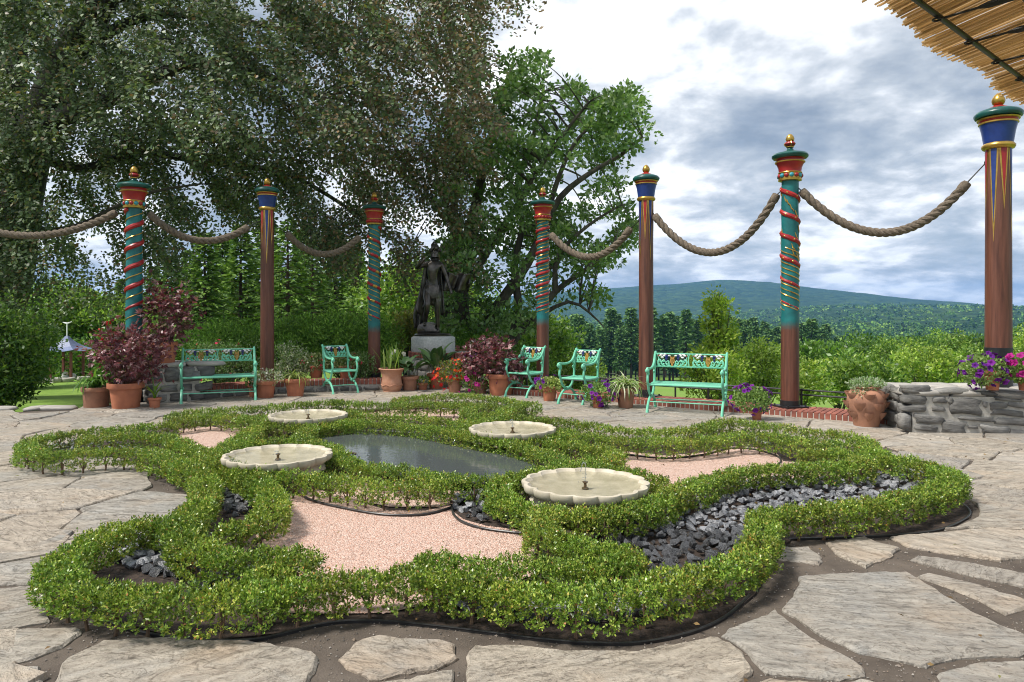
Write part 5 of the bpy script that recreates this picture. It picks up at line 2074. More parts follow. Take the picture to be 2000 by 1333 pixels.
# ================================================================== REED CANOPY
def canopy():
    Z = 2.9
    A, B = P(1690, 0, Z), P(2000, 205, Z)
    A = Vector((A.x, A.y, Z)); B = Vector((B.x, B.y, Z))
    ed_ = (B - A)
    eL = ed_.length
    u = ed_.normalized()
    rd = Vector((.30, -.955, 0)).normalized()
    start = A - u * .7
    e = empty('reed_canopy', 'woven reed awning on black steel rods in the upper right corner', 'awning', start)
    meshes = []
    for i in range(6):
        r = random.Random(i)
        L = 3.4
        m = MB()
        pts = [(0, 0, 0)]
        for k in range(1, 7):
            pts.append((r.uniform(-.006, .006), r.uniform(-.006, .006), L * k / 6))
        m.tube(pts, r.uniform(.0048, .0068), 6)
        meshes.append(m.mesh('reed', MAT['reed'], True))
    n = 300
    tot = eL + .7 + 1.1
    for i in range(n):
        s = tot * (i + random.uniform(-.3, .3)) / n
        jut = random.uniform(-.035, .03) + .03 * math.sin(s * 5)
        p = u * s - rd * jut + Vector((0, 0, random.uniform(0, .014)))
        dirn = (rd + Vector((random.uniform(-.012, .012), random.uniform(-.012, .012), 0.02 + random.uniform(-.004, .004)))).normalized()
        o = link('reed', meshes[i % 6], e, p)
        o.rotation_euler = dirn.to_track_quat('Z', 'X').to_euler()
    # second, looser layer above that keeps most of the sky out
    mb = MB()
    for i in range(130):
        s = tot * (i + random.uniform(-.4, .4)) / 130
        a = u * s + rd * random.uniform(-.01, .05) + Vector((0, 0, .016 + random.uniform(0, .008)))
        b = a + rd * 3.3 + Vector((0, 0, .06))
        mb.tube([a, b], random.uniform(.004, .0066), 5)
    o = mb.build('upper_reeds', MAT['reed'], e, True)
    o['kind'] = 'stuff'
    ins = .17
    base = rd * ins / max(.2, abs(rd.cross(u).z))
    MB().tube([base + u * -.3 + Vector((0, 0, -.022)), base + u * (tot + .3) + Vector((0, 0, -.022))], .013, 10).build('edge_rod', MAT['black_iron'], e, True)
    for s in (1.18, 1.62, 2.06, 2.5, 2.95, 3.4):
        a = base + u * s + Vector((0, 0, -.030))
        b = a + (rd * 1.0 + u * .35) * 2.2
        m = MB().tube([a, a + (b - a) * .08], .006, 8)
        m.tube([a + (b - a) * .08, a + (b - a) * .10, a + (b - a) * .22, b], [.007, .016, .016, .016], 8)
        m.tube([a + Vector((.02 * math.cos(t), .02 * math.sin(t), -.01)) - u * .03 for t in np.linspace(0, 6.28, 12)], .005, 6)
        m.build('strut', MAT['black_iron'], e, True)
    for off in (.5, .62, .95):
        w = base * (1 + off / ins) if False else rd * off
        pts = [w + u * s + Vector((0, 0, -.008 + .004 * math.sin(s * 37))) + rd * .012 * math.sin(s * 23) for s in np.linspace(0, tot, 120)]
        MB().tube(pts, .0028, 5).build('tie_wire', MAT['black_iron'], e, True)


canopy()


# ================================================================== SMALL PAVILION ON THE LEFT LAWN
def pavilion():
    d = 22.0
    c = PD(131, 770, d)
    zg = float(tz(c.x, c.y))
    e = empty('garden_pavilion', 'tiny pagoda roofed pavilion with red posts on the left lawn', 'pavilion', (c.x, c.y, zg))
    W, Ht = .62, 1.32
    zb = c.z - zg
    for sx in (-1, 1):
        for sy in (-1, 1):
            MB().box((sx * W / 2, sy * W / 2, zb + Ht / 2 - .1), (.06, .06, Ht + .2)).build('post', MAT['pavilion_red'], e)
    for sx in (-1, 1):
        for sy in (-1, 1):
            m = MB()
            for k in range(6):
                z = zb + .3 + k * .17
                m.box((sx * (W / 2 - .1), sy * W / 2, z), (.14, .018, .018))
            m.build('lattice', MAT['pavilion_red'], e)
    MB().box((0, 0, zb - .1), (W + .14, W + .14, .3)).build('floor_slab', MAT['terracotta_aged'], e)
    prof = []
    V, F_ = [], []
    rows = [(.50, 0.0), (.42, .04), (.30, .12), (.20, .22), (.10, .34), (.035, .46)]
    for r, z in rows:
        for k in range(16):
            a = 2 * math.pi * k / 16 + math.pi / 16 * 0
            q = max(abs(math.cos(a)), abs(math.sin(a)))
            lift = .07 * (1 / q - 1) * 2.2 * (r / .5)
            V.append((r / q * math.cos(a), r / q * math.sin(a), zb + Ht + z + lift))
    for i in range(len(rows) - 1):
        for k in range(16):
            k2 = (k + 1) % 16
            F_.append((i * 16 + k, i * 16 + k2, (i + 1) * 16 + k2, (i + 1) * 16 + k))
    F_.append(tuple(range(15, -1, -1)))
    F_.append(tuple(80 + k for k in range(16)))
    rf = MB().add(V, F_).build('roof', MAT['roof_blue'], e)
    f = MB().tube([(0, 0, zb + Ht + .44), (0, 0, zb + Ht + .86)], .022, 8)
    f.tube([(-.13, 0, zb + Ht + .88), (0, 0, zb + Ht + .84), (.15, 0, zb + Ht + .90)], [.012, .03, .010], 6)
    f.build('finial', MAT['church_white'], rf, True)
    s = empty('marble_urn', 'pale carved stone ornament inside the small pavilion', 'ornament', (c.x, c.y, zg + zb + .05))
    MB().lathe([(.20, 0), (.20, .06), (.13, .08), (.10, .16), (.16, .20), (.17, .24)], 20).build('foot', MAT['old_marble'], s, True)
    m = MB()
    r = random.Random(2)
    for _ in range(18):
        m.ball((r.gauss(0, .07), r.gauss(0, .06), .40 + r.gauss(0, .07)), r.uniform(.05, .10), 8, 6)
    m.build('carving', MAT['old_marble'], s, True)
    # raised stone bed in front
    b = empty('raised_bed', 'curved dry stone raised bed in front of the small pavilion', 'raised bed', (c.x + .35, c.y - .6, zg))
    MB().lathe([(1.05, -.2), (1.05, zb - .02), (0, zb - .01)], 30).build('soil', MAT['mulch'], b)
    i = 0
    for zz in np.arange(.05, max(zb, .3), .13):
        a = math.pi * .9
        while a < math.pi * 2.1:
            w = random.uniform(.2, .4)
            link('stone', lump_stone(w / 2, .09, .065, 800 + i, 'cap_stone'), b, (1.08 * math.cos(a), 1.08 * math.sin(a), zz), (0, 0, a + math.pi / 2))
            a += w / 1.08 + .01
            i += 1
    n = 500
    q = rng.uniform(-1, 1, (n * 2, 2)); q = q[np.hypot(q[:, 0], q[:, 1]) < 1][:n]
    n = len(q)
    pos = np.column_stack([q, np.full(n, zb) + rng.uniform(0, .08, n)])
    V = leaf_geo(pos, unit(rng.normal(size=(n, 3)) + np.array([0, 0, .6])), .09, .05)
    link('bed_plants', quads_mesh('bed_plants', V, 4, palette(n, [(.18, .05, .05), (.09, .15, .05), (.25, .22, .15)]), MAT['leaf_soft']), b)


pavilion()

# church far down in the valley
ch = PD(1093, 652, 820)
e = empty('church_steeple', 'distant white church steeple rising from the valley trees', 'church', (ch.x, ch.y, ch.z - 9))
MB().box((0, 0, 5.0), (3.6, 3.6, 10.0)).build('tower', MAT['church_white'], e)
MB().lathe([(1.7, 10), (1.5, 12.2), (1.1, 12.6), (.06, 21), (0, 21.2)], 8).build('spire', MAT['church_white'], e)


# ================================================================== POTTED PLANTS
def pot(e, rt, rb, h, mat='terracotta', style='plain'):
    mt = MAT[mat]
    if style == 'urn':
        MB().lathe([(rb * .92, 0), (rb * 1.0, .02 * h), (rb * .96, .07 * h), (rb * 1.10, .16 * h), (rb * 1.16, .3 * h), (rb * 1.08, .48 * h), (rb * 1.06, .6 * h), (rt * .80, .78 * h), (rt * .90, .92 * h), (rt * 1.0, .95 * h), (rt * 1.02, .98 * h), (rt * .97, h), (rt * .84, h), (rt * .80, .9 * h)], 40).build('pot', mt, e, True)
        pts = [((rb * 1.17) * math.cos(a), (rb * 1.17) * math.sin(a), h * (.27 + .06 * abs(math.sin(a * 4)))) for a in np.linspace(0, 2 * math.pi, 80)]
        MB().tube(pts, h * .018, 6).build('garland', mt, e, True)
    else:
        MB().lathe([(rb, 0), (rb * 1.02, .01), (rb + (rt * .90 - rb) * .80, h * .80), (rb + (rt * .90 - rb) * .80, h * .84), (rt * .80, h * .84)], 36).build('pot', mt, e, True)
        MB().lathe([(rt * .90, h * .795), (rt * .985, h * .80), (rt, h * .82), (rt, h * .985), (rt * .985, h), (rt * .89, h), (rt * .87, h * .97), (rt * .86, h * .86)], 36).build('rim', mt, e, True)
    MB().lathe([(rt * .80, h * .88), (rt * .6, h * .91), (0, h * .92)], 24).build('soil', MAT['pot_soil'], e, True)


def potted(name, label, cat, px, py, wpx, hpx, mat='terracotta', z=0.0, style='plain', taper=.68, group=None):
    d = FPX * (EYE - z) / (py - HPX)
    rt, h = wpx / 2 / FPX * d, hpx / FPX * d
    d += rt * taper
    c = Vector(((px - CPX) / FPX * d, d, z))
    e = empty(name, label, cat, c, random.uniform(0, 0), group)
    pot(e, rt, rt * taper, h, mat, style)
    e['pr'] = rt
    e['ph'] = h
    return e


def px_m(e, n):
    return n / FPX * e.location.y


def local(e, px, py):
    return PD(px, py, e.location.y) - Vector(e.location)


def straps(e, n, base, L, W, elev, droop, cols, mat='leaf_soft', spread=.03, name='leaf_straps', seg=6, w=None):
    Vs = []
    for i in range(n):
        az = rng.uniform(0, 6.283)
        el = R(rng.uniform(*elev))
        Ls = L * rng.uniform(.65, 1.1)
        p = np.array(base, float) + np.array([rng.normal() * spread, rng.normal() * spread, 0])
        side = np.array([-math.sin(az), math.cos(az), 0])
        dr = droop * rng.uniform(.7, 1.3)
        prev = None
        for k in range(seg + 1):
            t = k / seg
            wd = W * (math.sin(math.pi * min(1, .18 + .82 * t)) ** .6 if t < 1 else 0.05) * .5
            row = (p - side * wd, p + side * wd)
            if prev is not None:
                Vs.append([prev[0], prev[1], row[1], row[0]])
            prev = row
            a = el - dr * t
            p = p + np.array([math.cos(az) * math.cos(a), math.sin(az) * math.cos(a), math.sin(a)]) * Ls / seg
    V = np.array(Vs)
    c = np.repeat(palette(n, cols, w), seg, 0)
    return link(name, quads_mesh(name, V, 4, c, MAT[mat]), e)


def mound(e, c, rad, n, L, W, cols, mat='leaf_soft', name='foliage', w=None, shell=.55, up=.5):
    u = rand_dirs(n)
    rr = (shell + (1 - shell) * rng.random(n) ** .6)[:, None] * (1 + .12 * np.sin(u[:, :1] * 7 + u[:, 1:2] * 5))
    pos = np.array(c) + u * rr * np.array(rad)
    d = unit(u * .8 + np.array([0, 0, up]) + .7 * rng.normal(size=(n, 3)))
    s = rng.uniform(.7, 1.25, n)
    return leaf_obj(name, leaf_geo(pos, d, L * s, W * s), palette(n, cols, w), MAT[mat], e)


FLOW = {}


def flower_mesh(kind, mat):
    key = (kind, mat)
    if key in FLOW:
        return FLOW[key]
    m = MB()
    if kind == 'petunia':
        k = 15
        vs_ = [(0, 0, -.5)]
        for i in range(k):
            a = 2 * math.pi * i / k
            q = 1 + .10 * math.cos(5 * a)
            vs_.append((.45 * math.cos(a), .45 * math.sin(a), -.02))
        for i in range(k):
            a = 2 * math.pi * i / k
            q = .92 + .13 * math.cos(5 * a)
            vs_.append((q * math.cos(a), q * math.sin(a), .08 + .10 * math.sin(5 * a)))
        f = [(0, 1 + i, 1 + (i + 1) % k) for i in range(k)] + [(1 + i, 1 + k + i, 1 + k + (i + 1) % k, 1 + (i + 1) % k) for i in range(k)]
        m.add(vs_, f)
    else:
        for j in range(5):
            a = 2 * math.pi * j / 5
            c, s = math.cos(a), math.sin(a)
            pts = [(0, 0, 0), (.45, -.38, .06), (.95, -.24, .10), (1.0, .2, .08), (.5, .38, .05)]
            m.add([(x * c - y * s, x * s + y * c, z + .02 * j) for x, y, z in pts], [(0, 1, 2, 3, 4)])
    FLOW[key] = m.mesh('flower', MAT[mat])
    return FLOW[key]


def blooms(e, c, rad, n, size, mat, kind='petunia', low=-.5, name='flower', bias=(0, -.35, .3)):
    me = flower_mesh(kind, mat)
    for i in range(n):
        while True:
            u = rand_dirs(1)[0] + np.array(bias) * rng.random()
            u = u / np.linalg.norm(u)
            if u[2] > low:
                break
        p = np.array(c) + u * np.array(rad) * rng.uniform(.95, 1.12)
        d = Vector(u + rng.normal(size=3) * .35)
        s = size * rng.uniform(.75, 1.15)
        o = link(name, me, e, p, d.to_track_quat('Z', 'Y').to_euler(), s)


def maple(e, c, rad, n, base):
    """red palmate leaves: five pointed lobes each, on branching stems"""
    kc = 34
    cu = rand_dirs(kc) * (.45 + .6 * rng.random((kc, 1)) ** .6)
    u = cu[rng.integers(0, kc, n)] + .26 * rng.normal(size=(n, 3))
    pos = np.array(c) + u * np.array(rad)
    u = unit(u)
    out = unit(u * .8 + np.array([0, -.1, -.25]) + .5 * rng.normal(size=(n, 3)))
    nrm = unit(np.array([0, -.25, 1.0]) + .55 * rng.normal(size=(n, 3)))
    side = unit(np.cross(nrm, out))
    s = rng.uniform(.7, 1.25, n)
    Vs, cs = [], []
    cols = palette(n, [(.19, .06, .07), (.12, .036, .044), (.27, .13, .14), (.34, .22, .21), (.07, .026, .028), (.14, .10, .05)], [4, 4, 3, 2, 2, .8], .18)
    for k, (ang, ln) in enumerate(((-1.15, .6), (-.58, .85), (0, 1.0), (.58, .85), (1.15, .6))):
        d = unit(out * math.cos(ang) + side * math.sin(ang))
        Vs.append(leaf_geo(pos, d, .085 * ln * s, .026 * s, .1, ref=nrm))
        cs.append(cols)
    leaf_obj('foliage', np.concatenate(Vs), np.concatenate(cs), MAT['leaf_red'], e)
    m = MB()
    for i in range(34):
        a = u[i * 3 % n] * np.array(rad) * .9 + np.array(c)
        b = np.array(base)
        mid = b * .45 + a * .55 + np.array([0, 0, -.03])
        m.tube(spline([b, mid, a], .06), [.008] + [.004] * (len(spline([b, mid, a], .06)) - 1), 5)
    m.build('stems', MAT['stem_wood'], e, True)


def soil_z(e):
    return e['ph'] * .92


GREEN = [(.10, .21, .04), (.15, .28, .055), (.07, .15, .03)]
# maples
e = potted('potted_maple', 'large terracotta pot of dark red maple in front of the first teal post', 'potted maple', 246, 803, 68, 53, taper=.70)
maple(e, local(e, 250, 694), (px_m(e, 60), px_m(e, 50), px_m(e, 50)), 900, (0, 0, soil_z(e)))
mound(e, local(e, 285, 715), (px_m(e, 30), .2, px_m(e, 30)), 60, .08, .02, [(.16, .05, .06)], 'leaf_red', 'lower_leaves')
e = potted('potted_maple', 'red maple in a terracotta pot raised on the left stone wall', 'potted maple', 320, 712, 52, 43, z=.64, taper=.75)
maple(e, local(e, 325, 622), (px_m(e, 47), px_m(e, 42), px_m(e, 56)), 750, (0, 0, soil_z(e)))
e = potted('potted_maple', 'large terracotta pot of bronze red shrub right of the statue', 'potted maple', 978, 775, 57, 43, taper=.74)
maple(e, local(e, 966, 705), (px_m(e, 48), px_m(e, 42), px_m(e, 40)), 950, (0, 0, soil_z(e)))
# strap leaved pots at the left
e = potted('potted_lily', 'dark terracotta pot of arching green strap leaves left of the big maple pot', 'potted plant', 188, 800, 54, 42, 'terracotta_aged', taper=.8)
straps(e, 70, (0, 0, soil_z(e)), .62, .030, (45, 88), 2.6, [(.09, .20, .035), (.14, .28, .05), (.06, .14, .03)])
e = potted('potted_geranium', 'scarlet geranium clusters showing above the left maple pot', 'potted plant', 214, 788, 40, 34, 'terracotta_aged')
mound(e, local(e, 208, 690), (px_m(e, 26), .25, px_m(e, 52)), 500, .06, .045, GREEN)
for a, b in ((212, 632), (192, 655), (204, 662), (216, 674), (236, 672), (198, 645)):
    blooms(e, local(e, a, b), (.035, .035, .03), 9, .022, 'bloom_red', 'round', -1)
e = potted('potted_eucomis', 'small terracotta pot with one tall yellow green flower spike', 'potted plant', 302, 800, 25, 22)
straps(e, 12, (0, 0, soil_z(e)), .36, .030, (60, 85), 1.5, [(.20, .36, .04), (.30, .45, .06)], spread=.012)
m = MB().tube(spline([(0, 0, soil_z(e)), (-.03, 0, .45), tuple(local(e, 285, 690))], .05), .011, 7)
m.build('flower_stalk', MAT['stem_green'], e, True)
_c = local(e, 284, 694)
mound(e, _c, (.032, .032, .085), 130, .035, .018, [(.36, .46, .10), (.45, .50, .14)], name='flower_spike')
# pots between the left benches
e = potted('potted_silverleaf', 'terracotta pot of white green small leaved plant right of the long left bench', 'potted plant', 519, 781, 42, 36)
mound(e, (0, 0, e['ph'] * 1.12), (px_m(e, 33), px_m(e, 24), px_m(e, 17)), 900, .034, .016, [(.30, .38, .20), (.48, .52, .38), (.20, .30, .12), (.55, .50, .46)], up=1.0)
blooms(e, (0, 0, e['ph'] * 1.15), (px_m(e, 30), px_m(e, 22), px_m(e, 19)), 26, .016, 'bloom_white', 'round', -.1)
e = potted('potted_spider_plant', 'terracotta pot of yellow green spider plant between the left seats', 'potted plant', 577, 778, 43, 37)
straps(e, 60, (0, 0, soil_z(e)), .42, .017, (35, 88), 2.6, [(.32, .40, .10), (.18, .30, .06), (.45, .47, .22)])
e = potted('potted_begonia', 'small terracotta pot hidden behind the right leg of the long left bench', 'potted plant', 497, 778, 26, 27)
mound(e, (0, 0, e['ph'] * 1.1), (.14, .12, .10), 240, .05, .035, GREEN)
for px_, lab in ((618, 'red begonia pot on the brick kerb left of the armchair'), (676, 'begonia pot on the brick kerb behind the left armchair')):
    e = potted('potted_begonia', lab, 'potted plant', px_, 739, 31, 24, z=.23)
    mound(e, (0, 0, e['ph'] * 1.15), (px_m(e, 30), px_m(e, 24), px_m(e, 20)), 700, .050, .034, [(.14, .20, .06), (.30, .34, .16), (.10, .15, .04), (.38, .40, .26)])
    blooms(e, (0, 0, e['ph'] * 1.15), (px_m(e, 30), px_m(e, 24), px_m(e, 20)), 12, .024, 'bloom_pink', 'round', -.4)
# urn with bulbs
e = potted('potted_bulbs', 'pale ornate terracotta urn of pale green bulb leaves left of the statue', 'potted plant', 765, 768, 51, 47, 'terracotta_pale', style='urn', taper=.70)
straps(e, 26, (0, 0, soil_z(e)), .50, .034, (70, 89), .45, [(.24, .36, .07), (.34, .44, .12), (.16, .28, .05)], spread=.07)
for a, b in ((768, 690), (775, 686), (788, 692), (762, 700)):
    blooms(e, local(e, a, b), (.03, .03, .03), 4, .03, 'bloom_white', 'round', -1)


def broad(e, n, L, W, cols, elev=(35, 80), droop=1.7, spread=.05):
    """broad glossy leaves on stalks, each leaf a part"""
    mats = MAT['leaf_red2'] if 'leaf_red2' in MAT else None
    for i in range(n):
        az = 2 * math.pi * (i + rng.random()) / n
        el = R(rng.uniform(*elev))
        Ls = L * rng.uniform(.75, 1.1)
        p = np.array([rng.normal() * spread, rng.normal() * spread, soil_z(e)])
        side = np.array([-math.sin(az), math.cos(az), 0])
        rows = []
        seg = 10
        for k in range(seg + 1):
            t = k / seg
            wd = W * .5 * (.06 if t < .32 else max(.02, math.sin(math.pi * ((t - .30) / .70) ** .8)))
            a = el - droop * t * t
            up = np.array([-math.cos(az) * math.sin(a), -math.sin(az) * math.sin(a), math.cos(a)])
            rows.append((p - side * wd + up * wd * .35, p, p + side * wd + up * wd * .35))
            p = p + np.array([math.cos(az) * math.cos(a), math.sin(az) * math.cos(a), math.sin(a)]) * Ls / seg
        Vs = []
        for a_, b_ in zip(rows, rows[1:]):
            Vs.append([a_[0], a_[1], b_[1], b_[0]])
            Vs.append([a_[1], a_[2], b_[2], b_[1]])
        c = np.repeat(palette(1, cols), len(Vs), 0)
        link('leaf', quads_mesh('leaf', np.array(Vs), 4, c, MAT['leaf_gloss']), e)


foliage_mat('leaf_gloss', .15, .30, .6)
e = potted('potted_aspidistra', 'brown pot of broad drooping dark leaves beside the terracotta urn', 'potted plant', 800, 765, 38, 29, 'terracotta_aged')
broad(e, 15, .62, .15, [(.045, .10, .03), (.07, .14, .045), (.035, .075, .025)])
e = potted('potted_aspidistra', 'terracotta pot of upright broad dark leaves in front of the plinth', 'potted plant', 852, 762, 37, 31)
broad(e, 15, .72, .15, [(.05, .11, .03), (.085, .16, .05), (.04, .085, .025)], (50, 86), 1.2)
e = potted('potted_primrose', 'small terracotta pot of pink and yellow flowers before the broad leaved pots', 'potted plant', 826, 764, 21, 15)
mound(e, (0, 0, e['ph'] * 1.2), (px_m(e, 15), px_m(e, 13), px_m(e, 10)), 260, .04, .026, [(.12, .24, .05), (.2, .32, .08)])
blooms(e, (-.06, 0, e['ph'] * 1.25), (.08, .09, .085), 7, .026, 'bloom_pink', 'round', 0)
blooms(e, (.08, 0, e['ph'] * 1.15), (.07, .08, .06), 5, .026, 'bloom_yellow', 'round', 0)
# impatiens and petunias by the plinth
e = potted('potted_impatiens', 'mound of red and orange impatiens in front of the plinth', 'potted plant', 888, 770, 32, 30, 'terracotta_aged')
mound(e, local(e, 888, 728), (px_m(e, 36), px_m(e, 26), px_m(e, 24)), 900, .05, .028, [(.12, .20, .04), (.20, .26, .06), (.30, .20, .06)])
blooms(e, local(e, 888, 726), (px_m(e, 38), px_m(e, 28), px_m(e, 26)), 46, .030, 'bloom_orange', 'round', -.7)
blooms(e, local(e, 878, 738), (px_m(e, 34), px_m(e, 28), px_m(e, 28)), 40, .030, 'bloom_red', 'round', -.8)
e = potted('potted_petunia', 'purple petunias rising behind the red impatiens', 'potted plant', 925, 764, 30, 40, 'terracotta_aged')
mound(e, local(e, 922, 716), (px_m(e, 30), px_m(e, 24), px_m(e, 20)), 700, .05, .026, [(.16, .26, .07), (.26, .36, .13)])
blooms(e, local(e, 920, 713), (px_m(e, 32), px_m(e, 26), px_m(e, 20)), 24, .036, 'bloom_purple', low=-.5)
e = potted('potted_petunia', 'magenta petunias spilling to the ground left of the bronze red shrub', 'potted plant', 938, 772, 32, 26, 'terracotta_aged')
mound(e, local(e, 934, 742), (px_m(e, 38), px_m(e, 26), px_m(e, 26)), 900, .046, .026, [(.12, .22, .05), (.2, .32, .09), (.09, .16, .04)])
blooms(e, local(e, 930, 748), (px_m(e, 40), px_m(e, 28), px_m(e, 26)), 20, .042, 'bloom_magenta', low=-.9)
# right side pots
e = potted('potted_petunia', 'terracotta pot of pale leaved purple petunias between the two right armchairs', 'potted plant', 1073, 786, 32, 28)
mound(e, (0, 0, e['ph'] * 1.15), (px_m(e, 27), px_m(e, 22), px_m(e, 15)), 700, .042, .026, [(.36, .44, .13), (.48, .52, .22), (.24, .34, .09)])
blooms(e, (0, 0, e['ph'] * 1.22), (px_m(e, 30), px_m(e, 24), px_m(e, 17)), 20, .036, 'bloom_purple', low=-.3)
e = potted('potted_petunia', 'small pot of trailing purple petunias beside the spider plant', 'potted plant', 1168, 801, 26, 27)
mound(e, local(e, 1170, 768), (px_m(e, 36), px_m(e, 28), px_m(e, 22)), 900, .044, .024, [(.13, .24, .05), (.22, .34, .10)])
blooms(e, local(e, 1172, 770), (px_m(e, 39), px_m(e, 30), px_m(e, 25)), 40, .040, 'bloom_purple', low=-.95)
e = potted('potted_spider_plant', 'terracotta pot of white striped spider plant before the right blue post', 'potted plant', 1222, 801, 40, 42, 'terracotta_aged')
straps(e, 110, (0, 0, soil_z(e)), .46, .020, (25, 88), 2.5, [(.50, .54, .34), (.20, .32, .08), (.62, .62, .46), (.30, .40, .14)], spread=.04)
e = potted('potted_petunia', 'small terracotta pot of purple petunias right of the long right bench', 'potted plant', 1478, 824, 23, 26)
mound(e, local(e, 1470, 782), (px_m(e, 36), px_m(e, 28), px_m(e, 24)), 900, .044, .026, [(.15, .26, .06), (.26, .38, .12)])
blooms(e, local(e, 1466, 780), (px_m(e, 40), px_m(e, 30), px_m(e, 29)), 34, .042, 'bloom_purple', low=-.95)
_wd = FPX * (EYE - .55) / (765 - HPX)
e = potted('potted_petunia', 'bushy purple petunias in a terracotta pot on the right stone wall', 'potted plant', 1938, 763, 32, 38, z=.545)
mound(e, local(e, 1922, 724), (px_m(e, 40), px_m(e, 32), px_m(e, 30)), 1200, .044, .026, [(.16, .28, .06), (.28, .40, .14), (.38, .48, .20)])
blooms(e, local(e, 1921, 724), (px_m(e, 44), px_m(e, 36), px_m(e, 33)), 62, .040, 'bloom_purple', low=-.95)
e = potted('potted_petunia', 'pink magenta petunias in a pot at the right edge on the stone wall', 'potted plant', 2003, 764, 32, 34, z=.545)
mound(e, local(e, 1996, 722), (px_m(e, 32), px_m(e, 28), px_m(e, 26)), 900, .044, .026, [(.18, .30, .07), (.30, .40, .14)])
blooms(e, local(e, 1994, 718), (px_m(e, 35), px_m(e, 31), px_m(e, 28)), 44, .040, 'bloom_magenta', low=-.7)


# strawberry jar
def strawberry_jar():
    d = P(1692, 839).y + .12
    e = empty('strawberry_jar', 'bulging terracotta strawberry jar with pockets beside the right wall', 'strawberry jar', ((1692 - CPX) / FPX * d, d, .02))
    mt = MAT['terracotta_aged']
    h = .515
    MB().lathe([(.145, 0), (.15, .01), (.165, .10), (.205, .20), (.232, .31), (.225, .40), (.185, .465), (.150, .480), (.150, .495), (.168, .503), (.168, .517), (.140, .517), (.135, .48)], 44).build('jar', mt, e, True)
    MB().lathe([(.14, .478), (0, .485)], 24).build('soil', MAT['pot_soil'], e)
    for k, (zz, rr, n_, off) in enumerate(((.16, .192, 6, 0), (.285, .230, 6, .5), (.40, .222, 6, 0))):
        for i in range(n_):
            a = 2 * math.pi * (i + off) / n_ + .25
            V, F_ = [], []
            for j in range(9):
                t = j / 8 - .5
                aa = a + t * .62
                bul = .052 * math.cos(t * math.pi) ** .8
                V.append(((rr + bul) * math.cos(aa), (rr + bul) * math.sin(aa), zz + .035))
                V.append(((rr + bul * .82) * math.cos(aa), (rr + bul * .82) * math.sin(aa), zz + .030))
                V.append(((rr + bul * .7) * math.cos(aa), (rr + bul * .7) * math.sin(aa), zz))
                V.append(((rr - .012) * math.cos(a + t * .2), (rr - .012) * math.sin(a + t * .2), zz - .065))
            for j in range(8):
                q = j * 4
                F_ += [(q, q + 4, q + 5, q + 1), (q + 0, q + 2, q + 6, q + 4), (q + 2, q + 3, q + 7, q + 6)]
            MB().add(V, F_).build('pocket', mt, e, True)
    mound(e, (0, -.02, .54), (.21, .17, .07), 800, .045, .018, [(.32, .42, .24), (.46, .52, .38), (.20, .32, .12)])
    mound(e, (-.12, -.08, .47), (.10, .10, .09), 260, .04, .016, [(.32, .42, .24), (.46, .52, .38)], name='trailing_leaves')
    MB().box((0, 0, -.005), (.42, .36, .03), .2).build('base_slab', MAT['cap_stone'], e)


strawberry_jar()


# ================================================================== SHRUBS AND TREES NEAR THE TERRACE
def clusters(centers, rad, n_each, L, W, cols, w=None, up=.35, flat=.7, tone=.16):
    k = len(centers)
    n = k * n_each
    idx = np.repeat(np.arange(k), n_each)
    u = rng.normal(size=(n, 3))
    u = u / np.maximum(1.0, np.linalg.norm(u, axis=1, keepdims=True) / 1.7)
    rad = np.broadcast_to(np.asarray(rad, float), (k,))
    pos = np.asarray(centers)[idx] + u * rad[idx][:, None] * np.array([.62, .62, .62 * flat])
    d = unit(u * .55 + np.array([0, 0, up]) + .8 * rng.normal(size=(n, 3)))
    s = rng.uniform(.7, 1.25, n)
    c = palette(n, cols, w) * (1 + tone * rng.normal(size=k))[idx][:, None].clip(.5, 1.6)
    return leaf_geo(pos, d, L * s, W * s), np.clip(c, .003, 1)


def shrub(name, label, px, d, py_mid, wpx, hpx, dep, n_cl, n_each, L, W, cols, mat='leaf_tree', cat='shrub', group=None, up=.35, cr=.22, wts=None, trunk=True, gz=None):
    c = PD(px, py_mid, d)
    zg = float(tz(c.x, c.y)) if gz is None else gz
    e = empty(name, label, cat, (c.x, c.y, zg), 0, group)
    rx, rz_ = wpx / 2 / FPX * d, hpx / 2 / FPX * d
    u = rand_dirs(n_cl)
    u *= (.30 + .70 * rng.random((n_cl, 1)) ** .45)
    cen = np.array([0, 0, c.z - zg]) + u * np.array([rx, dep, rz_]) * (1 + .13 * rng.normal(size=(n_cl, 1)))
    cen[:, 2] = np.maximum(cen[:, 2], .12)
    V, cc = clusters(cen, np.full(n_cl, cr) * rng.uniform(.7, 1.3, n_cl), n_each, L, W, cols, wts, up)
    leaf_obj('crown', V, cc, MAT[mat], e)
    if trunk:
        m = MB()
        top = c.z - zg
        for i in range(min(n_cl, 26)):
            q = cen[i]
            b = np.array([rng.normal() * .06 * rx, rng.normal() * .06, 0])
            m.tube([b, b * .5 + q * np.array([.25, .25, .5]), q], [.02 + .012 * rz_, .012 + .008 * rz_, .006], 6)
        m.build('trunk', MAT['bark_oak'], e, True)
    return e


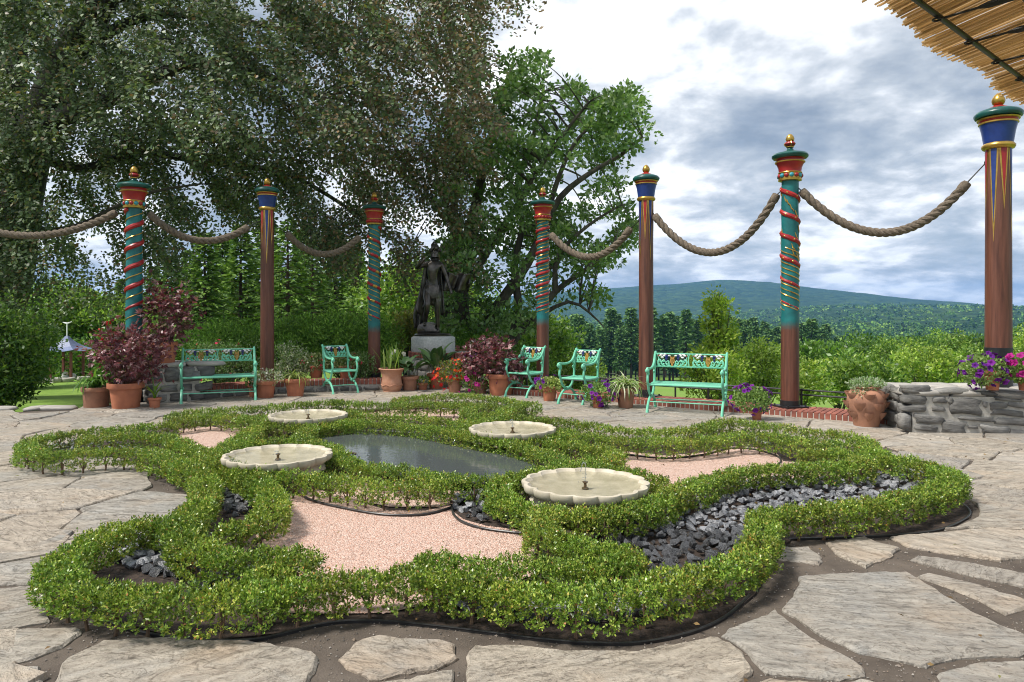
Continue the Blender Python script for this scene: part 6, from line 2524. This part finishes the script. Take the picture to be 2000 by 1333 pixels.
JUN = [(.15, .31, .04), (.21, .39, .05), (.28, .46, .08), (.09, .20, .03)]
SH = 'low juniper shrubs behind the kerb'
shrub('juniper_shrub', 'bright green juniper mound behind the long left bench', 450, 15.5, 672, 150, 66, 1.0, 130, 110, .10, .022, JUN, 'leaf_needle', group=SH, cr=.26)
shrub('juniper_shrub', 'bright green juniper mound behind the left blue post', 575, 16.2, 668, 130, 76, 1.0, 130, 110, .10, .022, JUN, 'leaf_needle', group=SH, cr=.26)
shrub('juniper_shrub', 'tallest bright green juniper mound behind the left armchair', 680, 16.4, 668, 180, 96, 1.1, 200, 110, .10, .022, JUN, 'leaf_needle', group=SH, cr=.27)
shrub('juniper_shrub', 'bright green juniper mound right of the statue pedestal', 890, 17.0, 668, 110, 58, .8, 90, 110, .10, .022, JUN, 'leaf_needle', group=SH, cr=.26)
shrub('fuchsia_bush', 'leafy fuchsia bush with red flowers behind the long left bench', 430, 13.4, 715, 130, 105, .45, 90, 70, .045, .026, [(.12, .23, .06), (.2, .3, .11), (.32, .38, .24), (.08, .15, .04)], 'leaf_soft', cr=.16)
_e = bpy.data.objects['fuchsia_bush']
blooms(_e, np.array(PD(430, 715, 13.2) - Vector(_e.location)), (.62, .42, .45), 40, .026, 'bloom_pink', 'round', -.9)
shrub('flowering_shrub', 'pale variegated shrub behind the yellow green spider plant', 570, 13.7, 712, 80, 80, .35, 60, 70, .045, .022, [(.16, .26, .08), (.34, .40, .26), (.46, .48, .38), (.10, .18, .05)], 'leaf_soft', cr=.14)
shrub('flowering_shrub', 'variegated leafy shrub between the left armchair and striped post', 700, 13.9, 722, 80, 64, .35, 55, 70, .045, .022, [(.12, .22, .06), (.24, .32, .15), (.08, .15, .04)], 'leaf_soft', cr=.14)

DK = [(.055, .12, .022), (.08, .165, .028), (.12, .22, .04), (.19, .28, .055)]
MID = [(.09, .19, .028), (.135, .255, .037), (.19, .32, .055), (.055, .125, .02)]
LT = [(.21, .33, .055), (.28, .40, .08), (.35, .45, .11), (.145, .25, .04)]
shrub('hemlock_shrub', 'dark evergreen shrub at the left edge beside the terrace', -12, 12.6, 705, 110, 225, .9, 170, 90, .085, .038, DK, 'leaf_tree', cr=.24)
shrub('leafy_shrub', 'dark leafy shrub left of the small pavilion', 62, 18.5, 672, 64, 170, .8, 90, 80, .085, .045, DK + MID[:1], 'leaf_tree', cr=.28)
shrub('leafy_tree', 'bright green small tree above the small pavilion', 120, 26.0, 625, 170, 130, 2.0, 140, 90, .15, .08, LT + MID, 'leaf_tree', cr=.5)
shrub('leafy_tree', 'yellow green small tree behind the first teal post', 215, 27.0, 650, 150, 130, 2.0, 130, 90, .15, .08, LT + MID, 'leaf_tree', cr=.5)
shrub('leafy_shrub', 'green shrub behind the right side of the small pavilion', 190, 24.0, 715, 120, 90, 1.4, 90, 80, .13, .07, MID, 'leaf_tree', cr=.42)
shrub('leafy_shrub', 'green shrub at the back of the left lawn', 62, 27.0, 728, 70, 50, 1.2, 60, 80, .13, .07, DK + MID, 'leaf_tree', cr=.4)
shrub('leafy_tree', 'green tree mass behind the statue', 820, 24.0, 600, 230, 170, 2.5, 150, 90, .16, .085, LT + MID, 'leaf_tree', cr=.6)
shrub('leafy_tree', 'green thicket behind the junipers left of the blue post', 420, 48.0, 620, 260, 130, 3.0, 190, 80, .30, .16, MID + DK, 'leaf_tree', cr=1.0)
shrub('leafy_tree', 'green thicket behind the junipers right of the blue post', 640, 48.0, 620, 260, 120, 3.0, 190, 80, .30, .16, MID + LT, 'leaf_tree', cr=1.0)
shrub('leafy_shrub', 'yellow ochre shrub left of the statue legs', 795, 19.0, 650, 46, 70, .5, 40, 80, .10, .05, [(.28, .24, .06), (.22, .26, .06)], 'leaf_tree', cr=.25)
shrub('leafy_shrub', 'green undergrowth below the oak trunks', 1010, 21.0, 670, 230, 90, 1.5, 130, 90, .14, .07, MID + LT[:2], 'leaf_tree', cr=.42)
shrub('leafy_shrub', 'low leafy plants behind the right armchairs', 1010, 15.5, 715, 130, 70, .6, 70, 80, .07, .035, MID + LT[:1], 'leaf_tree', cr=.24)
shrub('leafy_shrub', 'low sunlit shrub beyond the kerb between the armchairs', 1110, 22, 730, 120, 60, 1.0, 60, 80, .12, .06, LT, 'leaf_tree', cr=.35)


# ------------------------------------------------------------------ conifers
def conifer_mesh(seed, H, R0, nb, open_=.0, cols=None, tuft=.30, zs=.06, ex=.8):
    r = random.Random(seed)
    pos, dr, ln = [], [], []
    bz = []
    for i in range(nb):
        t = (i + r.random()) / nb
        z = H * (zs + (1 - zs) * t)
        L = R0 * (1 - t) ** ex * r.uniform(.6, 1.1) * min(1.0, .55 + 2.2 * t) + .12
        az = i * 2.399 + r.uniform(-.4, .4)
        droop = r.uniform(.05, .30)
        k = max(4, int(L / (tuft * .32)))
        for j in range(k):
            s = (j + .6) / k
            if s < open_:
                continue
            p = np.array([math.cos(az) * L * s, math.sin(az) * L * s, z - droop * L * s * s + .12 * L * s])
            for side in (-1, 1, 0):
                a2 = az + side * r.uniform(.5, 1.0)
                q = tuft * r.uniform(.6, 1.2) * (1.1 - .55 * s)
                pos.append(p + np.array([r.uniform(-.04, .04)] * 3) * tuft)
                dr.append((math.cos(a2), math.sin(a2), r.uniform(-.75, .25)))
                ln.append(q)
        bz.append((z, az, L, droop))
    pos, dr, ln = np.array(pos), unit(np.array(dr)), np.array(ln)
    V = leaf_geo(pos, dr, ln, ln * .40, .1)
    cc = palette(len(pos), cols)
    me = quads_mesh('crown', V, 4, cc, MAT['leaf_needle'])
    m = MB().tube([(0, 0, 0), (.0, 0, H * .5), (0, 0, H * .97)], [.018 * H, .011 * H, .002 * H], 8)
    for z, az, L, dp in bz[::2]:
        m.tube([(0, 0, z), (math.cos(az) * L * .5, math.sin(az) * L * .5, z + .03 * L), (math.cos(az) * L * .9, math.sin(az) * L * .9, z - dp * L * .7)], [.004 * H, .0025 * H, .001 * H], 5)
    return me, m.mesh('trunk', MAT['bark_pine'], True)


SPR = [(.11, .205, .036), (.15, .26, .042), (.21, .33, .055), (.075, .145, .03)]
_sp = [conifer_mesh(1, 9, 2.5, 210, .1, SPR, .46), conifer_mesh(2, 9, 2.2, 190, .12, SPR + [(.16, .26, .04)], .46), conifer_mesh(3, 10, 2.2, 150, .25, SPR, .5, .25)]


def conifer(protos, k, label, px, top_py, d, group, name='spruce_tree', H0=9.0, wide=1.0):
    x = (px - CPX) / FPX * d
    zg = float(tz(x, d))
    top = EYE - (top_py - HPX) / FPX * d
    s = (top - zg) / H0
    e = empty(name, label, 'tree', (x, d, zg), random.uniform(0, 6.28), group)
    e.scale = (s * wide, s * wide, s)
    link('crown', protos[k][0], e)
    link('trunk', protos[k][1], e)
    return e


CG = 'conifers behind the left side of the terrace'
for k, px_, top, d_, lab in ((0, 400, 455, 30, 'feathery spruce behind the long left bench'), (1, 470, 440, 34, 'tall spruce just left of the left blue post'), (0, 335, 500, 36, 'spruce behind the raised maple pot'),
                            (2, 562, 430, 31, 'open branched pine right of the left blue post'), (2, 610, 470, 33, 'slim dark pine between the blue and striped posts'), (1, 655, 450, 36, 'spruce left of the striped post'),
                            (0, 240, 545, 40, 'small spruce behind the first teal post'), (1, 300, 520, 42, 'distant spruce between first post and raised maple'), (0, 520, 420, 40, 'tall spruce behind the left blue post'),
                            (2, 700, 500, 30, 'pine trunk showing beside the striped post'), (0, 770, 520, 42, 'spruce behind the statue'), (1, 165, 560, 46, 'small distant conifer above the left lawn'),
                            (0, 435, 470, 44, 'dark spruce between the two tallest left spruces'), (1, 590, 450, 45, 'spruce behind the open branched pine'), (0, 690, 470, 46, 'spruce just behind the striped post'), (1, 370, 490, 47, 'far spruce over the left stone wall')):
    conifer(_sp, k, lab, px_, top, d_, CG, H0=9.0 if k < 2 else 10.0, wide=1.2)


# ------------------------------------------------------------------ copper beech
def limbs_mesh(limbs):
    m = MB()
    allp = []
    for pts, r0, r1 in limbs:
        sp = spline([PD(*p) for p in pts], .25)
        n = len(sp)
        m.tube(sp, [r0 + (r1 - r0) * i / (n - 1) for i in range(n)], 10)
        allp += [(p, r0 + (r1 - r0) * i / (n - 1)) for i, p in enumerate(sp)]
    return m, allp


def twigs(m, allp, cen, count, r0=.018):
    P_ = np.array([tuple(p) for p, _ in allp])
    for c in cen[:count]:
        j = int(np.argmin(((P_ - c) ** 2).sum(1)))
        a = P_[j]
        mid = (a + c) / 2 + np.array([0, 0, .10 * np.linalg.norm(a - c)])
        sp = spline([a, mid, c], .2)
        k = len(sp)
        L = float(np.linalg.norm(a - c))
        rs = min(allp[j][1] * .7, r0 + .008 * L)
        m.tube(sp, [rs * (1 - .75 * i / (k - 1)) for i in range(k)], 6)


def beech():
    base = Vector((-11.6, 15.6, -.35))
    e = empty('copper_beech', 'huge copper beech with drooping dark foliage filling the upper left', 'tree', base)
    limbs = [([(-120, 830, 15.6), (-60, 740, 15.6), (-15, 640, 15.6), (20, 520, 15.6), (35, 420, 15.6), (55, 320, 15.6), (85, 220, 15.6), (130, 120, 15.5), (190, 20, 15.4), (250, -90, 15.3)], .56, .26),
             ([(40, 440, 15.7), (20, 330, 15.9), (15, 220, 16.0), (25, 110, 16.1), (20, -20, 16.2), (0, -140, 16.3)], .42, .20),
             ([(78, 245, 15.6), (140, 222, 15.4), (250, 178, 15.2), (330, 140, 15.0), (400, 122, 14.9), (500, 140, 14.8), (620, 190, 14.8)], .22, .03),
             ([(35, 430, 15.6), (90, 452, 15.4), (160, 440, 15.2), (220, 408, 15.1), (300, 375, 15.0), (390, 360, 15.0)], .10, .02),
             ([(130, 120, 15.5), (260, 40, 15.6), (400, 30, 15.8), (560, 60, 16.2), (720, 90, 16.6), (850, 170, 17.0)], .12, .02),
             ([(60, 300, 15.6), (160, 330, 16.0), (280, 300, 16.4), (420, 320, 16.8), (560, 340, 17.0), (700, 420, 17.2), (800, 490, 17.3)], .12, .02),
             ([(190, 20, 15.4), (320, -50, 15.0), (480, -60, 14.6), (640, -90, 14.4), (800, -40, 14.4)], .12, .02),
             ([(-15, 640, 15.6), (-40, 560, 15.2), (-60, 460, 15.0), (-50, 340, 14.8)], .24, .12)]
    m, allp = limbs_mesh(limbs)
    dense = [(-80, -170), (1010, -170), (985, -60), (930, 15), (885, 40), (935, 75), (895, 140), (945, 190), (895, 240), (918, 320), (888, 400), (928, 470), (885, 510), (900, 560), (868, 610), (846, 530), (832, 460), (800, 480), (772, 560),
             (742, 520), (700, 475), (640, 495), (590, 475), (548, 400), (500, 415), (440, 400), (390, 425), (330, 410), (260, 300), (150, 270), (60, 280), (-80, 300)]
    loose = [(-80, 280), (160, 250), (330, 330), (345, 460), (300, 520), (245, 480), (205, 560), (150, 520), (110, 585), (60, 560), (-80, 580)]
    A = sample_poly(dense, 4500)
    B = sample_poly(loose, 560)
    B = np.vstack([B, sample_poly([(-70, 230), (70, 230), (75, 400), (40, 470), (-70, 520)], 150)])
    xy = np.vstack([A, B])
    gap = np.sin(.021 * xy[:, 0] + 1.0) * np.sin(.027 * xy[:, 1] + 2.0) + .6 * np.sin(.047 * xy[:, 0] - .035 * xy[:, 1]) + .3 * np.sin(.09 * xy[:, 0] + .08 * xy[:, 1])
    xy = xy[(gap > -1.0 + .45 * (xy[:, 1] > 330)) & ~((xy[:, 0] > 740) & (xy[:, 1] > 420) & (rng.random(len(xy)) < .55))]
    n = len(xy)
    low = np.clip((xy[:, 1] - 230) / 80, 0, 1)
    dep = rng.uniform(12.6, 17.8, n) * (1 - low) + rng.uniform(15.3, 18.6, n) * low
    dep = np.where((xy[:, 0] < 80) & (xy[:, 1] > 200), rng.uniform(13.6, 15.2, n), dep)
    S0 = np.stack([(xy[:, 0] - CPX) / FPX * dep, dep, EYE - (xy[:, 1] - HPX) / FPX * dep], 1)
    # clumping: pull sprays towards bough centres so that gaps open between them
    bc = S0[rng.choice(n, 300)]
    j = np.argmin(((S0[:, None, :] - bc[None]) ** 2).sum(2), 1)
    S0 = S0 + (bc[j] - S0) * rng.uniform(.0, .45, n)[:, None]
    k = 40
    out = unit(S0 - np.array([-10.6, 15.8, 4.0]))
    D = unit(out * np.array([.7, .5, .25]) + np.array([.15, -.25, -.75]) + .28 * rng.normal(size=(n, 3)))
    side = unit(np.cross(D, unit(np.array([0, -.75, .7]) + .35 * rng.normal(size=(n, 3)))))
    L = rng.uniform(.55, 1.2, n)
    t = (np.arange(k) + .5) / k
    sg = np.where(np.arange(k) % 2 == 0, 1.0, -1.0)
    pos = S0[:, None, :] + D[:, None, :] * (t[None, :, None] * L[:, None, None]) + np.array([0, 0, -.18])[None, None] * (t ** 2)[None, :, None]
    ld = D[:, None, :] * .55 + side[:, None, :] * sg[None, :, None] * .8 + .42 * rng.normal(size=(n, k, 3))
    pos = pos + side[:, None, :] * sg[None, :, None] * .035 + .025 * rng.normal(size=(n, k, 3))
    pos = pos.reshape(-1, 3); ld = unit(ld.reshape(-1, 3))
    N = len(pos)
    nv = np.cross(side, D)
    nrm = np.repeat(nv * np.sign(nv[:, 2:3]), k, 0)
    s = rng.uniform(.7, 1.2, N)
    V = leaf_geo(pos, ld, .096 * s, .058 * s, .12, ref=nrm)
    cop = np.clip((np.repeat(xy[:, 0], k) - 380) / 600, 0, 1) * .70 + .15 * rng.normal(size=N)
    c1 = palette(N, [(.095, .15, .062), (.13, .195, .082), (.18, .24, .115), (.065, .105, .045), (.25, .28, .10)], [4, 4, 3, 3, 1], .2)
    c2 = palette(N, [(.18, .135, .078), (.22, .15, .075), (.155, .14, .082), (.29, .19, .08), (.22, .205, .13)], [4, 3, 3, 1.2, 2], .2)
    pick = (rng.random(N) < np.clip(cop, .05, .85))[:, None]
    leaf_obj('crown', V, np.where(pick, c2, c1), MAT['leaf_beech'], e, base)
    twigs(m, allp, S0, 130, .008)
    # fine twigs that carry the hanging sprays
    for i in rng.choice(n, 500, replace=False):
        p = Vector(S0[i]); q = p + Vector(D[i]) * float(L[i])
        m.tube([p, (p + q) / 2 + Vector((0, 0, .01)), q + Vector((0, 0, -.1))], [.006, .004, .002], 4, False)
    m.build('trunk', MAT['bark_beech'], e, True, off=base)


beech()


# ------------------------------------------------------------------ oak
def oak():
    base = PD(930, 735, 17.8)
    base.z = float(tz(base.x, base.y))
    e = empty('oak_tree', 'spreading many stemmed green oak right of the statue against the clouds', 'tree', base)
    limbs = [([(905, 760, 17.5), (905, 660, 17.5), (900, 570, 17.5), (912, 480, 17.6), (932, 390, 17.8), (950, 300, 18.0), (978, 210, 18.2), (1000, 130, 18.4)], .24, .04),
             ([(868, 760, 18.0), (868, 650, 18.0), (872, 560, 18.1), (885, 470, 18.4), (890, 360, 18.7), (900, 250, 19.0)], .17, .04),
             ([(915, 740, 17.5), (935, 655, 17.3), (985, 580, 17.1), (1030, 515, 16.9), (1062, 450, 16.8), (1095, 385, 16.7), (1150, 340, 16.6), (1215, 302, 16.5), (1255, 268, 16.4)], .17, .03),
             ([(975, 750, 17.2), (1000, 668, 17.0), (1045, 622, 16.8), (1085, 570, 16.6), (1140, 530, 16.4), (1200, 480, 16.3)], .15, .03),
             ([(1045, 622, 16.8), (1110, 590, 16.9), (1150, 610, 17.0), (1180, 640, 17.0)], .06, .015),
             ([(1000, 668, 17.0), (1012, 600, 17.2), (1005, 520, 17.4), (1020, 440, 17.6), (1010, 360, 17.8), (1040, 270, 18), (1060, 180, 18)], .11, .03),
             ([(905, 570, 17.5), (960, 480, 17.2), (1010, 400, 17.0), (1060, 320, 16.9), (1110, 250, 16.8), (1150, 200, 16.8)], .10, .03),
             ([(1062, 450, 16.8), (1090, 350, 16.9), (1130, 270, 17.0), (1200, 215, 17.0)], .08, .02),
             ([(1085, 570, 16.6), (1090, 500, 16.4), (1150, 440, 16.3), (1215, 400, 16.2)], .07, .02),
             ([(912, 480, 17.6), (870, 400, 17.4), (850, 320, 17.3), (860, 230, 17.2)], .09, .03)]
    m, allp = limbs_mesh(limbs)
    poly = [(860, 640), (840, 520), (870, 420), (850, 320), (880, 220), (900, 120), (925, 70), (945, 140), (930, 200), (962, 220), (985, 150), (975, 105), (1000, 118), (1050, 98), (1075, 130), (1068, 170), (1120, 160), (1140, 200), (1180, 185), (1230, 165), (1262, 225), (1268, 270),
            (1235, 290), (1225, 330), (1195, 370), (1230, 400), (1245, 440), (1215, 500), (1180, 530), (1160, 560), (1205, 600), (1180, 615), (1130, 570), (1110, 600), (1080, 560), (1060, 640), (1010, 640), (960, 660)]
    holes = [[(1085, 330), (1140, 300), (1165, 345), (1120, 400), (1090, 390)], [(1130, 440), (1180, 420), (1190, 470), (1140, 500)], [(930, 210), (965, 235), (955, 300), (925, 260)], [(1075, 190), (1110, 200), (1100, 240), (1070, 230)],
             [(1090, 510), (1130, 510), (1110, 560), (1085, 550)], [(960, 560), (1000, 530), (1010, 580), (970, 610)]]
    q = sample_poly(poly, 410)
    for h in holes:
        q = q[~in_poly(q[:, 0], q[:, 1], h)]
    n = len(q)
    dep = rng.uniform(15.6, 19.4, n)
    cen = np.stack([(q[:, 0] - CPX) / FPX * dep, dep, EYE - (q[:, 1] - HPX) / FPX * dep], 1)
    V, cc = clusters(cen, rng.uniform(.16, .40, n), 66, .135, .076, [(.135, .24, .075), (.18, .30, .095), (.24, .36, .13), (.095, .18, .055), (.33, .42, .24)], [4, 4, 3, 2, 1], .30, .62, .14)
    leaf_obj('crown', V, cc, MAT['leaf_tree'], e, base)
    twigs(m, allp, cen, 380, .010)
    m.build('trunk', MAT['bark_oak'], e, True, off=base)


oak()

# ------------------------------------------------------------------ young trees and shrubs beyond the right kerb
YL = [(.27, .39, .05), (.36, .48, .07), (.45, .53, .10), (.18, .30, .035)]
e = shrub('young_tree', 'yellow green sapling rising behind the long right bench', 1405, 17.0, 640, 50, 150, .3, 52, 44, .12, .06, YL, cat='tree', cr=.19)
mound(e, PD(1402, 690, 17.0) - Vector(e.location), (.62, .4, .35), 500, .12, .06, YL, 'leaf_tree', 'lower_crown')
MB().tube([(0, 0, 0), (.02, 0, 1.5), (0, 0, float(PD(1405, 575, 17).z - e.location.z))], [.03, .02, .006], 7).build('stem', MAT['bark_oak'], e, True)
shrub('leafy_shrub', 'yellow green bush showing through the long right bench', 1395, 15.5, 730, 120, 95, .5, 70, 55, .085, .042, YL, cr=.18)
shrub('leafy_shrub', 'loose light green bush between the long bench and free standing post', 1490, 19, 725, 90, 110, .7, 80, 70, .09, .045, LT + YL[:2], cr=.24)
RS = 'light green shrubs on the slope beyond the right kerb'
_rs = [(1560, 25, 748, 100, 80, 'light green birch bush right behind the free standing post'), (1640, 30, 745, 110, 80, 'light green bush behind the strawberry jar'), (1690, 22, 745, 120, 90, 'near yellow green bush just above the strawberry jar'),
       (1735, 34, 716, 110, 96, 'pale birch bush left of the stone wall'), (1800, 28, 725, 130, 100, 'light green bush over the stone wall corner'), (1850, 38, 700, 100, 110, 'tall loose birch left of the nearest blue post'),
       (1905, 30, 726, 100, 86, 'light bush behind the wall petunias'), (1990, 34, 700, 110, 112, 'light green birch right of the nearest blue post'), (2060, 28, 700, 120, 140, 'light green bush at the right picture edge')]
for px_, d_, pm, w_, h_, lab in _rs:
    shrub('leafy_shrub', lab, px_, d_, pm, w_, h_, 1.3, 62, 100, .14, .07, (LT + YL) if px_ % 20 == 0 else (LT + MID), group=RS, cr=.36)
TG = 'broadleaf trees on the lower slope'
_tr = [(1590, 62, 712, 90, 60, 'rounded green tree behind the free standing post'), (1670, 85, 698, 120, 70, 'wide green tree left of the valley woods'), (1740, 75, 706, 110, 70, 'green tree right of the wide valley tree'),
       (1810, 95, 694, 130, 66, 'broad green tree at the foot of the hill'), (1880, 80, 700, 110, 70, 'green tree left of the nearest blue post'), (1970, 90, 694, 120, 74, 'green tree right of the nearest blue post'), 
       (1085, 80, 712, 90, 60, 'green tree below the church steeple')]
for px_, d_, pm, w_, h_, lab in _tr:
    shrub('leafy_tree', lab, px_, d_, pm, w_, h_, 4.0, 60, 80, .48, .26, (DK if px_ % 20 == 0 else MID), group=TG, cr=1.15, cat='tree')

# ------------------------------------------------------------------ pine stand at the end of the meadow
PIN = [(.085, .18, .055), (.12, .235, .066), (.17, .29, .08), (.055, .12, .042)]
_pn = [conifer_mesh(11, 22, 4.4, 120, .10, PIN, 1.7, .20, .5), conifer_mesh(12, 22, 4.0, 110, .15, PIN, 1.7, .26, .45), conifer_mesh(13, 22, 5.0, 115, .12, PIN, 1.9, .17, .55)]
PG = 'dark pines standing along the far end of the meadow'
_k = 0
for row, (dd, off) in enumerate(((235, 0), (255, 6), (280, 3), (310, 9))):
    px_ = 1085 + off
    while px_ < 1600 + row * 20:
        d_ = dd + random.uniform(-8, 8)
        x = (px_ - CPX) / FPX * d_
        zg = float(tz(x, d_))
        e = empty('pine_tree', 'tall dark pine in the stand at the far end of the meadow', 'tree', (x, d_, zg), random.uniform(0, 6.28), PG)
        s = random.uniform(.72, 1.12) * (1.0 if px_ < 1500 else .9)
        e.scale = (s, s, s)
        link('crown', _pn[_k % 3][0], e); link('trunk', _pn[_k % 3][1], e)
        _k += 1
        px_ += random.uniform(15, 27)


# ------------------------------------------------------------------ valley forest: reads as one mass
def forest():
    Vs, Cs = [], []
    for (d0, d1, cnt, cards, rad, size) in ((150, 330, 230, 56, 4.2, 1.4), (300, 600, 760, 38, 5.0, 2.2), (600, 1200, 1400, 20, 6.0, 3.3), (1200, 2300, 3000, 11, 7.0, 5.0)):
        y = np.sqrt(rng.uniform(d0 ** 2, d1 ** 2, cnt))
        k = rng.uniform(-.78, .86, cnt)
        x = k * y
        if d0 < 300:
            keep = (k > .36) | (k < -.02)
            x, y = x[keep], y[keep]
        n = len(x)
        z = tz(x, y)
        h = rng.uniform(8, 15, n)
        base = np.stack([x, y, z + h * .55], 1)
        r = rad * rng.uniform(.7, 1.25, n)
        con = rng.random(n) < .25
        idx = np.repeat(np.arange(n), cards)
        u = rand_dirs(n * cards)
        u[:, 2] = np.abs(u[:, 2]) * 1.0 - .25
        sc = np.stack([r, r, h * .5], 1)[idx]
        sc[con[idx]] *= np.array([.55, .55, 1.25])
        tap = np.where(con[idx], 1.0 - .75 * np.clip(u[:, 2], 0, 1), 1.0)
        off = u * sc
        off[:, :2] *= tap[:, None]
        pos = base[idx] + off * rng.uniform(.75, 1.05, (len(idx), 1))
        d = unit(u + .7 * rng.normal(size=u.shape))
        V = leaf_geo(pos - d * size * .5, d, size * rng.uniform(.7, 1.3, len(idx)), size * .75, .1)
        tone = palette(n, [(.05, .115, .024), (.085, .17, .032), (.13, .23, .045), (.18, .28, .055), (.035, .08, .022)], None, .25)
        tone[con] = palette(int(con.sum()), PIN, None, .15)
        Vs.append(V)
        Cs.append(np.clip(tone[idx] * (1 + .16 * rng.normal(size=(len(idx), 1))), .003, 1) * 1.15)
    o = link('valley_forest', quads_mesh('valley_forest', np.concatenate(Vs), 4, np.concatenate(Cs), MAT['leaf_far']))
    tag(o, 'dense green valley woodland stretching to the foot of the mountain', 'forest', kind='stuff')


forest()


# ------------------------------------------------------------------ dry leaves blown over the paving and beds
_n = 420
_q = np.column_stack([rng.uniform(-7, 6.5, _n), rng.uniform(2.4, 11.5, _n)])
_pos = np.column_stack([_q, np.full(_n, .045)])
_dd = rand_dirs(_n); _dd[:, 2] = np.abs(_dd[:, 2]) * .12
_V = leaf_geo(_pos, unit(_dd), rng.uniform(.018, .042, _n), rng.uniform(.010, .022, _n), .25, ref=np.tile([0, 0, 1.0], (_n, 1)))
_o = link('fallen_leaves', quads_mesh('fallen_leaves', _V, 4, palette(_n, [(.20, .12, .05), (.28, .18, .07), (.12, .075, .035), (.22, .22, .07)]), MAT['leaf_soft']))
tag(_o, 'dry brown leaves scattered over the paving and gravel', 'leaves', kind='stuff')

# ------------------------------------------------------------------ air
def haze():
    m, t, b, o = nt('haze')
    t.nodes.remove(b)
    v = t.nodes.new('ShaderNodeVolumePrincipled')
    v.inputs['Color'].default_value = (.21, .50, 1.0, 1)
    v.inputs['Density'].default_value = HAZE
    v.inputs['Anisotropy'].default_value = 0.1
    t.links.new(v.outputs[0], o.inputs['Volume'])
    bx = MB().box((0, 0, 110), (15000, 15000, 330))
    ob = bx.build('haze', m)
    tag(ob, 'thin blue summer haze over the valley', 'haze', kind='stuff')


HAZE = 0.00012
haze()
